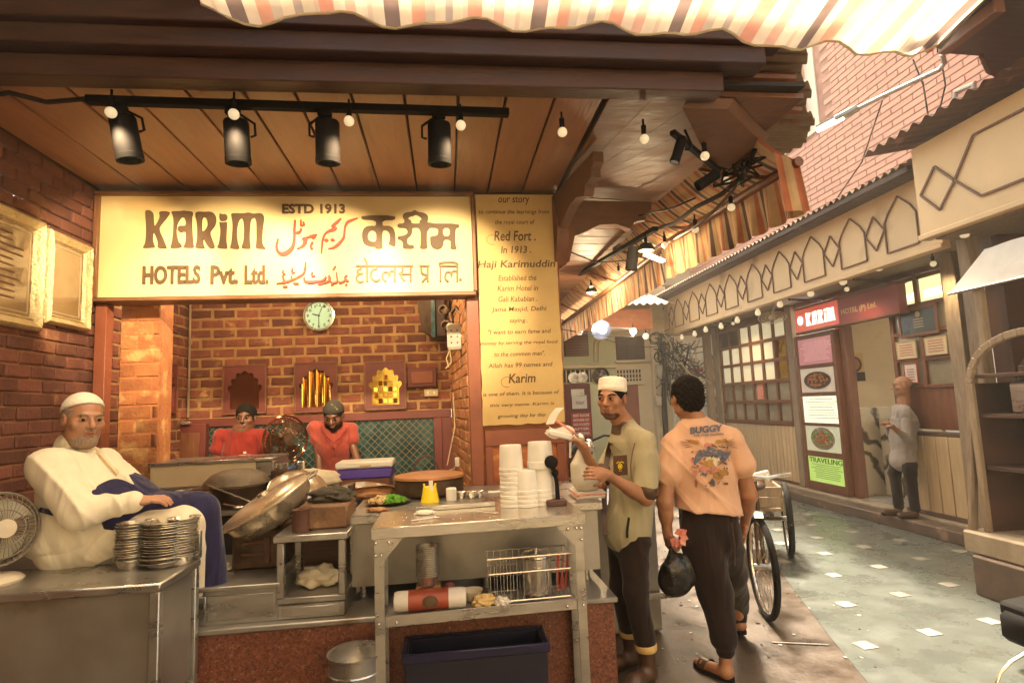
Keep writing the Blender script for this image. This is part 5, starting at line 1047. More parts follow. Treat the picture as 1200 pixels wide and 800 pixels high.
# gilded frames on the left wall
def gframe(label, y0, y1, z0, z1, fw, m):
    t = thing('picture_frame', label, 'picture frame', (XL+.02, (y0+y1)/2, z0)); X = XL+.004
    prof = [(0, .0), (0, .03), (.25, .045), (.5, .03), (.75, .02), (.85, .026), (1, .008)]
    def side(a, b, na, nb, nm):
        g = G(); a, b = np.array(a), np.array(b); va = []
        for s_, h in prof: va.append((a+np.array(na)*s_*fw, h)); 
        vb = [(b+np.array(nb)*s_*fw, h) for s_, h in prof]
        n = 24; vs = []; rr = random.Random(nm)
        for i in range(n+1):
            for (pa, h), (pb, _) in zip(va, vb): q = pa+(pb-pa)*i/n; vs.append((X+.008+h+(rr.uniform(0, .005) if 0 < h and 0 < i < n else 0), q[0], q[1]))
        w_ = len(prof); g.add(vs, [(i*w_+j, (i+1)*w_+j, (i+1)*w_+j+1, i*w_+j+1) for i in range(n) for j in range(w_-1)]); obj('moulding', g, K['gold'], t, smooth=60)
    side((y0, z0), (y1, z0), (1, 1), (-1, 1), 1); side((y1, z0), (y1, z1), (-1, 1), (-1, -1), 2); side((y1, z1), (y0, z1), (-1, -1), (1, -1), 3); side((y0, z1), (y0, z0), (1, -1), (1, 1), 4)
    g = G(); g.box(X, X+.012, y0+.01, y1-.01, z0+.01, z1-.01); obj('back_board', g, K['gold'], t)
    g = G(); g.box(X+.0125, X+.016, y0+fw, y1-fw, z0+fw, z1-fw); pic = obj('picture', g, K['glassy'], t)
    g = G(); q = fw+.02
    for a, b in (((y0+q, z0+q), (y1-q, z0+q)), ((y0+q, z1-q), (y1-q, z1-q)), ((y0+q, z0+q), (y0+q, z1-q)), ((y1-q, z0+q), (y1-q, z1-q))): g.bar((X+.017, *a), (X+.017, *b), .004, .008)
    obj('inner_line', g, K['greyframe'], pic)
    return t, X
t, X = gframe('large gilded picture frame cut by the left edge of the photo', 3.12, 3.70, 2.14, 2.80, .075, 0)
g = G(); rr = random.Random(2)
for k in range(11):
    z = 2.66-.036*k; g.box(X+.0165, X+.018, 3.26, 3.56-rr.uniform(0, .1), z, z+.010)
setp(obj('text_line', g, K['ornament'], t), kind='stuff')
gframe('smaller gilded picture frame nearer the signboard', 3.735, 4.165, 2.20, 2.78, .062, 1)

# bench the seated man sits on
g = G(); g.box(-2.2, -1.52, 3.16, 3.62, .581, .80, .02); setp(obj('bench', g, K['darkwood']), 'dark low bench under the seated man behind the steel table', 'bench')

# low steel cabinets
lc = thing('low_steel_cabinet', 'low steel cabinet with drawer fronts under the black stove', 'cabinet', (-1.2, 3.4, .581))
g = G(); g.box(-1.5, -.855, 3.14, 3.80, .581, .742); g.box(-1.5, -.85, 3.12, 3.82, .744, .765, .004); obj('carcass', g, K['steeldull'], lc)
for a, b in ((-1.48, -1.20), (-1.19, -.875)): g = G(); g.box(a, b, 3.128, 3.139, .605, .72, .003); obj('drawer_front', g, K['steel'], lc)
# black stove block with vents
st = thing('stove_block', 'sooty black iron stove block under the tilted pan', 'stove', (-1.04, 3.5, .766))
g = G(); g.box(-1.175, -.91, 3.4, 3.72, .766, .985, .015); obj('body', g, K['darksteel'], st)
for k in range(2): g = G(); g.box(-1.12, -.99, 3.385, 3.40, .84+.06*k, .86+.06*k, .004); obj('vent_slot', g, K['rust'], st)
g = G(); g.box(-1.0, -.97, 3.38, 3.40, .80, .94, .004); obj('strap', g, K['rust'], st)
# tilted kadai
kc = aY(320, 598, 3.46); axk = unit((-.47, -.16, .84)); R = .25
kd = thing('tilted_pan', 'big shiny metal pan tilted on its side over the stove', 'pan', kc)
prof = [(.0001, -.0), (R*.42, .008), (R*.72, .03), (R*.93, .085), (R*.985, .13), (R*1.07, .137), (R*1.075, .146), (R*1.0, .15), (R*.97, .158), (R*.6, .178), (R*.12, .186), (R*.10, .2), (.0001, .204)]
g = G(); g.lathe(prof, kc-axk*.08, 48, axk); obj('pan_body', g, K['kadai'], kd)
g = G(); sdk = unit(np.cross(axk, (0, 1, 0)))
for sg in (1, -1): g2 = G(); q = kc+axk*.06+sg*sdk*R*1.06; tt = unit(np.cross(axk, sdk)); g2.tube([q-tt*.05, q-tt*.045+sg*sdk*.035, q+tt*.045+sg*sdk*.035, q+tt*.05], .008, 6); obj('handle', g2, K['steel'], kd)
kc2 = aY(352, 577, 3.86); g = G(); g.lathe([(.0001, .1), (.08, .095), (.15, .06), (.19, .0), (.2, -.004), (.19, -.008), (.0001, -.008)], kc2, 36, unit((.35, -.45, .8))); setp(obj('domed_cover', g, K['kadai']), 'round domed steel lid behind the tilted pan', 'lid')
# rear cooking counter
rc_ = thing('rear_counter', 'steel edged cooking counter behind the seated man', 'counter', (-1.3, 4.0, .581))
g = G(); g.box(-2.0, -.60, 3.92, 4.4, .581, .985); obj('carcass', g, K['dark'], rc_)
g = G(); g.box(-2.02, -.58, 3.86, 4.42, .987, 1.02, .005); obj('counter_top', g, K['steel'], rc_)
wb = thing('warming_box', 'long cream fronted warming box with a steel end on the rear counter', 'warming box', (-1.7, 4.45, 1.021))
a = aY(175, 541, 4.36); b = aY(303, 568, 4.36)
g = G(); g.box(-2.05, b[0]-.02, 4.36, 4.75, 1.125, 1.27); obj('cream_front', g, K['creamlit'], wb)
g = G(); g.box(-2.06, b[0]+.10, 4.34, 4.78, 1.272, 1.295, .004); g.box(b[0]-.018, b[0]+.10, 4.36, 4.76, 1.125, 1.27, .006); g.box(-2.06, b[0]+.1, 4.35, 4.78, 1.10, 1.123, .004); obj('steel_case', g, K['steel'], wb)
g = G(); g.box(-2.03, b[0]+.06, 4.38, 4.74, 1.021, 1.10); obj('dark_base', g, K['brownwood'], wb)
dc = aY(278, 566, 4.08); g = G(); g.lathe([(.205, 0), (.20, .018), (.16, .06), (.09, .088), (.0001, .097)], (dc[0], 4.08, dc[2]), 36); setp(obj('domed_griddle', g, mat('grey_iron', (.22, .18, .13), (.14, .11, .08), 12, .6, .1, metal=.5, bump=.3, bscale=60)), 'grey domed iron griddle beside the warming box', 'griddle')
g = G(); g.tube([(dc[0]+.03, 4.0, dc[2]-.004), (dc[0]+.03, 4.0, 1.021)], [.17, .12], 20); setp(obj('griddle_burner', g, K['darksteel'], base=(dc[0], 4.0, 1.021)), 'dark burner ring carrying the domed griddle', 'burner')
bx = aY(225, 598, 3.95); t = thing('glassy_box', 'square steel food box with a hinged lid beside the seated man', 'box', (-1.72, 3.95, 1.021))
g = G(); g.box(bx[0], bx[0]+.24, 3.90, 4.1, 1.021, 1.14, .01); obj('body', g, K['kadai'], t); g = G(); g.box(bx[0]+.01, bx[0]+.235, 3.905, 4.095, 1.141, 1.155, .004); obj('lid', g, K['rust'], t); g = G(); g.box(bx[0]+.09, bx[0]+.15, 3.893, 3.9, 1.05, 1.09, .002); obj('label_plate', g, K['paper'], t)
for i, (A, B) in enumerate((((243, 568), (300, 590)), ((262, 590), (280, 594)))):
    a, b = aY(*A, 3.86), aY(*B, 3.75); g = G(); g.tube([a, b], .006, 6); g.ball(b, (.03, .03, .01)); setp(obj('steel_ladle', g, K['chrome']), ['long steel ladle leaning toward the tilted pan', 'short steel ladle behind the tilted pan'][i], 'ladle')
rr = random.Random(9)
for i, (px, py, r, h) in enumerate(((203, 588, .05, .04), (213, 580, .04, .06), (330, 545, .05, .04), (352, 548, .035, .07), (318, 556, .045, .03))):
    p = aY(px, py, 4.25); g = G(); g.lathe([(r*.7, 0), (r, h), (r*1.05, h+.003), (r*.9, h), (.0001, .01)], (p[0], 4.25, p[2]-.03), 18)
    setp(obj('small_pot', g, K['kadai' if i < 2 else 'chrome']), ['small brass bowl right beside the seated man', 'taller brass cup beside the food box', 'steel bowl right of the warming box', 'shiny steel cup in front of the coppery fan', 'shallow steel dish right of the griddle'][i], 'pot')
    g2 = G(); g2.box(p[0]-.06, p[0]+.06, 4.2, 4.3, 1.021, p[2]-.031, .004); setp(obj('block', g2, K['darksteel']), ['dark block under the small brass bowl', 'dark block under the brass cup', 'dark block under the steel bowl', 'dark block under the steel cup', 'dark block under the steel dish'][i], 'block')
g = G(); p = aY(318, 548, 4.6); g.box(p[0]-.02, p[0]+.16, 4.55, 4.75, p[2]-.05, p[2]-.0, .01); g.box(p[0], p[0]+.14, 4.58, 4.72, 1.0, p[2]-.051); setp(obj('blue_tub', g, mat('blue_plastic', (.03, .1, .3), None, 3, .4, .1)), 'flat blue plastic tub behind the tilted pan', 'tub')

# main counter
mc = thing('main_counter', 'long steel serving counter on short legs upon the granite platform', 'counter', (.15, 3.7, .581))
g = G(); g.box(-.53, .845, 3.34, 4.24, .655, .985); obj('carcass', g, K['steeldull'], mc)
g = G(); g.box(-.545, .87, 3.30, 4.245, .987, 1.035, .006); obj('counter_top', g, K['steel'], mc)
for x in (-.48, .2, .78): g = G(); g.tube([(x, 3.42, .581), (x, 3.42, .655)], .018, 10); obj('leg', g, K['steel'], mc)
# stand with folded bag
sd_ = thing('steel_stand', 'square open steel stand with a folded grey bag inside', 'stand', (-.7, 3.3, .581))
x0, x1, y0, y1 = -.865, -.53, 3.13, 3.52
g = G(); g.box(x0-.015, x1+.015, y0-.012, y1, .955, .99, .005); obj('top', g, K['steel'], sd_)
g = G(); g.box(x0, x1, y0, y1, .655, .685, .004); g.box(x0+.005, x1-.005, y0+.005, y1, .582, .65, .003); obj('lower_tray', g, K['steeldull'], sd_)
g = G(); g.box(x0+.03, x1-.03, y0-.002, y0+.004, .598, .64, .003); obj('drawer_front', g, K['steel'], sd_)
for x in (x0, x1-.035):
    for y in (y0, y1-.035): g = G(); g.box(x, x+.035, y, y+.035, .686, .954, .004); obj('leg', g, K['steel'], sd_)
g = G(); g.box(x0+.036, x1-.036, y1-.01, y1-.004, .69, .95); obj('back_panel', g, K['darkwood'], sd_)
t = thing('brick_stove', 'small rusty box stove heaped with a dark rag on the steel stand', 'stove', (-.66, 3.35, .991))
a, b = aY(345, 612, 3.2), aY(407, 612, 3.2)
g = G(); g.box(a[0]+.01, b[0], 3.22, 3.5, .991, 1.115, .012); obj('body', g, mat('rusty_box', (.20, .10, .045), (.10, .05, .025), 6, .6, .15, bump=.4, spots=((.4, .24, .11), 5, .6)), t)
g = G(); g.lathe([(.042, 0), (.042, .11), (.046, .112), (.034, .112), (.0001, .1)], (a[0]+.03, 3.205, .992), 18); obj('side_can', g, K['rust'], t)
g = G(); g.box(b[0]-.03, b[0]-.004, 3.4, 3.52, 1.116, 1.19, .004); obj('rear_plate', g, K['darksteel'], t)
def heap(label, c, r, m, seed, nm, cat, sub=3, amp=.5):          # crumpled cloth heap
    c = np.array(c, float); g = G(); n, mm_ = 40, 20; vs = []
    for i in range(mm_+1):
        for k in range(n):
            th, ph = math.pi*i/mm_, 2*math.pi*k/n; d = V(math.sin(th)*math.cos(ph), math.sin(th)*math.sin(ph), math.cos(th))
            nn = noise.noise(Vector(d*2.3)+Vector((seed, 0, 0)))*amp+abs(noise.noise(Vector(d*5)+Vector((0, seed, 0))))*amp*.7-.1
            q = d*np.array(r)*(1+nn*.6); q[2] = max(q[2], -r[2]*.6); vs.append(c+q+V(0, 0, r[2]*.6))
    g.add(vs, [(i*n+k, (i+1)*n+k, (i+1)*n+(k+1) % n, i*n+(k+1) % n) for i in range(mm_) for k in range(n)])
    return setp(obj(nm, g, m, smooth=70), label, cat)
heap('dark crumpled rag on top of the rusty box stove', (-.645, 3.36, 1.116), (.115, .08, .045), K['rag'], 4, 'dark_rag', 'rag', amp=.8)
heap('grey plastic bag folded inside the open steel stand', (-.70, 3.34, .686), (.115, .1, .06), K['cloth'], 8, 'folded_bag', 'bag', amp=.5)
p = aY(365, 556, 4.25); heap('pale cloth bundle left of the violet cooler', (p[0]-.02, 4.3, 1.09), (.22, .14, .07), K['cloth'], 2, 'cloth_bundle', 'cloth', amp=.3)
g = G(); g.box(p[0]-.24, p[0]+.18, 4.2, 4.40, 1.021, 1.09, .01); setp(obj('round_tray', g, K['kadai']), 'dull tray under the pale cloth bundle', 'tray')
# cooler
a, b = aY(394, 556, 4.35), aY(459, 553, 4.35); zc0 = 1.11
t = thing('cooler_box', 'violet blue cooler box with a white lid at the back of the counter', 'cooler', ((a[0]+b[0])/2, 4.45, zc0))
g = G(); g.box(a[0], b[0], 4.36, 4.6, zc0, 1.185, .012); obj('body', g, K['purple'], t); g = G(); g.box(a[0]-.008, b[0]+.008, 4.35, 4.61, 1.187, 1.235, .014); obj('lid', g, K['white'], t); g = G(); g.box((a[0]+b[0])/2-.03, (a[0]+b[0])/2+.05, 4.344, 4.352, 1.2, 1.212, .002); obj('lid_latch', g, K['parch'], t)
g = G(); g.box(a[0]+.02, b[0]-.02, 4.37, 4.59, .98, zc0-.001); setp(obj('cooler_stand', g, K['brownwood']), 'brown box under the violet cooler', 'box')
p = aY(432, 568, 4.0); heap('shiny brown paper parcel in front of the cooler', (p[0]+.01, 4.0, 1.036), (.19, .09, .05), K['brown'], 6, 'brown_parcel', 'parcel', amp=.35)
g = G(); g.sheet(lambda u, v: V(p[0]-.22+.4*u, 3.9-.02*v+.1*v, 1.10+.02*u+.03*math.sin(u*4)*v), 14, 5); setp(obj('silver_wrap', g, K['chrome'], smooth=180), 'strip of silver wrap over the brown parcel', 'wrap')
# salad plate
p = aY(454, 585, 3.66); t = thing('salad_plate', 'plate heaped with sliced onion and green chillies', 'plate', (p[0], 3.66, 1.036))
g = G(); g.lathe([(.07, 0), (.10, .006), (.135, .016), (.137, .018), (.1, .012), (.0001, .008)], (p[0], 3.66, 1.036), 32); obj('plate', g, K['darksteel'], t)
rr = random.Random(12); g = G(); g2 = G()
for k in range(330):
    a = rr.uniform(0, 6.28); r = math.sqrt(rr.random())*.115; x, y = r*math.cos(a), r*math.sin(a); z = 1.046+.032*(1-(r/.125)**2)+rr.uniform(0, .008); d = unit((rr.uniform(-1, 1), rr.uniform(-1, 1), rr.uniform(-.3, .3)))
    (g2 if x > -.01+rr.uniform(-.02, .02) else g).obox((p[0]+x, 3.66+y, z), d*rr.uniform(.006, .014), unit(np.cross(d, (0, 0, 1)))*.0035, (0, 0, .003))
setp(obj('onion', g, K['onion'], t), kind='stuff'); setp(obj('chilli', g2, K['green'], t), kind='stuff')
# wide pot
p = aY(503, 580, 3.9); t = thing('wide_pot', 'wide dark pot with a rough brown lid behind the yellow bottle', 'pot', (p[0], 3.95, 1.036))
g = G(); g.lathe([(.2, 0), (.225, .02), (.225, .105), (.235, .112), (.2, .11), (.0001, .09)], (p[0], 3.95, 1.036), 36); obj('body', g, K['darksteel'], t); g = G(); g.lathe([(.232, .113), (.228, .128), (.15, .14), (.0001, .143)], (p[0], 3.95, 1.036), 36); obj('lid', g, K['brown'], t)
g = G(); q = aY(500, 556, 4.2); g.tube([q+V(.09*math.cos(a), 0, .13*math.sin(a)) for a in np.linspace(.1, 3.0, 12)], .007, 6); setp(obj('wire_hoop', g, K['rust']), 'thin rusty hoop handle behind the wide pot', 'handle')
g = G(); g.box(q[0]-.12, q[0]+.12, 4.17, 4.23, 1.036, q[2]+.012, .004); setp(obj('basket_rim', g, K['brownwood']), 'low brown basket edge carrying the rusty hoop', 'basket')
# things near the tray
p = aZ(504, 588, 1.036); t = thing('yellow_holder', 'bright yellow plastic holder with a white tag', 'holder', (p[0], p[1], 1.036))
g = G(); g.lathe([(.052, 0), (.05, .01), (.042, .05), (.036, .09), (.03, .094), (.0001, .09)], (p[0], p[1], 1.036), 20, sx=1.1, sy=.8); obj('body', g, K['yellow'], t)
for sg in (-1, 1): g = G(); g.bar((p[0]+sg*.03, p[1], 1.12), (p[0]+sg*.035, p[1], 1.146), .014, .012, bev=.003); obj('prong', g, K['yellow'], t)
g = G(); g.box(p[0]-.004, p[0]+.02, p[1]-.03, p[1]-.018, 1.10, 1.165, .004); obj('tag', g, K['paper'], t)
p = aZ(529, 586, 1.036); g = G(); g.lathe([(.03, 0), (.032, .01), (.032, .07), (.028, .075), (.0001, .076)], (p[0], p[1], 1.036), 20); setp(obj('white_cup', g, K['white']), 'small white plastic cup right of the yellow holder', 'cup')
for i, (px, py, r) in enumerate(((519, 577, .045), (541, 583, .035), (553, 583, .04), (562, 582, .028))):
    p = aZ(px, py, 1.036); t = thing('spice_bowl', ['steel spice bowl behind the white cup', 'dark little spice bowl right of the white cup', 'shiny steel spice bowl with a spoon', 'tiny bowl at the right end of the spice row'][i], 'bowl', (p[0], p[1], 1.036)); g = G(); g.lathe([(r*.6, 0), (r*.9, .02), (r, .035), (r*1.05, .037), (r*.9, .034), (.0001, .02)], (p[0], p[1], 1.036), 20); obj('bowl', g, K['chrome'], t); g = G(); g.lathe([(r*.85, .026), (.0001, .036)], (p[0], p[1], 1.036), 16); obj('contents', g, K['food' if i % 2 else 'brown'], t)

# ============================================================ FRONT CART
ct_ = thing('steel_cart', 'bolted angle steel serving cart with a shelf in front of the counter', 'cart', (.15, 2.95, 0))
cy0, cy1 = 2.86, 3.06; Lx, Rx = -.352, .655; ca = .04     # slightly turned: right end farther
def cy(x, y): return y+(x-Lx)*ca
def cbox(g, x0, x1, y0, y1, z0, z1, bev=0): g.obox(((x0+x1)/2, (cy(x0, y0)+cy(x1, y1))/2, (z0+z1)/2), ((x1-x0)/2, (x1-x0)/2*ca, 0), (0, (y1-y0)/2, 0), (0, 0, (z1-z0)/2), bev)
g = G(); cbox(g, Lx-.01, Rx+.01, 2.85, 3.29, 1.036, 1.052, .002); obj('top_sheet', g, mat('mirror_steel_top', (.62, .58, .50), (.52, .48, .41), 4, .2, .06, metal=.75, bump=.02, spots=((.46, .41, .34), 3, .62)), ct_)
g = G(); cbox(g, Lx-.012, Rx+.012, 2.842, 2.852, 1.0, 1.05, .002); obj('front_rail', g, K['steel'], ct_)
for x in (Lx, Rx-.045):
    for y in (2.855, 3.02): g = G(); cbox(g, x, x+.045, y, y+.006, 0, 1.0, .001); cbox(g, x if x < 0 else x+.039, x+.006 if x < 0 else x+.045, y+.007, y+.045, 0, 1.0, .001); setp(obj('leg', g, K['steel'], ct_), None)
SZ = .645
g = G(); cbox(g, Lx+.046, Rx-.046, 2.87, 3.06, SZ-.004, SZ); obj('shelf_sheet', g, K['steeldull'], ct_)
g = G(); cbox(g, Lx+.046, Rx-.046, 2.858, 2.866, SZ-.045, SZ+.006, .002); obj('shelf_rail', g, K['steel'], ct_)
for x, sg in ((Lx+.045, 1), (Rx-.045, -1)): g = G(); g.prism([(x, cy(x, 2.85), 1.0), (x+sg*.09, cy(x+sg*.09, 2.85), 1.0), (x, cy(x, 2.85), .90)], (0, -.004, 0)); obj('gusset', g, K['steel'], ct_)
bo = None
for x, z in ((Lx+.01, .985), (Lx+.035, .93), (Lx+.01, .93), (Lx+.07, .985), (Rx-.012, .985), (Rx-.035, .985), (Rx-.012, .93), (Rx-.08, .985), (Lx+.02, SZ-.02), (Rx-.02, SZ-.02), (Lx+.1, SZ-.02), (Rx-.1, SZ-.02)):
    g = G(); g.ball((x, cy(x, 2.838 if z > .8 and z < .99 and not abs(x-Lx) > .05 else 2.84)-.002, z), .0075, 8, 5)
    obj('bolt', g, K['chrome'], ct_)
g = G(); a = aZ(487, 599, 1.053); b = aZ(580, 592, 1.053); g.obox(((a+b)/2+V(0, 0, .012)), (b-a)/2, (0, .012, 0), (0, 0, .012), .002); setp(obj('tray_bar', g, K['steel']), 'long flat steel bar lying on the cart top before the spices', 'bar')
p = aZ(498, 602, 1.053); heap('crumpled white tissue on the cart top', (p[0], p[1], 1.053), (.05, .035, .012), K['paper'], 3, 'tissue', 'tissue', amp=.6)
p = aZ(583, 577, 1.036); g = G(); g.box(p[0]-.06, p[0]+.05, p[1]-.03, p[1]+.03, 1.037, 1.046, .003); setp(obj('white_slip', g, K['paper']), 'small white slip left of the tub stacks', 'paper')
# white tubs, stacked upside down
def tub(r, h): g = G(); g.lathe([(r, 0), (r*1.0, .012), (r*.955, .014), (r*.9, h*.75), (r*.88, h-.006), (r*.85, h), (.0001, h+.001)], (0, 0, 0), 32); return mesh('plastic_tub', g.v, g.f, K['white'])
tA = tub(.068, .135); tB = tub(.074, .12)
for (px, py, n, st, me, lb, gp, top) in ((598, 588, 9, .024, tA, 'white plastic tub in the tall left stack on the cart', 'tubs in the left stack', 0), (619, 594, 4, .024, tB, 'white plastic tub in the short front stack on the cart', 'tubs in the front stack', 0), (634, 588, 4, .024, tB, 'white plastic tub in the lower half of the right stack', 'tubs in the right stack', 1)):
    p = aZ(px, py, 1.053); p[1] = min(p[1]+.055, 3.22)
    for k in range(n): setp(put('plastic_tub', me, None, (p[0]+rr.uniform(-.002, .002), p[1], 1.0535+k*st)), ('topmost ' if k == n-1 else 'lowest ' if k == 0 else '')+lb, 'tub', gp)
    if top:
        for k in range(3): setp(put('plastic_tub', me, None, (p[0]-.004, p[1], 1.0535+3*st+.122+k*.012)), 'white plastic tub at the top of the right stack', 'tub', 'tubs at the top of the right stack')
# desk microphone
p = aZ(652, 592, 1.053); t = thing('desk_microphone', 'dark desk microphone on a square base at the cart corner', 'microphone', (p[0], p[1], 1.053))
g = G(); g.box(p[0]-.055, p[0]+.055, p[1]-.03, p[1]+.05, 1.053, 1.086, .006); obj('base', g, K['darkwood'], t)
g = G(); g.tube([(p[0]+.01, p[1], 1.086), (p[0]+.008, p[1], 1.17), (p[0]+.0, p[1], 1.22), (p[0]-.012, p[1], 1.262)], [.013, .011, .012, .015], 8); obj('stem', g, K['black'], t)
g = G(); g.ball((p[0]+.0, p[1], 1.225), (.02, .018, .022)); obj('joint', g, K['black'], t)
g = G(); g.lathe([(.012, -.03), (.033, -.02), (.036, 0), (.033, .012), (.0001, .016)], (p[0]-.02, p[1]-.01, 1.285), 20, (-.5, -.8, .2)); obj('head', g, K['black'], t)
# things on the shelf
p = aY(503, 700, 2.97); X0 = p[0]
t = thing('paper_roll', 'white wrapped pack with a red printed band on the cart shelf', 'pack', (X0, 2.93, SZ+.001))
g = G(); a, b = aY(461, 715, 2.9)[0], aY(547, 712, 2.9)[0]; g.lathe([(.02, 0), (.05, .004), (.054, .02), (.054, b-a-.02), (.05, b-a-.004), (.02, b-a)], (a, 2.93, SZ+.045), 28, (1, 0, 0), .85, 1.0); obj('wrap', g, K['paper'], t)
g = G(); g.lathe([(.0555, .07), (.0555, b-a-.085)], (a, 2.93, SZ+.045), 28, (1, 0, 0), .85, 1.0); obj('printed_band', g, mat('orange_red_print', (.38, .07, .03), (.2, .045, .025), 9, .4, .1), t)
g = G(); g.lathe([(.03, 0), (.026, .002)], ((a+b)/2, 2.874, SZ+.05), 20, (0, -1, .1)); g.tube([((a+b)/2+.034*math.cos(k), 2.875, SZ+.05+.026*math.sin(k)) for k in np.linspace(0, 6.28, 20)], .003, 5); obj('printed_ring', g, K['ink'], t)
bm = bowl_mesh(.058, .05); gb = mesh('steel_bowl', bm.v, bm.f, K['chrome'])
p = aY(502, 690, 2.99)
for k in range(14): o = put('steel_bowl', gb, None, (p[0], 3.005, SZ+.09+k*.0105)); setp(o, ('topmost ' if k == 13 else 'lowest ' if k == 0 else '')+'steel bowl in the stack on the cart shelf', 'bowl', 'steel bowls on the cart shelf')
g = G(); g.box(p[0]-.06, p[0]+.06, 2.99, 3.055, SZ+.001, SZ+.088, .004); setp(obj('cardboard_box', g, K['brown']), 'brown cardboard box hidden under the shelf bowls', 'box')
p = aY(553, 678, 3.0); g = G(); g.lathe([(.025, 0), (.04, .015), (.052, .05), (.054, .052), (.047, .048), (.0001, .01)], (p[0], 3.0, SZ+.001), 24); setp(obj('small_white_bowl', g, K['cloth']), 'small pale bowl between the shelf bowls and the wire basket', 'bowl')
g = G(); p = aY(527, 668, 3.02); g.ball((p[0], 3.02, SZ+.06), (.03, .02, .035)); g.tube([(p[0], 3.02, SZ), (p[0], 3.02, SZ+.05)], .02, 8); setp(obj('maroon_bottle', g, K['maroon']), 'small maroon bottle behind the shelf bowls', 'bottle')
heap('crumpled tan paper bag in the middle of the cart shelf', (aY(568, 705, 2.9)[0], 2.915, SZ+.002), (.055, .035, .03), K['parch'], 5, 'crumpled_bag', 'bag', amp=.8); heap('crumpled white paper beside the tan bag on the shelf', (aY(588, 705, 2.9)[0], 2.905, SZ+.002), (.035, .03, .022), K['paper'], 7, 'crumpled_paper', 'paper', amp=.8)
# wire basket
wbk = thing('wire_basket', 'rectangular chromed wire basket on the cart shelf', 'basket', (.39, 2.97, SZ)); bx0, bx1 = aY(575, 690, 2.9)[0], aY(669, 690, 2.9)[0]; yb0, yb1 = 2.885, 3.05; zb0, zb1 = SZ+.012, SZ+.215
g = G()
for z, k in ((zb0, 0), (zb1, -.01), ((zb0+zb1)*.5+.03, -.005)): g.tube([(bx0+k, cy(bx0, yb0)+k, z), (bx1-k, cy(bx1, yb0)+k, z), (bx1-k, cy(bx1, yb1), z), (bx0+k, cy(bx0, yb1), z), (bx0+k, cy(bx0, yb0)+k, z)], .0042, 6)
obj('frame', g, K['chrome'], wbk)
for k in range(13):
    x = bx0+(bx1-bx0)*k/12; g = G(); g.tube([(x, cy(x, yb0)-.008, zb1), (x, cy(x, yb0), zb0), (x, cy(x, yb1), zb0), (x, cy(x, yb1), zb1)], .0022, 5); obj('wire', g, K['chrome'], wbk)
g = G(); g.lathe([(.07, 0), (.075, .01), (.075, .17), (.08, .173), (.07, .17), (.0001, .16)], (.43, 3.0, zb0+.006), 28); setp(obj('steel_canister', g, K['chrome']), 'large round steel canister standing in the wire basket', 'canister')
g = G(); g.lathe([(.076, 0), (.07, .015), (.02, .022), (.012, .024), (.012, .04), (.0001, .042)], (.43, 3.0, zb0+.182), 28); setp(obj('canister_lid', g, K['chrome']), 'steel lid with a knob on the canister in the basket', 'lid')
for k in range(3): g = G(); g.bar((.53+.02*k, 2.99, zb0+.01), (.535+.025*k, 2.95, zb0+.2), .012, .004); setp(obj('maroon_spoon', g, K['redsign']), ['leftmost maroon utensil in the right end of the basket', 'middle maroon utensil in the right end of the basket', 'rightmost maroon utensil in the right end of the basket'][k], 'utensil')
# crate and drum under the cart
a, b = aY(474, 768, 2.87), aY(641, 757, 2.87); zt = .47
t = thing('blue_crate', 'deep navy plastic crate on the ground under the cart', 'crate', ((a[0]+b[0])/2, 2.96, 0)); x0, x1 = a[0], b[0]
g = G(); g.box(x0, x1, 2.86, 2.88, .01, zt, .006); g.box(x0, x1, 3.05, 3.07, .01, zt, .006); g.box(x0, x0+.02, 2.88, 3.05, .01, zt-.002, .004); g.box(x1-.02, x1, 2.88, 3.05, .01, zt-.002, .004); g.box(x0+.01, x1-.01, 2.87, 3.06, 0.001, .02); obj('walls', g, K['navyplastic'], t)
g = G(); g.box(x0-.012, x1+.012, 2.846, 2.862, zt-.035, zt+.006, .004); g.box(x0-.012, x1+.012, 3.068, 3.082, zt-.035, zt+.006, .004); g.box(x0-.012, x0+.004, 2.862, 3.068, zt-.03, zt+.004, .004); g.box(x1-.004, x1+.012, 2.862, 3.068, zt-.03, zt+.004, .004); obj('rim', g, mat('blue_rim', (.013, .012, .05), None, 5, .3, .05), t)
p = aY(416, 765, 2.9); t = thing('steel_drum', 'open steel drum on the ground left of the crate', 'drum', (p[0], 2.93, 0))
g = G(); g.lathe([(.118, 0), (.12, .02), (.125, .47), (.132, .475), (.132, .483), (.12, .48), (.115, .06), (.0001, .055)], (p[0], 2.93, .001), 36); obj('wall', g, K['steel'], t); g = G(); g.lathe([(.1265, .40), (.13, .405), (.1265, .41)], (p[0], 2.93, .001), 36); obj('hoop', g, K['chrome'], t)
# right end: paper stack and white bag
a = aZ(655, 576, 1.036); b = aZ(700, 576, 1.036)
t = thing('paper_stack', 'stack of white and pink wrapping paper on the right end of the counter', 'paper', ((a[0]+b[0])/2, 3.5, 1.036)); rr = random.Random(3)
for k in range(5): g = G(); g.box(a[0]+.05+rr.uniform(-.01, .01), b[0]-.02+rr.uniform(-.01, .01), 3.38+rr.uniform(0, .02), 3.62, 1.037+k*.009, 1.045+k*.009, .002); obj('sheet', g, K['paper' if k != 2 else 'redflower'], t)
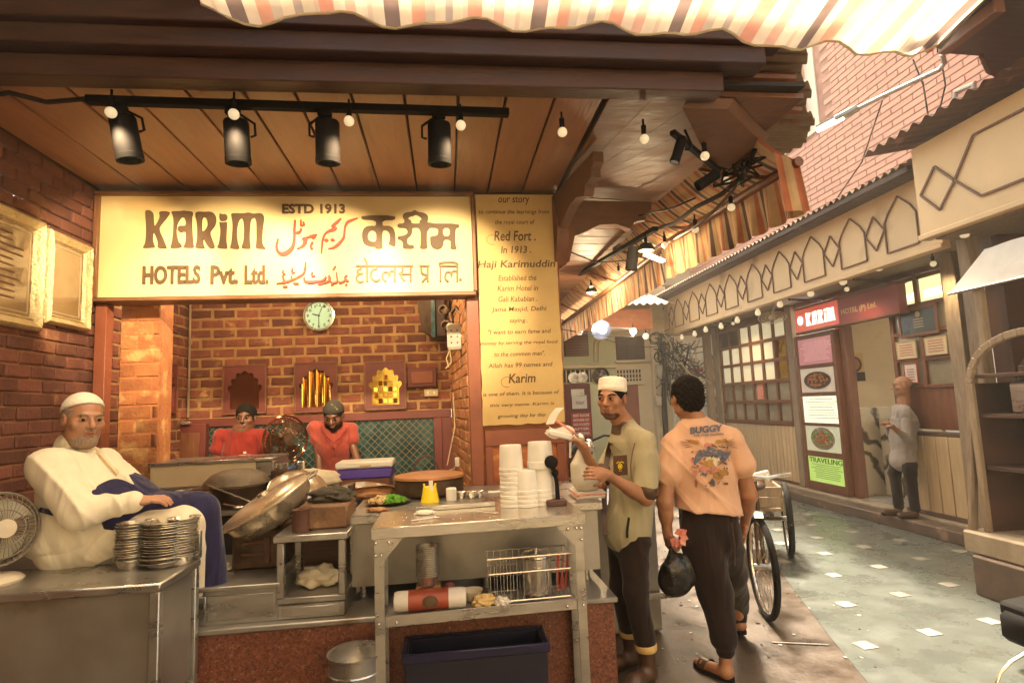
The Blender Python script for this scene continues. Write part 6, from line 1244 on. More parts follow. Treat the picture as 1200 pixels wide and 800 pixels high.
# second counter behind the cook
t = thing('corner_counter', 'narrow steel counter at the alley side behind the cook', 'counter', (1.25, 4.3, 0))
g = G(); g.box(1.02, 1.44, 4.05, 4.7, .02, .86, .006); obj('carcass', g, K['steeldull'], t); g = G(); g.box(1.0, 1.47, 4.02, 4.72, .862, .89, .004); obj('top', g, K['steel'], t); g = G(); g.box(1.2, 1.47, 4.0, 4.02, .24, .28, .003); g.bar((1.46, 4.0, .26), (1.50, 3.98, .26), .02, .02); obj('hinge', g, K['steel'], t)
heap('shiny foil parcel on the narrow counter behind the cook', (1.33, 4.3, .891), (.10, .1, .05), K['chrome'], 14, 'foil_parcel', 'parcel', amp=.5)

# kitchen right pier fittings
q = V(.13, 4.95, 0)
t = thing('electric_box', 'grey metal electric box high on the right pier', 'electric box', (.04, 4.8, 2.2))
a = aY(524, 379, 4.78); b = aY(541, 410, 4.78)
g = G(); g.box(a[0], b[0], 4.76, 4.86, b[2], a[2], .008); obj('body', g, K['greyframe'], t); g = G(); g.box(a[0]-.004, b[0]+.004, 4.752, 4.759, b[2]+.02, a[2]-.02, .003); obj('cover', g, K['steeldull'], t)
for i in range(2):
    for j in range(3): g = G(); g.lathe([(.007, 0), (.0001, .002)], (a[0]+.03+.05*i, 4.751, b[2]+.06+.05*j), 8, (0, -1, 0)); obj('screw', g, K['black'], t)
g = G(); g.tube([aY(530, 378, 4.8), aY(528, 368, 4.85), aY(534, 360, 4.85), aY(541, 368, 4.8), aY(538, 378, 4.8)], .018, 8); obj('conduit_bend', g, K['darksteel'], t)
t = thing('wall_speaker', 'dark angular wall unit in the upper right corner of the kitchen', 'speaker', aY(500, 370, 5.7))
c1, c2, c3, c4 = aY(489, 352, 5.7), aY(506, 349, 5.6), aY(508, 394, 5.6), aY(494, 386, 5.7)
g = G(); g.prism([c1, c2, c3, c4], (.02, .3, 0)); obj('case', g, K['darksteel'], t); g = G(); g.bar(aY(507, 350, 5.55), aY(508, 395, 5.55), .05, .04); obj('edge_strip', g, K['teal'], t); g = G(); g.box(aY(510, 360, 5.6)[0], .02, 5.55, 5.9, aY(510, 395, 5.6)[2], 3.0, .01); obj('bracket', g, K['darkwood'], t)
for k, (x, y) in enumerate(((519, 363), (522, 381))): g = G(); c = aY(x, y, 5.35); g.lathe([(.045, -.1), (.05, 0), (.035, .004), (.03, -.03), (.0001, -.03)], c, 16, (-.3, -.9, 0)); obj('pipe_end', g, K['darksteel'], t)
for i, pts in enumerate((((527, 410), (523, 420), (526, 430)), ((527, 410), (529, 424), (522, 432)), ((531, 460), (533, 500), (527, 530), (524, 545)), ((536, 541), (532, 549), (526, 551)))):
    g = G(); g.tube([aY(x, y, 4.74) for x, y in pts], .005, 6); setp(obj('cream_cable', g, K['wire']), ['left curl of cable under the electric box', 'right curl of cable under the electric box', 'long cream cable hanging down the right pier', 'short cable below the small white socket'][i], 'cable')
a = aY(533, 536, 4.72); g = G(); g.box(a[0], a[0]+.035, 4.70, 4.74, a[2]-.07, a[2], .004); setp(obj('wall_socket', g, K['white']), 'small white socket low on the right pier', 'socket')

# ============================================================ ALLEY OBJECTS: CYCLE CART, MOTORCYCLE, SCOOTER
def wheel(parent, c, R, axis, spokes=28, tw=.024):
    c = np.array(c, float); ax = unit(axis); a1 = unit(np.cross(ax, (0, 0, 1))); a2 = np.cross(ax, a1)
    P_ = lambda r, a, o=0: c+r*(math.cos(a)*a1+math.sin(a)*a2)+ax*o
    g = G(); g.tube([P_(R-tw, a) for a in np.linspace(0, 2*math.pi, 41)], tw, 8, False); w_ = obj('tyre', g, K['rubber'], parent)
    g = G(); g.tube([P_(R-tw*2.1, a) for a in np.linspace(0, 2*math.pi, 41)], .013, 6, False); obj('rim', g, K['chrome'], parent)
    g = G()
    for k in range(spokes): g.tube([P_(.022, 2*math.pi*k/spokes+.5*(-1)**k, .03*(-1)**k), P_(R-tw*2.2, 2*math.pi*k/spokes)], .0022, 4, False)
    obj('spokes', g, K['chrome'], parent)
    g = G(); g.tube([c-ax*.06, c+ax*.06], .022, 8); obj('hub', g, K['steel'], parent)
cc = thing('cycle_cart', 'old three wheeled cycle cart with a wooden box parked in the alley', 'cycle cart', (2.75, 5.1, 0))
hd = unit((-.50, -1.0, 0)); sdv = unit(np.cross((0, 0, 1), hd))      # sdv: to the cart's left
fw_ = V(2.25, 4.14, 0); rx = V(3.36, 5.62, 0); R = .36
wheel(cc, fw_+V(0, 0, R), R, sdv+V(0.0, .22, 0))
wheel(cc, rx+V(0, 0, R), R, np.cross((0, 0, 1), hd), tw=.03)
lw = rx-V(.93, -.35, 0); wheel(cc, lw+V(0, 0, R), R, sdv)
g = G(); g.tube([rx+V(0, 0, R), lw+V(0, 0, R)], .018, 8); obj('axle', g, K['darksteel'], cc)
bc = (rx+lw)/2+V(.02, .1, .62); bs = unit(rx-lw); bf = unit(np.cross(bs, (0, 0, 1)))
for k, z in enumerate((-.10, .0)):
    for nm, o1, hx_, hy_ in (('front', bf*.42, bs*.42, bf*.014), ('rear', -bf*.42, bs*.42, bf*.014)): g = G(); g.obox(bc+o1+V(0, 0, z+.05), hx_, hy_, (0, 0, .046), .005); obj('side_board', g, K['greywood'], cc)
    for o1 in (bs*.42, -bs*.42): g = G(); g.obox(bc+o1+V(0, 0, z+.05), bf*.42, bs*.014, (0, 0, .046), .005); obj('side_board', g, K['greywood'], cc)
g = G(); g.obox(bc+V(0, 0, -.12), bs*.43, bf*.43, (0, 0, .012)); obj('deck', g, K['greywood'], cc)
g = G(); g.bar(bc+bs*.3-bf*.42+V(0, 0, -.15), bc+bs*.3+bf*.55+V(0, 0, -.15), .04, .04); g.bar(bc-bs*.3-bf*.42+V(0, 0, -.15), bc-bs*.3+bf*.55+V(0, 0, -.15), .04, .04); obj('chassis', g, K['darksteel'], cc)
for sg in (-1, 1): g = G(); g.tube([bc+bs*.3*sg+bf*t_+V(0, 0, z_) for t_, z_ in ((-.3, -.17), (-.1, -.25), (.1, -.25), (.3, -.17))], .014, 6); obj('leaf_spring', g, K['darksteel'], cc)
hp = fw_+V(.06, .12, .95); g = G(); g.tube([bc+bf*.42+V(0, 0, -.15), fw_-hd*.5+V(0, 0, .45), hp+V(0, 0, -.2)], .02, 8); g.tube([fw_+V(.03, .02, R), hp], .016, 8); g.tube([fw_-V(.03, .0, -R), hp+V(-.02, 0, -.1)], .012, 8); obj('frame_tube', g, K['darksteel'], cc)
g = G(); g.tube([hp+sdv*.26+V(.06, .1, .04), hp+sdv*.1+V(0, 0, .03), hp-sdv*.1+V(0, 0, .03), hp-sdv*.26+V(.06, .1, .04)], .012, 8); obj('handlebar', g, K['chrome'], cc)
g = G(); g.sheet(lambda u, v: fw_+V(0, 0, R)+(R+.03)*(math.cos(.4+1.5*u)*(-hd)+math.sin(.4+1.5*u)*V(0, 0, 1))+sdv*(v-.5)*.06, 12, 3); obj('mudguard', g, K['steeldull'], cc)
s_ = fw_-hd*.62; g = G(); g.ball(s_+V(0, 0, .85), (.09, .13, .04)); g.tube([s_+V(0, 0, .45), s_+V(0, 0, .83)], .014, 8); obj('saddle', g, K['leather'], cc)
t = thing('sack_load', 'pale folded sheets and sacks lying in the cycle cart', 'sheets', bc)
for k in range(4): g = G(); g.obox(bc+V(0, 0, .02+.028*k)+bs*(.05-.03*k)+bf*.04*k, bs*(.3-.03*k), bf*.32, (0, 0, .012), .008); obj('sheet', g, K['cloth' if k % 2 else 'paper'], t)
g = G(); g.tube([bc-bs*.05+bf*.3+V(0, 0, .13), bc+bs*.36+bf*.12+V(0, 0, .2), bc+bs*.44-bf*.2+V(0, 0, .06)], .022, 8); setp(obj('white_pipe', g, K['white']), 'pale bent pipe sticking out over the cart box', 'pipe')
g = G(); p = aZ(906, 668, .0); g.obox(p+V(0, 0, .03), (.07, .02, 0), (-.01, .04, 0), (0, 0, .025), .006); setp(obj('grey_block', g, K['steeldull']), 'small grey block on the ground beside the cart front wheel', 'block')
# motorcycle beyond the cook
mp_ = aY(690, 527, 8.6); t = thing('motorcycle', 'dark motorcycle parked in front of the far brown door', 'motorcycle', (2.15, 8.9, 0)); bx_ = mp_[0]; by = 8.6
for yy in (8.75, 10.0): wheel(t, (bx_+.03, yy, .3), .3, (1, 0, 0), 16, .045)
g = G(); g.ball((bx_+.03, 9.15, .85), (.16, .3, .14)); obj('tank', g, K['navyplastic'], t); g = G(); g.ball((bx_+.03, 9.7, .8), (.14, .38, .07)); obj('seat', g, K['rubber'], t); g = G(); g.box(bx_-.12, bx_+.18, 9.1, 9.5, .3, .65, .05); obj('engine', g, K['darksteel'], t)
g = G(); g.ball((bx_+.03, 8.72, .93), (.1, .08, .11)); obj('headlamp', g, K['chrome'], t)
g = G(); g.tube([(bx_-.36, by+.2, 1.06), (bx_-.2, by+.12, 1.08), (bx_+.05, by+.1, 1.0), (bx_+.28, by+.12, 1.08), (bx_+.42, by+.2, 1.06)], .018, 8); obj('handlebar', g, K['black'], t)
for yy in (-.05, .11): g = G(); g.tube([(bx_+yy, 8.75, .3), (bx_+yy, 8.8, 1.0)], .022, 8); obj('fork', g, K['chrome'], t)
m1 = aY(679, 514, 8.6); g = G(); g.tube([(bx_-.2, by+.12, 1.08), m1+V(.02, .02, -.05)], .009, 6); g.lathe([(.07, 0), (.085, .01), (.05, .04), (.0001, .05)], m1, 18, (.2, 1, .1)); obj('mirror', g, K['chrome'], t)
# scooter fragment lower right
sp_ = aZ(1200, 762, .25); t = thing('scooter', 'black scooter whose rear end shows at the lower right corner', 'scooter', (3.55, 3.05, 0)); q = aY(1196, 735, 3.1)
g = G(); g.obox(q+V(.16, 0, .0), (.20, 0, .02), (0, .12, 0), (0, 0, .085), .06); obj('rear_shell', g, K['black'], t, smooth=60); g = G(); g.obox(q+V(.2, 0, .09), (.2, 0, .02), (0, .13, 0), (0, 0, .04), .03); obj('seat', g, K['rubber'], t)
wheel(t, (q[0]+.55, 3.1, .26), .26, (.1, 1, 0), 10, .05)
g = G(); a = aY(1202, 765, 3.0); g.tube([a, aY(1185, 775, 3.0), aY(1172, 788, 3.0), aY(1166, 806, 3.0), aY(1168, 830, 3.0)], .009, 8); obj('guard_rail', g, K['chrome'], t)

# small clutter of the cooking counters
rr = random.Random(31)
lbl = ['small steel tin at the front of the rear counter', 'round brass spice tin beside the domed griddle', 'steel katori bowl behind the tilted pan', 'short dark tin before the warming box', 'narrow steel jar before the warming box', 'squat steel tin right of the griddle', 'tiny steel cup near the cloth bundle', 'dark squat pan before the cloth bundle']
for i, (px, Y, r, h) in enumerate(((238, 3.9, .03, .05), (262, 3.95, .035, .04), (300, 4.2, .05, .04), (212, 4.28, .035, .06), (222, 4.3, .025, .09), (322, 4.1, .045, .05), (372, 4.12, .025, .05), (386, 4.1, .06, .03))):
    x = aY(px, 595, Y)[0]; g = G(); g.lathe([(r*.9, 0), (r, .004), (r, h-.004), (r*1.06, h), (r*.9, h+.004), (.0001, h+.006)], (x, Y, 1.021), 18); setp(obj('small_tin', g, K[['chrome', 'kadai', 'chrome', 'darksteel', 'steel', 'steel', 'chrome', 'darksteel'][i]]), lbl[i], 'tin')
heap('pale dough cloth on the low cabinet left of the stove block', (-1.30, 3.45, .766), (.11, .09, .02), K['cloth'], 12, 'dough_cloth', 'cloth', amp=.5)
heap('greasy brown rag on the counter right of the brick stove', (-.40, 3.42, 1.036), (.06, .05, .012), K['brown'], 15, 'brown_rag', 'rag', amp=.6)
g = G(); a = aZ(445, 603, 1.053)
for k in range(16):
    q = V(rr.uniform(-.33, .2), rr.uniform(2.9, 3.2), 1.0532); d = unit((rr.uniform(-1, 1), rr.uniform(-1, 1), 0)); g.obox(q, d*rr.uniform(.002, .006), unit(np.cross(d, (0, 0, 1)))*.002, (0, 0, .0012))
setp(obj('crumbs', g, K['onion'], base=(0, 3, 1.053)), 'scattered crumbs on the steel cart top', 'crumbs', kind='stuff')
for i, (x, y, an) in enumerate(((-.12, 2.98, .4), (.18, 3.05, -.6))): g = G(); d = V(math.cos(an), math.sin(an), 0); g.tube([V(x, y, 1.058)-d*.07, V(x, y, 1.058)+d*.05], .003, 6); g.ball(V(x, y, 1.059)+d*.065, (.018, .012, .004)); setp(obj('spoon', g, K['chrome']), ['steel spoon lying on the left of the cart top', 'steel spoon lying in the middle of the cart top'][i], 'spoon')
g = G()
for k in range(90):
    q = V(rr.uniform(1.1, 3.0), rr.uniform(3.3, 6.5), .006); d = unit((rr.uniform(-1, 1), rr.uniform(-1, 1), 0)); r = rr.uniform(.003, .014); g.obox(q, d*r, unit(np.cross(d, (0, 0, 1)))*r*rr.uniform(.3, .9), (0, 0, .0015))
setp(obj('litter', g, K['leather'], base=(2, 4, 0)), 'dark bits of litter and grit on the paving', 'litter', kind='stuff')
g = G()
for k in range(26):
    q = V(rr.uniform(1.3, 2.9), rr.uniform(3.4, 5.5), .007); d = unit((rr.uniform(-1, 1), rr.uniform(-1, 1), 0)); r = rr.uniform(.004, .012); g.obox(q, d*r, unit(np.cross(d, (0, 0, 1)))*r*rr.uniform(.3, .9), (0, 0, .0015))
setp(obj('paper_scraps', g, K['paper'], base=(2, 4, 0)), 'tiny pale paper scraps on the brown paving', 'litter', kind='stuff')
# ============================================================ PEOPLE: smooth blended bodies from distance fields
def smin(a, b, k): h = np.clip(.5+.5*(b-a)/k, 0, 1); return b+(a-b)*h-k*h*(1-h)
class Body:
    def __init__(s): s.p = []
    def cap(s, a, b, ra, rb, k=.03): s.p.append(('c', V(*a), V(*b), ra, rb, k, 1)); return s
    def ell(s, c, r, R=None, k=.03, sub=False): s.p.append(('e', V(*c), np.array(r, float), np.eye(3) if R is None else R, 0, k, -1 if sub else 1)); return s
    def plane(s, o, n, k=.004): s.p.append(('p', V(*o), unit(n), 0, 0, k, -1)); return s     # removes the side n points to
    def build(s, res, disp=None):
        lo, hi = [], []
        for q in s.p:
            if q[6] < 0: continue
            if q[0] == 'c': r = max(q[3], q[4]); lo.append(np.minimum(q[1], q[2])-r); hi.append(np.maximum(q[1], q[2])+r)
            else: r = max(q[2]); lo.append(q[1]-r); hi.append(q[1]+r)
        lo = np.min(lo, 0)-.03; hi = np.max(hi, 0)+.03; n = np.ceil((hi-lo)/res).astype(int)+1
        fld = np.full(n, .2, np.float32); ax = [lo[i]+res*np.arange(n[i]) for i in range(3)]
        for q in s.p:
            k = q[5]; mg = .05+k
            if q[0] == 'c': r = max(q[3], q[4]); l = np.minimum(q[1], q[2])-r-mg; h = np.maximum(q[1], q[2])+r+mg
            elif q[0] == 'e': r = max(q[2]); l = q[1]-r-mg; h = q[1]+r+mg
            else: l, h = lo-1, hi+1
            i0 = np.clip(np.floor((l-lo)/res).astype(int), 0, n-1); i1 = np.clip(np.ceil((h-lo)/res).astype(int)+1, 1, n)
            if (i1 <= i0).any(): continue
            X = ax[0][i0[0]:i1[0], None, None]; Y = ax[1][None, i0[1]:i1[1], None]; Z = ax[2][None, None, i0[2]:i1[2]]
            if q[0] == 'c':
                a, b = q[1], q[2]; ba = b-a; L2 = ba@ba+1e-9; t = np.clip(((X-a[0])*ba[0]+(Y-a[1])*ba[1]+(Z-a[2])*ba[2])/L2, 0, 1)
                d = np.sqrt((X-a[0]-t*ba[0])**2+(Y-a[1]-t*ba[1])**2+(Z-a[2]-t*ba[2])**2)-(q[3]+(q[4]-q[3])*t)
            elif q[0] == 'e':
                R = q[3]; dx, dy, dz = X-q[1][0], Y-q[1][1], Z-q[1][2]; u = [(dx*R[0, i]+dy*R[1, i]+dz*R[2, i])/q[2][i] for i in range(3)]
                m = np.sqrt(u[0]**2+u[1]**2+u[2]**2); m2 = np.sqrt((u[0]/q[2][0])**2+(u[1]/q[2][1])**2+(u[2]/q[2][2])**2)+1e-9; d = m*(m-1)/m2
            else: d = -((X-q[1][0])*q[2][0]+(Y-q[1][1])*q[2][1]+(Z-q[1][2])*q[2][2])
            sl = (slice(i0[0], i1[0]), slice(i0[1], i1[1]), slice(i0[2], i1[2])); cur = fld[sl]
            fld[sl] = smin(cur, d, k) if q[6] > 0 else -smin(-cur, d, k)
        if disp is not None:
            X, Y, Z = np.meshgrid(*ax, indexing='ij', sparse=True); near = np.abs(fld) < .03; fld = np.where(near, fld+disp(X, Y, Z), fld)
        fld[0], fld[-1] = .2, .2; fld[:, 0], fld[:, -1] = .2, .2; fld[:, :, 0], fld[:, :, -1] = .2, .2
        ins = fld < 0; c = ins[:-1, :-1, :-1]; any_, all_ = c.copy(), c.copy()
        for i in (0, 1):
            for j in (0, 1):
                for k in (0, 1): q = ins[i:n[0]-1+i, j:n[1]-1+j, k:n[2]-1+k]; any_ |= q; all_ &= q
        act = any_ & ~all_; idx = np.full(act.shape, -1, np.int64); cells = np.argwhere(act); idx[act] = np.arange(len(cells))
        acc = np.zeros((len(cells), 3)); cnt = np.zeros(len(cells)); co = [(i, j, k) for i in (0, 1) for j in (0, 1) for k in (0, 1)]
        fv = {c_: fld[cells[:, 0]+c_[0], cells[:, 1]+c_[1], cells[:, 2]+c_[2]] for c_ in co}
        for a in co:
            for d in range(3):
                if a[d]: continue
                b = list(a); b[d] = 1; b = tuple(b); va, vb = fv[a], fv[b]; m = (va < 0) != (vb < 0); t = np.where(m, va/np.where(m, va-vb, 1), 0)
                pt = np.array(a, float)[None]+np.zeros((len(cells), 3)); pt[:, d] += t; acc += pt*m[:, None]; cnt += m
        vs = lo+res*(cells+acc/cnt[:, None]); F_ = []
        for d in range(3):
            o = [x for x in range(3) if x != d]; A = [slice(None)]*3; B = [slice(None)]*3; A[d] = slice(0, n[d]-1); B[d] = slice(1, n[d]); ia, ib = ins[tuple(A)], ins[tuple(B)]
            e = np.argwhere(ia != ib); e = e[(e[:, o[0]] > 0) & (e[:, o[1]] > 0) & (e[:, o[0]] < n[o[0]]-1) & (e[:, o[1]] < n[o[1]]-1)]; sg = ia[e[:, 0], e[:, 1], e[:, 2]]
            def id_(p, q): f = e.copy(); f[:, o[0]] -= p; f[:, o[1]] -= q; return idx[f[:, 0], f[:, 1], f[:, 2]]
            q = np.stack([id_(1, 1), id_(0, 1), id_(0, 0), id_(1, 0)], 1); fl = sg if d != 1 else ~sg; q[~fl] = q[~fl][:, ::-1]; F_.append(q)
        return vs, np.concatenate(F_)
def npmesh(name, vs, fs, m):
    me = bpy.data.meshes.new(name); me.vertices.add(len(vs)); me.vertices.foreach_set('co', np.asarray(vs, np.float32).ravel()); nf = len(fs)
    me.loops.add(nf*4); me.loops.foreach_set('vertex_index', np.asarray(fs, np.int32).ravel()); me.polygons.add(nf); me.polygons.foreach_set('loop_start', np.arange(nf, dtype=np.int32)*4); me.update(calc_edges=True); me.validate()
    me.polygons.foreach_set('use_smooth', [True]*nf); me.materials.append(m); return me
def grow(name, b, res, m, parent, disp=None):
    vs, fs = b.build(res, disp); return put(name, npmesh(name, vs-W[parent.name], fs, m), parent), vs, fs
def folds(a1=.006, f1=14, d1=(0, 0, 1), a2=.003, seed=0):
    a1 *= 1.15; a2 *= 1.2
    d1 = np.array(d1, float)
    def f(X, Y, Z):
        w_ = np.sin(5*X+3*Z+seed)+.7*np.sin(7*Y-4*X+seed*2); s = (X*d1[0]+Y*d1[1]+Z*d1[2])*f1
        r1 = 1-np.abs(np.sin(s+1.6*w_)); r2 = 1-np.abs(np.sin(s*.8+9*Y+4*X+w_*2+seed))
        return -(a1*(r1**2.5-.25)*(.5+.5*np.sin(4*Z+6*X+seed))+a2*(r2**3-.2)).astype(np.float32)
    return f
def frame(fwd, up=(0, 0, 1)):
    f = unit(fwd); r = unit(np.cross(f, up)); u = np.cross(r, f); return np.stack([r, f, u], 1)       # columns: right, forward, up
def head(b, c, R, s=1.0, neck=None, jaw=1.0, nose=1.0):
    L = lambda *p: c+R@(np.array(p)*s)
    b.ell(L(0, -.012, .03), np.array((.074, .092, .086))*s, R, .02)
    b.ell(L(0, .02, -.035), np.array((.058*jaw, .066, .078))*s, R, .03)
    b.ell(L(0, .055, -.098), np.array((.026*jaw, .022, .018))*s, R, .028)
    for g_ in (-1, 1):
        b.ell(L(.042*g_, .055, -.022), np.array((.024*jaw, .022, .022))*s, R, .02)
        b.ell(L(.047*g_, .01, -.07), np.array((.016*jaw, .035, .026))*s, R, .025)
        b.ell(L(.033*g_, .094, .004), np.array((.019, .016, .012))*s, R, .012, True)
    b.cap(L(-.034, .078, .024), L(.034, .078, .024), .010*s, .010*s, .014)
    b.cap(L(0, .082, .014), L(0, .108*nose, -.026), .0075*s, .0125*s, .010)
    for g_ in (-1, 1): b.ell(L(.0135*g_, .094, -.031), np.array((.008, .010, .007))*s, R, .006)
    b.cap(L(-.018, .083, -.056), L(.018, .083, -.056), .0065*s, .0065*s, .006)
    b.cap(L(-.014, .082, -.0685), L(.014, .082, -.0685), .0075*s, .0075*s, .006)
    b.ell(L(0, .094, -.0622), np.array((.026, .008, .0022))*s, R, .004, True)
    for g_ in (-1, 1):
        b.ell(L(.079*g_, -.008, -.004), np.array((.009, .020, .032))*s, R, .008)
        b.ell(L(.087*g_, .0, .0), np.array((.006, .010, .016))*s, R, .004, True)
        b.ell(L(.033*g_, .0815, .0045), np.array((.0165, .008, .0105))*s, R, .004)      # lids
    if neck is not None: b.cap(L(0, -.022, -.06), neck, .054*s, .062*s, .03)
    return L
def face_parts(par, c, R, s, m_brow, look=(0, 0)):
    L = lambda *p: c+R@(np.array(p)*s)
    for g_ in (-1, 1):
        g = G(); q = L(.033*g_, .0815, .004); vs = []
        g.ball((0, 0, 0), 1, 12, 8); g.v = [tuple(q+R@(np.array(v)*np.array((.0135, .0105, .0062))*s)) for v in g.v]; e = obj('eye', g, K['eye'], par)
        g = G(); g.ball((0, 0, 0), 1, 10, 6); q2 = L(.033*g_+look[0], .0895, .0045+look[1]); g.v = [tuple(q2+R@(np.array(v)*np.array((.0078, .0045, .0074))*s)) for v in g.v]; obj('iris', g, K['black'], e)
        g = G(); g.tube([L(.016*g_, .0905, .0235), L(.030*g_, .0905, .029), (L(.046*g_, .081, .0285)), L(.056*g_, .068, .022)], [.0028*s, .0042*s, .0038*s, .002*s], 6); obj('eyebrow', g, m_brow, par)
        g = G(); g.tube([L(.018*g_, .0905, .0075), L(.032*g_, .0935, .0125), L(.047*g_, .086, .008)], [.0012*s, .0018*s, .0012*s], 5); obj('eyelash', g, m_brow, par)
    g = G(); g.tube([L(-.02, .0855, -.0600), L(-.008, .0912, -.0572), L(0, .0908, -.0588), L(.008, .0912, -.0572), L(.02, .0855, -.0600)], [.0015*s, .0034*s, .0034*s, .0034*s, .0015*s], 6); obj('upper_lip', g, K['lip'], par)
    g = G(); g.tube([L(-.017, .0855, -.0640), L(0, .0912, -.0682), L(.017, .0855, -.0640)], [.0015*s, .0044*s, .0015*s], 6); obj('lower_lip', g, K['lip'], par)
def shell(name, vs, fs, c, R, s, test, off, m, par):          # hair or beard lying on the face surface
    q = (vs-c)@R/s; keep = test(q[:, 0], q[:, 1], q[:, 2]); fk = keep[fs].all(1)
    if fk.sum() == 0: return
    fs2 = fs[fk]; n = np.zeros_like(vs); a = np.cross(vs[fs2[:, 1]]-vs[fs2[:, 0]], vs[fs2[:, 2]]-vs[fs2[:, 0]])
    for i in range(4): np.add.at(n, fs2[:, i], a)
    n /= np.linalg.norm(n, axis=1)[:, None]+1e-12; cntv = np.zeros(len(vs)); [np.add.at(cntv, fs2[:, i], 1) for i in range(4)]
    used = np.unique(fs2); rm = np.full(len(vs), -1); rm[used] = np.arange(len(used)); edge = cntv[used] < 4; o = np.where(edge, -.001, off)
    v2 = vs[used]+n[used]*o[:, None]; put(name, npmesh(name, v2-W[par.name], rm[fs2], m), par)
def hand(b, wr, d, nrm, s=1.0, curl=.5, thumb=1, spread=.0, r=.0082):   # wrist, finger direction, palm normal (palm faces it)
    wr = V(*wr); d = unit(d); nrm = np.array(nrm, float); nrm = unit(nrm-d*(nrm@d)); sd = np.cross(d, nrm)*thumb      # thumb side
    R = np.stack([sd, d, nrm], 1); pc = wr+d*.048*s
    b.ell(pc, np.array((.040, .052, .016))*s, R, .014)
    b.cap(wr-d*.01, wr+d*.03*s, .024*s, .026*s, .02)
    for i, (o_, L_, c_) in enumerate(((.030, .070, 0), (.010, .078, .06), (-.010, .073, .1), (-.029, .058, .16))):
        base = pc+sd*o_*s+d*.036*s; a = curl*.55+c_*.5; dd = unit(d*math.cos(a)+nrm*math.sin(a)+sd*spread*(o_*12))
        m1 = base+dd*L_*.5*s; a2 = a+curl*1.1; d2 = unit(d*math.cos(a2)+nrm*math.sin(a2)+sd*spread*(o_*12)); m2 = m1+d2*L_*.32*s; a3 = a2+curl*.8; d3 = unit(d*math.cos(a3)+nrm*math.sin(a3)); m3 = m2+d3*L_*.24*s
        b.cap(base, m1, r*1.08*s, r*s, .004); b.cap(m1, m2, r*s, r*.93*s, .003); b.cap(m2, m3, r*.93*s, r*.8*s, .003)
    t0 = pc+sd*.030*s-d*.025*s; t1 = t0+unit(sd*.75+d*.6+nrm*.35)*.036*s; t2 = t1+unit(sd*.25+d*.8+nrm*.55*(.4+curl))*.030*s
    b.cap(t0, t1, .0125*s, .0105*s, .01); b.cap(t1, t2, .0105*s, .0085*s, .004)
    return pc
def A(px, py, Y): return aY(px, py, Y)
def onsurf(tv, pts2, off=.003):                 # where the sight lines of these photo points meet a garment
    out = []; last = None
    for x, y in pts2:
        d = ray(x, y); d = d/np.linalg.norm(d); rel = tv-CAM; tt = rel@d; dist = np.linalg.norm(rel-tt[:, None]*d, axis=1); k = dist < .012
        tn = tt[k].min() if k.any() else (last or 3.4); last = tn; out.append(CAM+d*(tn-off))
    return out

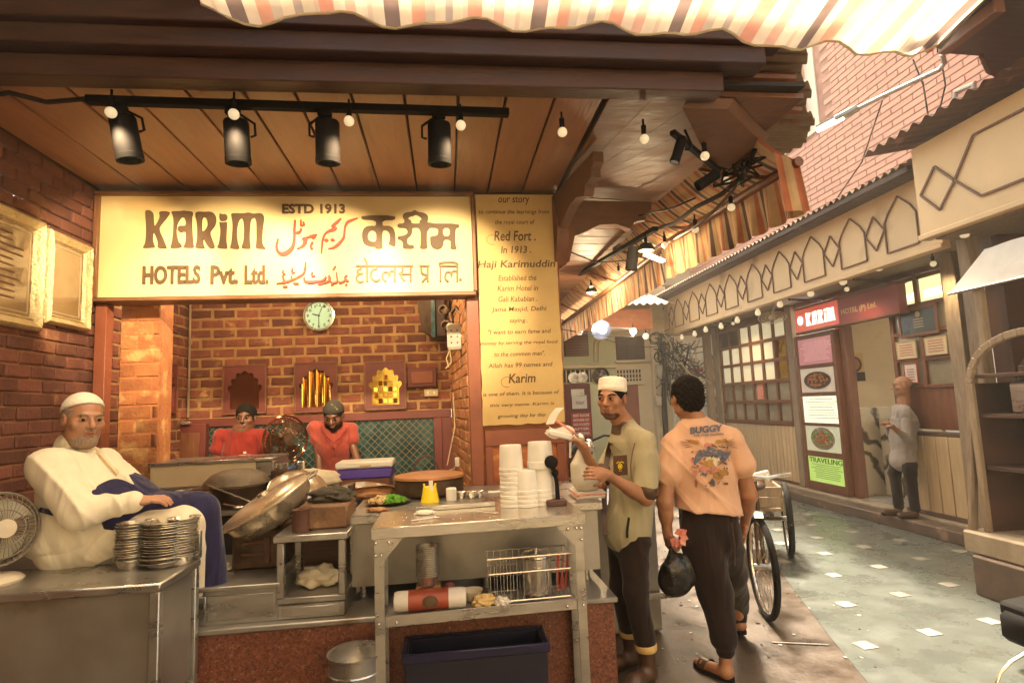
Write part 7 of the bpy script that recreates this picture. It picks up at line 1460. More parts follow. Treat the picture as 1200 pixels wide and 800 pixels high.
# ---------------------------------------------------------------- cook in khaki shirt and white cap
def cook():
    t = thing('person', 'man in khaki shirt and white skullcap holding papers beside the cart', 'person', (1.0, 3.45, 0))
    hc = A(717, 467, 3.42); Rh = frame((-.62, -.78, -.04), (.05, 0, 1)); s = 1.03
    nk = A(733, 500, 3.46); sL, sR = A(755, 517, 3.28), A(729, 513, 3.62); pel = A(735, 622, 3.47); ch = (sL+sR)/2+V(-.0, 0, -.12)
    eL, wL = A(757, 584, 3.22), A(711, 556, 3.12); eR, wR = A(703, 566, 3.52), A(683, 523, 3.30)
    b = Body(); L = head(b, hc, Rh, s, nk)
    b.cap(nk, nk+V(0, 0, -.08), .06, .09, .03); b.cap(sL+V(0, 0, -.01), sR+V(0, 0, -.01), .05, .05, .03); b.cap(ch, pel, .1, .1, .05)
    b.cap(sL, eL, .045, .038, .03); b.cap(eL, eL+(wL-eL)*.45, .040, .036, .02); b.cap(eL+(wL-eL)*.3, wL, .037, .024, .02)
    b.cap(sR, eR, .045, .038, .03); b.cap(eR, eR+(wR-eR)*.45, .038, .034, .02); b.cap(eR+(wR-eR)*.3, wR, .035, .024, .02)
    hand(b, wL, A(683, 552, 3.06)-wL, (-.2, .75, -.2), .95, .75, 1); hand(b, wR, A(660, 500, 3.2)-wR, (-.5, .2, -.8), .95, .45, -1, .06)
    for y in (-.06, .06): b.cap(pel+V(0, y, 0), pel+V(0.02, y, -.25), .05, .05, .03)
    o, vs, fs = grow('body', b, .0048, K['skin'], t)
    face_parts(t, hc, Rh, s, K['hair'], (.004, 0))
    shell('stubble', vs, fs, hc, Rh, s, lambda x, y, z: (z < -.075) & (y > .015) & (z > -.14) & (np.abs(x) < .06) | ((z < -.042) & (z > -.052) & (y > .07) & (np.abs(x) < .026)), .0012, K['stubble'], t)
    # hair and cap
    b = Body(); b.ell(L(0, -.017, .034), np.array((.081, .097, .087))*s, Rh, .02); b.ell(L(0, .10, -.02), np.array((.072, .10, .075))*s, Rh, .01, True); b.plane(L(0, 0, .055), Rh[:, 2]); b.plane(L(0, 0, -.045), -Rh[:, 2]); b.ell(L(.09, .01, -.01), np.array((.02, .03, .036))*s, Rh, .006, True); b.ell(L(-.09, .01, -.01), np.array((.02, .03, .036))*s, Rh, .006, True)
    grow('hair', b, .005, K['hair'], t)
    cu_ = Rh@V(0, -.16, 1); cu_ = unit(cu_); g = G(); cb = L(0, -.012, .045)
    g.lathe([(.093, -.008), (.0975, 0), (.0985, .02), (.0965, .062), (.092, .073), (.075, .080), (.0001, .084)], cb, 36, cu_, .86, 1.0)
    sxv = unit(np.cross(cu_, (0, 1, 0))); o = obj('cap', g, K['whitecap'], t, smooth=50)
    g = G(); g.lathe([(.0985, 0.0), (.1005, .004), (.1005, .022), (.099, .026)], cb, 36, cu_, .86, 1.0); obj('cap_band', g, K['whitecap'], o)
    # shirt
    b = Body(); up = V(0, 0, 1); side = unit(sL-sR); hem = A(734, 634, 3.47)
    b.cap(sL+V(0, 0, -.015), sR+V(0, 0, -.015), .062, .062, .05); b.ell(ch+V(.02, 0, 0), (.125, .165, .19), None, .06); b.cap(ch+V(.01, 0, -.1), pel+V(.005, 0, .02), .115, .12, .07); b.ell((ch+pel)/2, (.12, .15, .26), None, .06); b.ell(hem+V(.0, 0, .06), (.13, .17, .16), None, .06); b.cap(nk+V(0, 0, .012), nk+V(0, 0, -.08), .063, .11, .03); b.cap(nk, sL, .06, .06, .03)
    b.plane(hem+V(0, 0, -.035), (0, 0, -1)); b.cap(sL, sL+(eL-sL)*.80, .064, .074, .015); b.cap(sR, sR+(eR-sR)*.8, .06, .066, .015)
    b.ell(hc+V(0, 0, -.0), (.085, .1, .125), None, .008, True)
    _, shirt_vs, _ = grow('shirt', b, .0065, K['khaki'], t, folds(.010, 9, (.5, .2, 1), .004, 1))
    g = G(); # slit
    fw = unit(V(-1, -.35, 0)); fx_ = A(712, 530, 3.36)
    b = Body(); b.cap(sL+(eL-sL)*.78, sL+(eL-sL)*.84, .072, .073, .01); grow('cuff', b, .006, K['leather'], t)
    b = Body(); b.cap(sR+(eR-sR)*.76, sR+(eR-sR)*.82, .068, .068, .01); grow('cuff', b, .006, K['leather'], t)
    b = Body(); b.cap(nk+V(-.008, 0, .024), nk+V(0, 0, -.03), .074, .094, .01); b.ell(hc+V(-.02, -.03, -.075), (.07, .08, .075), None, .006, True); b.plane(nk+V(-.02, 0, .035), (.35, 0, 1)); grow('collar_band', b, .005, K['leather'], t)
    SV = shirt_vs
    def strip(nm, pts2, w0, m, off=.003):
        P_ = onsurf(SV, pts2, off); g = G(); L_ = []
        for i, q in enumerate(P_): d = unit(P_[min(i+1, len(P_)-1)]-P_[max(i-1, 0)]); sdd = unit(np.cross(d, q-CAM)); L_ += [q-sdd*w0, q+sdd*w0]
        g.add(L_, [(2*i, 2*i+1, 2*i+3, 2*i+2) for i in range(len(P_)-1)]); return obj(nm, g, m, t, smooth=180)
    strip('placket', [(716, 519), (713, 528), (711, 540), (709, 555), (708, 570), (708, 590), (709, 612), (711, 626)], .016, K['leather'])
    strip('sleeve_seam', [(744, 519), (741, 530), (739, 545), (740, 560)], .003, K['ornament'])
    strip('side_slit', [(737, 606), (736, 614), (735, 622), (735, 630)], .007, K['trouser'])
    # pocket with a yellow crest
    c = A(727, 545, 3.235); u1 = unit(V(.80, -.40, .05)); up1 = unit(V(.06, .1, 1)); nn = np.cross(u1, up1)
    nn = nn if nn[1] < 0 else -nn
    g = G(); g.obox(c, u1*.040, up1*.055, nn*.006, .003); pk = obj('pocket', g, K['leather'], t); cr_ = c+nn*.0085
    g = G(); g.tube([cr_+u1*x+up1*z for x, z in ((-.02, .012), (-.008, .02), (.0, .013), (.008, .02), (.022, .012))], .0022, 5); g.tube([cr_+u1*.011*math.cos(a)+up1*(-.006+.014*math.sin(a)) for a in np.linspace(0, 6.28, 14)], .0022, 5); g.obox(cr_+up1*-.006, u1*.005, up1*.007, nn*.001); g.tube([cr_+u1*x+up1*z for x, z in ((-.008, -.03), (.008, -.03))], .0015, 5); obj('crest', g, K['yellow'], pk)
    # trousers
    kN, aN, kF, aF = A(745, 692, 3.36), A(757, 762, 3.40), A(729, 686, 3.52), A(738, 745, 3.62)
    b = Body(); b.ell(pel+V(0, 0, -.02), (.125, .155, .12), None, .05); b.cap(pel+V(.01, -.07, -.05), kN, .098, .070, .04); b.cap(kN, aN+V(0, 0, .03), .070, .060, .03); b.cap(pel+V(-.01, .07, -.05), kF, .098, .07, .04); b.cap(kF, aF+V(0, 0, .03), .068, .058, .03)
    b.plane(aN+V(0, 0, .0), (0, 0, -1)); grow('trousers', b, .008, K['trouser'], t, folds(.009, 11, (.3, 0, 1), .004, 4))
    for aa in (aN, aF): b = Body(); b.cap(aa+V(0, 0, .035), aa+V(0, 0, .025), .064, .064, .01); b.plane(aa+V(0, 0, .045), (0, 0, 1)); b.plane(aa+V(0, 0, -.0), (0, 0, -1)); grow('trouser_cuff', b, .007, K['parch'], t)
    for aa, toe in ((aN, (-.16, -.13)), (aF, (-.17, -.08))):
        b = Body(); z = aa[2]; b.cap(aa+V(0, 0, .02), (aa[0]+.005, aa[1], .05), .048, .046, .03); b.cap((aa[0]+.02, aa[1]+.02, .042), (aa[0]+toe[0]*.6, aa[1]+toe[1]*.6, .042), .042, .044, .03); b.cap((aa[0]+toe[0]*.6, aa[1]+toe[1]*.6, .04), (aa[0]+toe[0], aa[1]+toe[1], .034), .042, .032, .03); b.plane((0, 0, .003), (0, 0, -1)); grow('shoe', b, .007, K['leather'], t)
    # what he holds
    pg = thing('papers', 'white wrapped food parcel held up by the cook', 'parcel', A(655, 500, 3.17)); q = A(657, 502, 3.17)
    g = G(); g.sheet(lambda u, v: A(638, 507, 3.15)+(A(668, 515, 3.18)-A(638, 507, 3.15))*u+V(.03*math.sin(v*3), 0, .055*v-.02*math.sin(u*5)), 10, 6); g.sheet(lambda u, v: A(640, 497, 3.14)+(A(652, 476, 3.15)-A(640, 497, 3.14))*v+V(.045*u, .01, .01*math.sin(v*4)), 6, 8); obj('wrapping', g, K['paper'], pg, smooth=180)
    g = G(); g.obox(A(655, 509, 3.19), (.065, 0, -.018), (0, .05, 0), (.006, 0, .016), .01); obj('tray', g, K['white'], pg)
    g = G(); g.obox(A(662, 500, 3.2), (.05, 0, -.035), (0, .03, 0), (.003, 0, .006), .004); obj('red_flap', g, K['redflower'], pg)
cook()
# white carrier bag on the counter in front of him
def carrier():
    t = thing('carrier_bag', 'white plastic carrier bag standing on the right end of the counter', 'bag', (.80, 3.46, 1.085)); c = A(684, 553, 3.42)
    b = Body(); b.ell(c+V(.01, 0, -.03), (.085, .06, .10), None, .04); b.cap(c+V(-.03, 0, .05), c+V(-.02, 0, .12), .04, .02, .05); b.cap(c+V(.03, 0, .03), c+V(.05, 0, .04), .03, .02, .04); b.plane((0, 0, 1.083), (0, 0, -1))
    grow('sack', b, .006, mat('thin_white_plastic', (.72, .66, .55), (.62, .56, .45), 9, .35, .1, bump=.3, trans=.25), t, folds(.012, 16, (1, 0, .3), .006, 3))
    g = G(); a = A(668, 530, 3.40); g.tube([a+V(0, 0, -.03), a+V(.005, 0, .06), a+V(.03, 0, .10), a+V(.055, 0, .06), a+V(.06, 0, -.03)], .007, 6); obj('handle', g, K['paper'], t)
carrier()

# ---------------------------------------------------------------- man in peach tee seen from behind
def walker():
    t = thing('person', 'man in a peach printed tee seen from behind carrying a black bag', 'person', (1.45, 3.5, 0))
    Y0 = 3.42; hc = A(804, 466, Y0+.02); Rh = frame((-.12, 1, -.05)); s = 1.06; nk = A(815, 494, Y0)
    sL, sR = A(787, 517, Y0+.02), A(860, 513, Y0-.05); ch = A(823, 545, Y0+.03); pel = A(832, 618, Y0)
    eL, wL = A(779, 588, Y0-.02), A(782, 622, Y0-.0); eR, wR = A(878, 580, Y0-.03), A(873, 612, Y0+.10)
    b = Body(); L = head(b, hc, Rh, s, nk, 1.08); b.cap(nk, nk+V(0, 0, -.03), .062, .05, .02)
    b.cap(sL+V(.02, 0, -.02), sR+V(-.02, 0, -.02), .05, .05, .03); b.cap(ch, pel, .11, .12, .05)
    for S_, E_, W_ in ((sL, eL, wL), (sR, eR, wR)): b.cap(S_+V(0, 0, -.02), E_, .052, .046, .03); b.cap(E_, E_+(W_-E_)*.5, .046, .040, .02); b.cap(E_+(W_-E_)*.4, W_, .040, .027, .02)
    hand(b, wL, (.08, .02, -1), (.95, .3, .0), 1.0, 1.0, 1); hand(b, wR, (-.05, .25, -1), (-.9, .2, 0), 1.0, .5, -1)
    kL, aL, kR, aR = A(838, 694, 3.40), A(850, 762, 3.34), A(857, 672, 3.56), A(866, 724, 3.86)
    b.cap(pel+V(-.07, 0, -.05), kL, .07, .05, .03); b.cap(kL, aL, .048, .036, .03); b.cap(pel+V(.07, 0, -.05), kR, .07, .05, .03); b.cap(kR, aR, .048, .036, .03)
    fl = V(aL[0]-.01, aL[1], .05); b.cap(aL, fl+V(.0, -.01, .0), .036, .036, .02); b.cap(fl+V(0, -.02, -.005), fl+V(-.07, .13, -.02), .037, .030, .02); b.cap(fl+V(-.07, .13, -.02), fl+V(-.085, .18, -.024), .036, .022, .02)
    fr = V(aR[0], aR[1], .075); b.cap(aR, fr, .036, .036, .02); b.cap(fr+V(0, -.02, .01), fr+V(0, .13, -.04), .036, .03, .02)
    o, vs, fs = grow('body', b, .0052, K['skin3'] if 0 else K['skin'], t)
    b = Body(); b.ell(L(0, -.022, .036), np.array((.088, .104, .096))*s, Rh, .02); b.ell(L(0, -.06, -.02), np.array((.074, .05, .05))*s, Rh, .03); b.ell(L(0, .13, -.03), np.array((.10, .10, .09))*s, Rh, .01, True); b.ell(L(0, -.062, -.045), np.array((.06, .034, .05))*s, Rh, .03); b.plane(L(0, 0, -.092), -Rh[:, 2], .03)
    for g_ in (-1, 1): b.ell(L(.09*g_, .012, -.01), np.array((.022, .03, .036))*s, Rh, .006, True)
    grow('hair', b, .005, K['hair'], t, lambda X, Y, Z: (-.0035*(np.sin(95*X+20*Z+2*np.sin(40*Y))*np.sin(90*Y+30*X)*np.sin(85*Z+3*np.sin(60*X))+.8*np.sin(190*X+3+9*Y)*np.sin(170*Z+40*X+np.sin(90*Y)))).astype(np.float32))
    # tee: loose, boxy
    b = Body(); b.cap(sL+V(.015, 0, -.015), sR+V(-.015, 0, -.015), .064, .064, .05); b.cap(nk+V(0, 0, -.03), ch, .085, .15, .05); b.cap(nk+V(-.03, 0, -.03), sL+V(.02, 0, .0), .06, .06, .04); b.cap(nk+V(.03, 0, -.03), sR+V(-.02, 0, .0), .06, .06, .04); b.ell(ch, (.21, .135, .2), None, .07); hemL, hemR = A(797, 592, Y0), A(868, 606, Y0)
    b.ell((ch+pel)/2+V(.0, 0, 0), (.195, .135, .27), None, .07); b.ell(pel+V(.0, 0, .06), (.20, .145, .15), None, .06); b.plane((hemL+hemR)/2, (-.14, 0, -1))
    sl_, sr_ = sL+(eL-sL)*.52, sR+(eR-sR)*.46; b.cap(sL+V(.01, 0, -.03), sl_, .070, .088, .016); b.cap(sR+V(-.01, 0, -.03), sr_, .070, .088, .016)
    b.plane(sl_+unit(eL-sL)*.0, (0, 0, -1)) if 0 else None
    b.ell(nk+V(.0, 0, .06), (.066, .066, .075), None, .008, True)
    o, tv, tf = grow('tee_shirt', b, .006, K['pinktee'], t, folds(.010, 10, (.25, .1, 1), .004, 2))
    for c0, c1 in ((sl_, unit(eL-sL)), (sr_, unit(eR-sR))): pass
    g = G(); g.tube([nk+V(.072*math.cos(a), .068*math.sin(a), -.012-.012*math.cos(a+1.57)) for a in np.linspace(0, 6.283, 24)], .007, 6, False); obj('neckline', g, K['pinktee'], o)
    # back print, wrapped on the cloth: only the lettering and loose blots of the print's colours
    def onback(pts2):        # pixel polygon -> points on the shirt's back surface
        out = []
        for x, y in pts2:
            d = ray(x, y); d = d/np.linalg.norm(d); rel = tv-CAM; tt = rel@d; dist = np.linalg.norm(rel-tt[:, None]*d, axis=1); k = dist < .012
            tn = tt[k].min() if k.any() else 3.4; out.append(CAM+d*(tn-.004))
        return out
    def blot(pxs, m, nm='print_patch', n=5, off=0):
        c = np.mean(pxs, 0); ring = rounded([tuple(p) for p in pxs], 1); g = G(); lv = [[(c[0]+(x-c[0])*k/n, c[1]+(y-c[1])*k/n) for x, y in ring] for k in range(1, n+1)]
        P_ = onback([tuple(c)]); base = P_+sum([onback(l) for l in lv], []); nn = len(ring); dd = unit(CAM-base[0])*off; f = [(0, 1+i, 1+(i+1) % nn) for i in range(nn)]
        for k in range(n-1): f += [(1+k*nn+i, 1+(k+1)*nn+i, 1+(k+1)*nn+(i+1) % nn, 1+k*nn+(i+1) % nn) for i in range(nn)]
        g.add([p+dd for p in base], f); return obj(nm, g, m, o)
    def word(s_, x0, x1, y0, y1, slope, m, bold=.04):
        v2, f2 = textmesh(s_, bold, 0); v2 = v2[:, :2]; mn, mx = v2.min(0), v2.max(0); q = (v2-mn)/(mx-mn); px = x0+q[:, 0]*(x1-x0); py = y1-q[:, 1]*(y1-y0)+slope*(px-x0)
        P_ = onback(list(zip(px, py))); g = G(); dd = unit(CAM-P_[0])*.0015; g.add([p+dd for p in P_], f2); return obj('print_lettering', g, m, o)
    sx_ = lambda x: 765+x/4.707; sy_ = lambda y: 470+y/4.707; C_ = lambda l: [(sx_(x), sy_(y)) for x, y in l]
    ref = nk
    word('BUGGY', sx_(206), sx_(386), sy_(143), sy_(182), -.10, K['blueink'], .05); word('THE STAR CLOWN', sx_(225), sx_(390), sy_(184), sy_(196), -.06, K['blueink'], .04)
    rr = random.Random(21)
    def splash(cx, cy, rx_, ry_, m, n=13, off=0, ang=0):
        pts = []
        for k in range(n): a = 2*math.pi*k/n; r = rr.uniform(.5, 1.25); x, y = rx_*r*math.cos(a), ry_*r*math.sin(a); pts.append((cx+x*math.cos(ang)-y*math.sin(ang), cy+x*math.sin(ang)+y*math.cos(ang)))
        blot(C_(pts), m, off=off, n=4)
    base_ = [(228, 222, 36, 16, 'goldink', .1), (388, 218, 38, 16, 'goldink', -.1), (305, 240, 26, 18, 'roseink', 0), (258, 300, 20, 50, 'blueink', .5), (352, 285, 56, 30, 'blueink', .7), (300, 285, 30, 20, 'blueink', .1), (410, 300, 14, 30, 'blueink', .3), (226, 345, 20, 30, 'roseink', 0), (234, 400, 13, 28, 'roseink', .1), (240, 452, 10, 24, 'roseink', -.1),
             (335, 325, 40, 30, 'cloth', 0), (315, 345, 38, 34, 'goldink', .2), (290, 375, 32, 24, 'roseink', 0), (335, 378, 20, 28, 'roseink', .4), (372, 398, 40, 34, 'goldink', .2), (286, 402, 18, 14, 'blueink', 0), (333, 452, 15, 28, 'blueink', 0), (405, 455, 12, 8, 'ornament', 0)]
    for i_, (cx, cy, rx_, ry_, m, an) in enumerate(base_): splash(cx, cy, rx_, ry_, K[m], 13, .0004*(i_ % 7), an)
    for i_ in range(70):
        cx, cy = rr.uniform(200, 430), rr.uniform(238, 470)
        if (cx-320)**2/115**2+(cy-330)**2/140**2 > 1: continue
        m = rr.choice(['ornament', 'ink', 'blueink', 'goldink', 'roseink', 'ornament', 'ink']); splash(cx, cy, rr.uniform(5, 16), rr.uniform(2.5, 6), K[m], 8, .003+.0001*i_, rr.uniform(0, 3.1))
    for sg, cx in ((-1, 190), (1, 425)):
        for k in range(5): splash(cx+sg*rr.uniform(-8, 22), 215+k*9, 30, 2, K['ornament'], 8, .003, sg*.12*(k-2))
    # trousers
    b = Body(); b.ell(pel+V(0, 0, .03), (.175, .128, .17), None, .05); b.cap(pel+V(-.07, -.01, -.06), kL, .125, .098, .03); b.cap(kL, aL+V(0, 0, .07), .098, .075, .04); b.cap(pel+V(.07, .01, -.06), kR, .12, .090, .03); b.cap(kR, aR+V(0, 0, .07), .090, .07, .04)
    grow('trousers', b, .0075, K['trouser'], t, folds(.014, 10, (.25, .1, 1), .005, 6))
    for aa in (aL, aR): b = Body(); b.cap(aa+V(0, 0, .03), aa+V(0, 0, .005), .056, .052, .01); grow('cuff', b, .006, K['trouser'], t)
    g = G(); q = A(857, 612, Y0-.15); g.tube([q, q+V(.01, -.0, -.12), q+V(.0, .0, -.24)], .004, 6); obj('drawstring', g, K['leather'], t)
    for nm, f_, dr in (('sandal', V(fl[0], fl[1], 0), V(-.09, .20, 0)), ('sandal', V(fr[0], fr[1], .03), V(0, .2, -.03))):
        g = G(); n = 14; d = unit(dr); sd = np.cross(d, (0, 0, 1)); ol = []
        for k in range(20): a = 2*math.pi*k/20; ol.append(f_-d*.035+dr*.55+d*.145*math.cos(a)+sd*.050*math.sin(a)*(1+.12*math.cos(a))+V(0, 0, .002))
        g.prism(ol, (0, 0, .022)); sd_o = obj(nm, g, K['rubber'], t)
        g = G(); g.sheet(lambda u, v: f_-d*.0+dr*(.62+.25*(v-.5))+sd*(.052*math.cos(u*math.pi))+V(0, 0, .022+.05*math.sin(u*math.pi)), 12, 3); obj('strap', g, K['leather'], sd_o)
    # black bag with red printed packet
    bg = thing('black_bag', 'black plastic carrier bag hanging from the walking man\'s left hand', 'bag', A(790, 690, Y0-.02))
    hp = A(786, 640, Y0-.02); c = A(791, 672, Y0-.05); b = Body(); b.ell(c+V(-.0, 0, -.03), (.10, .055, .10), None, .04); b.cap(c+V(.0, 0, .04), hp, .06, .012, .05); b.ell(c+V(.03, 0, .0), (.07, .05, .10), None, .05)
    grow('sack', b, .006, K['bagblack'], bg, folds(.012, 20, (1, 0, .25), .006, 9))
    rp = thing('red_packet', 'red and white printed packet poking out of the black bag', 'packet', A(796, 628, Y0-.04)); q = A(795, 631, Y0-.07); g = G(); rr = random.Random(4)
    for k in range(9): a = q+V(rr.uniform(-.03, .035), rr.uniform(-.02, .02), rr.uniform(-.04, .045)); d = unit((rr.uniform(-1, 1), rr.uniform(-1, 1), rr.uniform(-1, 1))); e = unit(np.cross(d, (0, 1, .3))); g.obox(a, d*.022, e*.018, np.cross(d, e)*.002, .001)
    obj('packet', g, K['redflower'], rp)
walker()

# ---------------------------------------------------------------- seated man in white
def seated():
    t = thing('person', 'seated older man in white kurta, white cap and navy apron at the left', 'person', (-1.72, 3.25, .80))
    Y0 = 3.18; hc = A(98, 491, Y0); Rh = frame((.80, -.66, -.10), (0.06, .0, 1)); s = 1.06; nk = A(84, 521, Y0+.05)
    sR = A(58, 545, Y0-.15); sL = A(122, 545, Y0+.22); ch = (sR+sL)/2+V(0, 0, -.1); pel = A(88, 628, Y0+.05); belly = A(118, 592, Y0+.02)
    eR, wR = A(92, 600, Y0-.24), A(155, 588, Y0-.16); eL, wL = A(150, 590, Y0+.24), A(178, 583, Y0+.08)
    kR = A(226, 604, Y0-.06); kL = A(205, 606, Y0+.22)
    b = Body(); L = head(b, hc, Rh, s, nk, 1.16); b.ell(L(0, .03, -.11), np.array((.052, .045, .03))*s, Rh, .03); b.cap(nk, nk+V(0, 0, -.06), .07, .1, .03)
    b.cap(sR, sL, .06, .06, .03); b.cap(ch, pel, .14, .14, .05)
    b.cap(sR, eR, .055, .045, .03); b.cap(eR, wR, .043, .03, .02); b.cap(sL, eL, .05, .045, .03); b.cap(eL, wL, .043, .03, .02)
    hand(b, wR+V(.0, 0, 0), A(182, 584, Y0-.13)-wR, (.1, .3, -1), 1.05, .35, 1, .1); hand(b, wL, A(198, 584, Y0+.08)-wL, (.0, 0, -1), 1.05, .4, -1, .1)
    o, vs, fs = grow('body', b, .005, K['skin2'], t); face_parts(t, hc, Rh, s, K['greybeard'], (.003, .0))
    shell('beard', vs, fs, hc, Rh, s, lambda x, y, z: (((z < -.078+.9*np.maximum(0, .045-np.abs(x))*.35) & (z > -.135) & (y > .03)) | ((z < -.040) & (z > -.0535) & (y > .072) & (np.abs(x) < .034)) | ((z < -.05) & (z > -.1) & (y > .06) & (np.abs(x) > .026) & (np.abs(x) < .038))) & ~((np.abs(x) < .022) & (z > -.077) & (z < -.0535)), .0016, K['greybeard'], t)
    b = Body(); b.ell(L(0, -.017, .034), np.array((.081, .099, .087))*s, Rh, .02); b.ell(L(0, .09, .0), np.array((.09, .09, .09))*s, Rh, .01, True); b.plane(L(0, 0, .05), Rh[:, 2]); b.plane(L(0, 0, -.03), -Rh[:, 2])
    for g_ in (-1, 1): b.ell(L(.09*g_, .01, -.01), np.array((.022, .03, .036))*s, Rh, .006, True)
    grow('hair', b, .005, K['greybeard'], t)
    b = Body(); b.ell(L(0, -.020, .040), np.array((.085, .103, .088))*s, Rh, .01); n_ = unit(-Rh[:, 2]+.42*Rh[:, 1]); b.plane(L(0, 0, .052), n_); grow('cap', b, .005, K['whitecap'], t)
    # kurta
    b = Body(); b.cap(sR+V(.02, 0, -.02), sL+V(0, 0, -.02), .085, .075, .06); b.ell(ch+V(.02, 0, 0), (.175, .21, .19), None, .08); b.ell(belly, (.22, .22, .2), None, .08); b.ell(pel+V(.02, 0, .03), (.26, .25, .16), None, .08); b.cap(nk+V(0, 0, -.05), ch, .085, .14, .05)
    b.cap(sR+V(0, 0, -.01), eR, .096, .080, .014); b.cap(eR, eR+(wR-eR)*.85, .080, .050, .02); b.cap(sL, eL, .09, .075, .02); b.cap(eL, eL+(wL-eL)*.7, .07, .05, .04); b.ell(hc+V(.03, -.03, -.02), (.095, .1, .14), None, .01, True)
    _, kv, _ = grow('kurta', b, .0065, K['kurta'], t, folds(.020, 8, (.9, .0, .6), .008, 5))
    b = Body(); q = eR+(wR-eR)*.86; b.cap(q, q+unit(wR-eR)*.03, .050, .052, .01); grow('cuff', b, .006, K['kurta'], t)
    b = Body(); b.cap(nk+V(.02, -.02, -.005), nk+V(.02, -.02, -.045), .080, .118, .01); b.ell(hc+V(.035, -.05, -.08), (.075, .085, .08), None, .006, True); b.ell(nk+V(.105, -.115, .0), (.055, .055, .10), None, .004, True); grow('collar', b, .005, K['kurta'], t)
    P_ = onsurf(kv, [(113, 527), (118, 534), (124, 541), (131, 549), (137, 556)]); g = G(); g.tube(P_, .0035, 5); obj('button_placket', g, K['parch'], t)
    # pyjama thigh and draped legs
    b = Body(); b.cap(pel+V(.02, -.08, -.02), kR+V(-.03, 0, -.03), .15, .085, .06); b.cap(pel+V(.05, .12, -.02), kL+V(-.03, 0, -.02), .14, .085, .06); b.cap(kR+V(-.02, 0, -.02), kR+V(.02, .08, -.42), .08, .06, .04); b.cap(kL, kL+V(.06, .05, -.42), .08, .06, .04)
    grow('pyjama', b, .008, K['kurta'], t, folds(.013, 12, (.2, .2, 1), .005, 8))
    # apron: cloth over belly and lap
    b = Body(); b.ell(belly+V(.045, -.005, -.02), (.215, .235, .19), None, .05); b.plane(A(110, 570, Y0-.1), (-.55, 0, .75), .02); b.cap(pel+V(.16, .02, .05), kR+V(-.01, .05, .02), .155, .095, .06); b.cap(pel+V(.16, .14, .05), kL+V(.0, .0, .02), .15, .095, .06)
    b.cap(kR+V(.015, .06, .0), kR+V(.075, .10, -.42), .085, .07, .04); b.plane(pel+V(.05, -.13, .06), (-.35, -.9, -.4), .02); b.plane(pel+V(0, 0, -.10)+V(.1, 0, 0), (-.9, 0, -.6), .02)
    grow('apron', b, .0075, K['navy'], t, folds(.008, 9, (.9, .3, .4), .004, 7))
    g = G(); q = A(52, 600, Y0-.28); g.tube([A(104, 604, Y0-.20), A(85, 604, Y0-.23), A(62, 601, Y0-.22), A(48, 597, Y0-.16)], .012, 6); obj('apron_string', g, K['navy'], t)
seated()

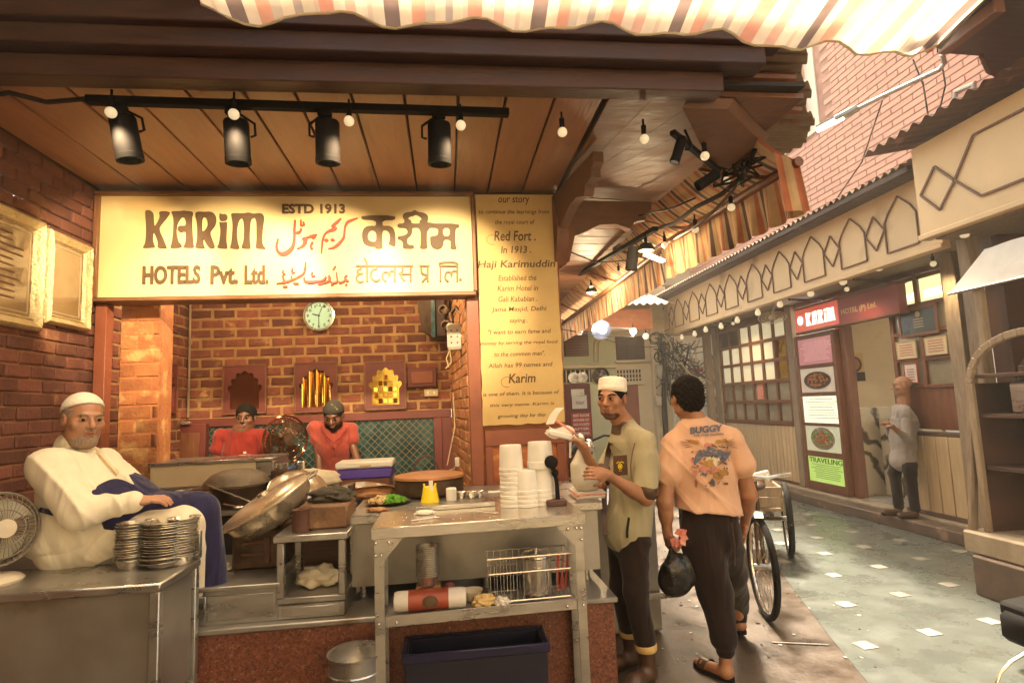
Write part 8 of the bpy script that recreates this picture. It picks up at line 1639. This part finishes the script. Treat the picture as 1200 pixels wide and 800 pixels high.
# ---------------------------------------------------------------- two cooks at the back
def backcook(label, hp, Y0, sh, skin, shirt, look, el, wr, hairm, capm=None, lean=0, pelp=None, beard=False, s=1.0, up=(0, 0, 1)):
    hc = A(*hp, Y0-lean); Rh = frame(look, up); sL, sR = A(*sh[0], Y0), A(*sh[1], Y0); t = thing('person', label, 'person', ((sL[0]+sR[0])/2, Y0, .06)); nk = (sL+sR)/2+V(0, -.02, .05); pel = V((sL[0]+sR[0])/2, Y0+.05+lean*.6, .92); ch = (sL+sR)/2+V(0, .02, -.14)
    b = Body(); L = head(b, hc, Rh, s, nk); b.cap(nk, ch, .06, .1, .04); b.cap(sL, sR, .05, .05, .03); b.cap(ch, pel, .1, .1, .05)
    E = [A(*q, Y0+d) for *q, d in el]; W_ = [A(*q, Y0+d) for *q, d in wr]
    for S_, e, w_, th in ((sL, E[0], W_[0], 1), (sR, E[1], W_[1], -1)): b.cap(S_, e, .045, .038, .03); b.cap(e, w_, .038, .025, .02); hand(b, w_, unit(w_-e)+V(0, -.3, 0), (0, .2, -1), .95, .4, th)
    for x in (-.09, .09): b.cap(pel+V(x, 0, 0), V(pel[0]+x, pel[1], .5), .08, .06, .04); b.cap(V(pel[0]+x, pel[1], .5), V(pel[0]+x, pel[1]+.03, .11), .055, .04, .03); b.cap(V(pel[0]+x, pel[1]+.02, .10), V(pel[0]+x, pel[1]-.14, .09), .036, .03, .02)
    o, vs, fs = grow('body', b, .0058, skin, t); face_parts(t, hc, Rh, s, K['hair'])
    if beard: shell('beard', vs, fs, hc, Rh, s, lambda x, y, z: (z < -.05+.5*np.maximum(0, .05-y)) & (z > -.15) & (y > .0) & ~((np.abs(x) < .02) & (z > -.075) & (z < -.055) & (y > .07)), .004, K['hair'], t)
    b = Body(); b.ell(L(0, -.02, .038), np.array((.084, .099, .094))*s, Rh, .02); b.ell(L(0, .13, -.03), np.array((.09, .10, .09))*s, Rh, .01, True); b.plane(L(0, 0, -.04), -Rh[:, 2])
    if capm: b.plane(L(0, 0, .05), Rh[:, 2])
    for g_ in (-1, 1): b.ell(L(.09*g_, .012, -.01), np.array((.022, .03, .036))*s, Rh, .006, True)
    grow('hair', b, .006, K['hair'], t, lambda X, Y, Z: (-.005*np.sin(90*X)*np.sin(80*Y)*np.sin(85*Z)).astype(np.float32))
    if capm: b = Body(); b.ell(L(0, -.016, .042), np.array((.088, .105, .088))*s, Rh, .01); b.plane(L(0, 0, .038), -Rh[:, 2]+.15*Rh[:, 1]); grow('cap', b, .006, capm, t)
    b = Body(); b.cap(sL, sR, .062, .062, .05); b.cap(nk+V(0, 0, -.03), ch, .07, .13, .05); b.ell(ch, (.165, .125, .19), None, .05); b.ell((ch+pel)/2, (.15, .12, .26), None, .05); b.plane(pel+V(0, 0, -.02), (0, 0, -1))
    for S_, e in ((sL, E[0]), (sR, E[1])): b.cap(S_, S_+(e-S_)*.62, .058, .064, .012)
    b.ell(nk+V(0, -.03, .05), (.06, .06, .07), None, .01, True); so_, _, _ = grow('tee_shirt', b, .007, shirt, t, folds(.009, 11, (.4, 0, 1), .004, 3 if beard else 6))
    b = Body(); b.ell(pel+V(0, 0, -.03), (.165, .12, .12), None, .05)
    for x in (-.09, .09): b.cap(pel+V(x, 0, -.02), V(pel[0]+x, pel[1], .5), .095, .075, .04); b.cap(V(pel[0]+x, pel[1], .5), V(pel[0]+x, pel[1]+.03, .15), .07, .06, .03)
    grow('trousers', b, .010, K['trouser'], t); return t, so_, ch
t, so_, ch = backcook('young cook in a red tee standing at the back left of the kitchen', (288, 490), 5.3, ((258, 511), (307, 511)), K['skin3'], K['redtee'], (.05, -1, .0), ((254, 535, .0), (312, 535, .0)), ((258, 556, -.1), (308, 556, -.12)), K['hair'])
a = A(287, 533, 5.16); g = G(); g.box(a[0]-.045, a[0]+.045, a[1]-.004, a[1], a[2]-.008, a[2]+.004); g.box(a[0]-.012, a[0]+.012, a[1]-.004, a[1], a[2]+.012, a[2]+.03); obj('chest_print', g, K['paper'], so_)
t2, so2, ch2 = backcook('bearded cook in a rose tee and dark checked cap leaning on the counter', (391, 487), 5.2, ((369, 501), (411, 503)), K['skin3'], K['rosetee'], (-.05, -1, -.42), ((373, 524, .0), (413, 521, -.02)), ((374, 548, -.08), (419, 540, -.1)), K['hair'], K['patterncap'], .10, None, True)
g = G(); nkk = A(391, 512, 5.04)
g.tube([A(377, 500, 5.1), A(383, 511, 5.03), A(391, 519, 5.0), A(399, 512, 5.03), A(406, 501, 5.1)], .008, 6); obj('v_neck', g, K['redtee'], so2)

# ---------------------------------------------------------------- man by the restaurant door
def doorman():
    t = thing('person', 'bald man in a grey shirt standing at the restaurant door', 'person', (5.4, 6.6, .156)); Y0 = 6.32
    hc = A(1057, 452, Y0); Rh = frame((-.95, .5, -.03)); s = .98; nk = A(1059, 469, Y0+.02); sN, sF = A(1061, 482, Y0-.14), A(1052, 480, Y0+.14); ch = (sN+sF)/2+V(.02, 0, -.15); pel = A(1058, 540, Y0)
    eN, wN = A(1063, 514, Y0-.20), A(1050, 503, Y0-.26); eF, wF = A(1044, 508, Y0+.25), A(1040, 498, Y0+.1)
    b = Body(); head(b, hc, Rh, s, nk, 1.1); b.cap(nk, ch, .06, .08, .04); b.cap(sN, sF, .04, .04, .04); b.cap(ch, pel, .075, .075, .05)
    for S_, e, w_, th in ((sN, eN, wN, 1), (sF, eF, wF, -1)): b.cap(S_, e, .05, .042, .03); b.cap(e, w_, .04, .027, .02); hand(b, w_, unit(w_-e), (0, 0, -1), 1, .5, th)
    for y, x in ((-.09, 0), (.09, -.05)): b.cap(pel+V(0, y, -.05), V(pel[0]+x, pel[1]+y, .2), .045, .035, .03)
    grow('body', b, .0065, K['skin2'], t); face_parts(t, hc, Rh, s, K['hair'])
    b = Body(); b.cap(sN, sF, .07, .07, .05); b.ell(ch, (.115, .17, .2), None, .05); b.ell((ch+pel)/2+V(-.01, 0, 0), (.12, .16, .27), None, .05); b.ell(pel, (.12, .16, .13), None, .05); b.plane(A(1060, 552, Y0), (0, 0, -1)); b.ell(hc, (.09, .09, .13), None, .01, True)
    for S_, e, w_ in ((sN, eN, wN), (sF, eF, wF)): b.cap(S_, e, .055, .048, .02); b.cap(e, e+(w_-e)*.75, .046, .036, .02)
    grow('shirt', b, .008, K['greyshirt'], t, folds(.011, 9, (.3, .3, 1), .004, 2))
    b = Body(); b.ell(pel, (.11, .15, .12), None, .05)
    for y, x in ((-.09, .0), (.09, -.05)): b.cap(pel+V(0, y, -.05), V(pel[0]+x, pel[1]+y, .62), .085, .062, .03); b.cap(V(pel[0]+x, pel[1]+y, .62), V(pel[0]+x+.01, pel[1]+y, .24), .062, .052, .03)
    grow('trousers', b, .009, K['trouser'], t, folds(.01, 9, (.2, 0, 1), .004, 3))
    for y, x in ((-.09, .0), (.09, -.05)): q = V(pel[0]+x, pel[1]+y, .175); b = Body(); b.cap(q, q+V(-.15, .04, -.01), .045, .036, .03); b.plane((0, 0, .134), (0, 0, -1)); grow('shoe', b, .008, K['leather'], t)
doorman()
# ============================================================ LAMPS
def spot_light(p, tgt, e, ang, col=(1, .74, .42), r=.04, blend=.5, parent=None, nm='lamp_light'):
    l = bpy.data.lights.new(nm, 'SPOT'); l.energy = e; l.spot_size = math.radians(ang); l.spot_blend = blend; l.color = col; l.shadow_soft_size = r
    o = bpy.data.objects.new(nm, l); COL.objects.link(o); o.rotation_euler = (Vector(tgt)-Vector(p)).to_track_quat('-Z', 'Y').to_euler()
    if parent is not None: o.parent = parent; o.location = np.array(p)-W[parent.name]
    else: o.location = p
def point_light(p, e, col=(1, .74, .42), r=.06, parent=None, nm='lamp_light'):
    l = bpy.data.lights.new(nm, 'POINT'); l.energy = e; l.color = col; l.shadow_soft_size = r
    o = bpy.data.objects.new(nm, l); COL.objects.link(o)
    if parent is not None: o.parent = parent; o.location = np.array(p)-W[parent.name]
    else: o.location = p
LW = 1.0
# kitchen ceiling lamps (hung behind the signboard)
for i, (x, y, e) in enumerate(((-1.9, 4.85, 8.5), (-.75, 4.85, 9.5), (-.25, 4.8, 5))):
    t = thing('kitchen_lamp', ['kitchen bulb behind the left part of the sign', 'kitchen bulb behind the middle of the sign', 'kitchen bulb behind the right part of the sign'][i], 'lamp', (x, y, 2.99))
    g = G(); g.tube([(x, y, 3.0), (x, y, 2.93)], .022, 8); obj('socket', g, K['black'], t)
    g = G(); g.ball((x, y, 2.89), .04); obj('bulb', g, K['bulb'], t)
    point_light((x, y, 2.83), e*LW, parent=t, r=.08)
# track with four big black cylinder spots
A_, B_ = V(-1.72, 2.93, 3.175), V(.38, 2.96, 3.165)
g = G(); g.bar(A_, B_, .045, .04, bev=.004); tr = setp(obj('lamp_track', g, K['black']), 'black lamp track running under the front edge of the plank ceiling', 'track')
g = G(); g.tube([V(-2.4, 2.9, 3.2), V(-2.2, 2.92, 3.17), V(-2.05, 2.9, 3.19), V(-1.9, 2.93, 3.16), V(-1.7, 2.94, 3.19)], .012, 6); g2 = setp(obj('ceiling_cable', g, K['cable']), 'knotted dark cable running into the left end of the lamp track', 'cable')
def cyl_spot(label, px, py, Y, L, r, ax, e=0, tgt=None, yoke=1, ang=70, lit=False, nm='spot_lamp'):
    c = aY(px, py, Y); ax = unit(ax); t = thing(nm, label, 'spotlight', c-ax*L/2)
    g = G(); g.lathe([(r*.92, -L/2), (r, -L/2+.01), (r, L/2-.03), (r*1.03, L/2-.028), (r*1.03, L/2), (r*.85, L/2), (r*.8, L/2-.03), (.0001, L/2-.035)], c, 24, ax); h_ = obj('housing', g, K['black'], t)
    g = G(); g.lathe([(r*.8, L/2-.028), (.0001, L/2-.026)], c, 18, ax); obj('lens', g, K['bulblit' if lit else 'black'], h_)
    sd = unit(np.cross(ax, (0, 1, 0)))*yoke
    g = G(); g.tube([c+sd*(r+.006)-ax*L*.12, c+sd*(r+.03)-ax*L*.15, c+sd*(r+.03)-ax*L*.42, c-ax*(L/2+.05)], .007, 6); obj('yoke', g, K['black'], t)
    if e: spot_light(c+ax*(L/2+.05), tgt, e*LW, ang, parent=t, r=.035)
    return t, c
for i, (px, py, ax, yk, e) in enumerate(((148, 163, (.16, .10, -1), 1, 13), (278, 167, (.03, .10, -1), 1, 15), (384, 167, (-.01, .10, -1), -1, 15), (515, 169, (-.01, .10, -1), -1, 15))):
    t, c = cyl_spot(['leftmost black cylinder spotlight under the ceiling, tilted to the right', 'second black cylinder spotlight from the left', 'third black cylinder spotlight from the left', 'rightmost black cylinder spotlight above the Hindi lettering'][i], px, py, 3.02, .225, .062, ax, e*2.7, (c_ := aY(px, 338, 4.2)), yk, 62)
    g = G(); g.tube([c+V(0, -.02, .13), V(c[0], 2.95, 3.17)], .014, 8); g.box(c[0]-.035, c[0]+.035, 2.93, 2.97, 3.12, 3.16, .006); obj('adapter', g, K['black'], t)
# globe bulbs
def globe(label, p, r=.026, lit=None, grp=None, drop=.09, e=0, nm='globe_bulb'):
    p = np.array(p, float); t = thing(nm, label, 'light bulb', p, grp)
    g = G(); g.tube([p+V(0, 0, r*.85), p+V(0, 0, r+.05)], [.013, .016], 8); g.tube([p+V(0, 0, r+.05), p+V(0, 0, r+drop)], .006, 6); obj('socket', g, K['black'], t)
    g = G(); g.ball(p, r, 14, 10); obj('glass_bulb', g, K[lit or 'bulb'], t, smooth=180)
    if e: (spot_light(p-V(0, 0, r+.01), p+V(0, .12, -1), e*LW*1.3, 150, parent=t, r=.03, blend=.9) if lit == 'bulb' else point_light(p-V(0, 0, r+.03), e*LW, parent=t, r=.03))
    return t
GL = ((130, 132, 2.90, 'beside the leftmost cylinder spotlight'), (274, 134, 2.90, 'above the second cylinder spotlight'), (409, 142, 2.93, 'right of the third cylinder spotlight'), (540, 147, 2.95, 'right of the rightmost cylinder spotlight'), (659, 155, 3.0, 'alone above the story panel'), (755, 163, 3.05, 'left of the slim black spot at the corner'), (826, 183, 3.2, 'right of the slim black spot at the corner'), (851, 212, 3.5, 'above the end of the slim spot track'))
for i, (px, py, Y, lb) in enumerate(GL): globe('frosted globe bulb '+lb, aY(px, py, Y), .027, e=(7, 5, 9, 5, 6, 0, 0, 0)[i], lit='bulb')
for i, (px, py, Y) in enumerate(((857, 243, 3.7), (815, 269, 4.1), (779, 287, 4.6), (725, 320, 5.9))): globe('frosted globe bulb under the striped awning, '+['nearest one', 'second one along the eave', 'third one along the eave', 'fourth one, beyond the lit lamps'][i], aY(px, py, Y), .027)
# slim spots at the corner
cyl_spot('slim black spotlight hanging at the soffit corner, pointing down left', 795, 176, 3.05, .16, .028, (-.38, .0, -1), lit=True)
cyl_spot('slim black spotlight lying almost level beside the corner track', 829, 211, 3.25, .15, .032, (-.75, .1, -.45))
g = G(); g.bar(aY(788, 155, 3.0), aY(842, 200, 3.45), .035, .03, bev=.004); setp(obj('short_track', g, K['black']), 'short black track at the soffit corner between globe bulbs', 'track')
g = G(); g.bar(aY(768, 268, 4.55), aY(672, 325, 7.6), .05, .04, bev=.004); setp(obj('alley_track', g, K['black']), 'long black track under the alley soffit carrying lit lamps', 'track')
for i, (px, py, Y, e) in enumerate(((757, 290, 4.7, 9), (693, 340, 6.9, 16))):
    t = globe(['lit lamp glowing near the bracket at the near end of the alley track', 'brightly lit flood lamp at the far end of the alley track'][i], aY(px, py, Y), .045 if i else .035, 'bulblit', e=e, nm='lit_lamp')
    c = aY(px, py, Y); g = G(); g.lathe([(.05, 0), (.075, .05), (.07, .06)], c+V(0, 0, .03), 14, (0, 0, -1)); obj('shade', g, K['black'], t)
cyl_spot('dark can spotlight between the two lit alley lamps', 741, 303, 5.2, .22, .055, (-.15, .1, -1))
g = G(); g.bar(aY(757, 298, 4.8), aY(777, 306, 4.9), .05, .02, bev=.003); setp(obj('lit_strip', g, K['bulblit']), 'short lit white strip lamp beside the near alley lamp', 'lamp')
g = G(); pts = [aY(x, y, Y) for x, y, Y in ((885, 175, 3.3), (872, 205, 3.45), (845, 228, 3.7), (815, 243, 4.0), (790, 262, 4.3), (770, 268, 4.6), (730, 292, 5.6))]; g.tube(pts, .016, 6); cb1 = setp(obj('eave_cable', g, K['cable']), 'thick twisted cable along the edge of the corner soffit', 'cable')
g = G(); g.tube([aY(x, y, Y) for x, y, Y in ((881, 182, 3.35), (860, 222, 3.6), (838, 246, 3.85), (812, 268, 4.1), (782, 285, 4.7), (745, 300, 5.4))], .012, 6); setp(obj('eave_rod', g, K['darksteel']), 'bent dark rod below the eave cable carrying globe bulbs', 'rod')
g = G(); rr = random.Random(8)
for k in range(12): a = aY(884-2*k, 180+rr.uniform(0, 26)+k, 3.35); g.tube([a, a+V(rr.uniform(-.08, .08), rr.uniform(-.05, .1), rr.uniform(-.08, .04)), a+V(rr.uniform(-.12, .12), .1, rr.uniform(-.1, .05))], .009, 5)
setp(obj('wire_knot', g, K['cable']), 'messy knot of dark wires at the corner of the soffit', 'wires', kind='stuff')
g = G(); g.tube([V(.9, 4.6, 3.19), aY(740, 255, 4.5), aY(790, 243, 4.1), aY(815, 232, 3.9)], .007, 5); setp(obj('soffit_wire', g, K['cable']), 'loose dark wire crossing the alley soffit behind the bracket', 'wire')
g = G(); g.tube([V(.9, 5.4, 3.19), aY(700, 308, 5.2), aY(735, 305, 5.0)], .007, 5); setp(obj('soffit_wire', g, K['cable']), 'loose dark wire running to the can spotlight', 'wire')
# far bulbs
for i, (px, py, Y, lit, e) in enumerate(((679, 389, 10.0, 'bulb', 0), (742, 388, 10.3, 'bulblit', 4), (757, 394, 10.4, 'bulb', 0))): globe(['teardrop bulb hanging left of the bluish lamp', 'lit bulb with a greenish glow right of the bluish lamp', 'teardrop bulb at the right end of the far row'][i], aY(px, py, Y), .06, lit, e=e)
c = aY(706, 387, 10.0); t = thing('street_lamp', 'glaring bluish white lamp at the end of the alley', 'lamp', c); g = G(); g.ball(c, (.08, .06, .06)); obj('lens', g, K['bulbcold'], t); g = G(); g.lathe([(.08, .05), (.17, .02), (.18, -.02)], c+V(0, .1, .02), 16, (0, 1, .3)); obj('reflector', g, K['steel'], t); point_light(c+V(0, -.2, 0), 4, (.75, .8, 1), .1, t)
g = G(); g.tube([c+V(.1, .1, .05), aY(735, 385, 10.3), aY(742, 386, 10.3)], .02, 6); setp(obj('steel_rod', g, K['steel']), 'horizontal rod between the far lamps', 'rod')
# bulbs under the cream fascia
FB = ((1130, 272, 4.6), (1090, 290, 4.75), (1030, 312, 4.78), (988, 329, 4.78), (950, 343, 4.78), (914, 356, 4.78), (888, 366, 4.78), (864, 375, 4.78), (845, 382, 4.78), (827, 386, 4.78), (814, 391, 4.78), (799, 395, 4.78))
NM = ['under the corner of the near stall', 'just left of the near stall corner', 'over the certificate window', 'over the right part of the red sign', 'over the left part of the red sign', 'just left of the red sign', 'over the right side of the lattice window', 'over the middle of the lattice window', 'over the left side of the lattice window', 'over the left post of the lattice window', 'third from the far end of the fascia row', 'at the far end of the fascia row']
for i, (px, py, X) in enumerate(FB):
    p = aX(px, py, X); t = thing('teardrop_bulb', 'pale teardrop bulb '+NM[i], 'light bulb', p)
    g = G(); g.lathe([(.0001, -.055), (.03, -.045), (.042, -.02), (.038, .01), (.022, .045), (.016, .06)], p, 16); obj('glass_bulb', g, K['bulb'], t, smooth=180)
    g = G(); g.tube([p+V(0, 0, .06), p+V(0, 0, .10)], .017, 8); g.tube([p+V(0, 0, .10), V(p[0], p[1], 2.96)], .006, 5); obj('socket', g, K['black'], t)
for i, (yy) in enumerate((6.2, 7.5, 9.8)):      # stays under the canopy
    g = G(); g.bar((4.8, yy, 2.90), (5.48, yy+.3, 2.93), .03, .03); setp(obj('canopy_arm', g, K['darkwood']), ['dark arm under the canopy near the certificate window', 'dark arm under the canopy above the red sign', 'dark arm under the canopy above the lattice window'][i], 'arm')
c = aX(905, 372, 4.95); t = thing('hanging_fan', 'dusty tan wall fan hanging under the canopy left of the red sign', 'fan', c)
g = G(); ax = unit((-.6, -.8, 0)); sdv_ = unit(np.cross(ax, (0, 0, 1)))
for r in (.20, .15, .10, .05): g.tube([c+r*(math.cos(a)*sdv_+math.sin(a)*V(0, 0, .45)) for a in np.linspace(0, 6.283, 24)], .006, 5)
for k in range(20): a = k*.314; g.tube([c, c+.2*(math.cos(a)*sdv_+math.sin(a)*V(0, 0, .45))], .003, 4)
obj('cage', g, K['greyframe'], t); g = G(); g.ball(c, .05); g.tube([c, c+V(.1, .1, .25)], .018, 6); obj('motor', g, K['greyframe'], t)
# interior light of the restaurant and of the hallway
point_light(aY(1040, 386, 8.2)-V(0, 0, .12), 30, (.95, .9, 1), .1)
for i, (x, y, z, e) in enumerate(((5.0, 6.6, 2.86, 4), (5.05, 9.6, 2.86, 8), (5.0, 5.3, 2.86, 6))):
    t = globe(['lit bulb tucked under the canopy over the doorway', 'lit bulb tucked under the canopy over the lattice window', 'lit bulb tucked under the near end of the canopy'][i], (x, y, z), .03, 'bulb', e=e)
# ============================================================ THIN HAZE ADDED TO LIFT THE BLACKS
hm = bpy.data.materials.new('haze'); hm.use_nodes = True; n_ = hm.node_tree.nodes; n_.remove(n_['Principled BSDF']); pv = n_.new('ShaderNodeVolumePrincipled')
pv.inputs['Color'].default_value = (1, .93, .8, 1); pv.inputs['Density'].default_value = HAZE; pv.inputs['Anisotropy'].default_value = .35; hm.node_tree.links.new(pv.outputs[0], n_['Material Output'].inputs['Volume'])
g = G(); g.box(-62, 62, -62, 92, -1, 11.6); hz_ = obj('haze', g, hm, base=(0, 0, -1)); setp(hz_, kind='stuff')
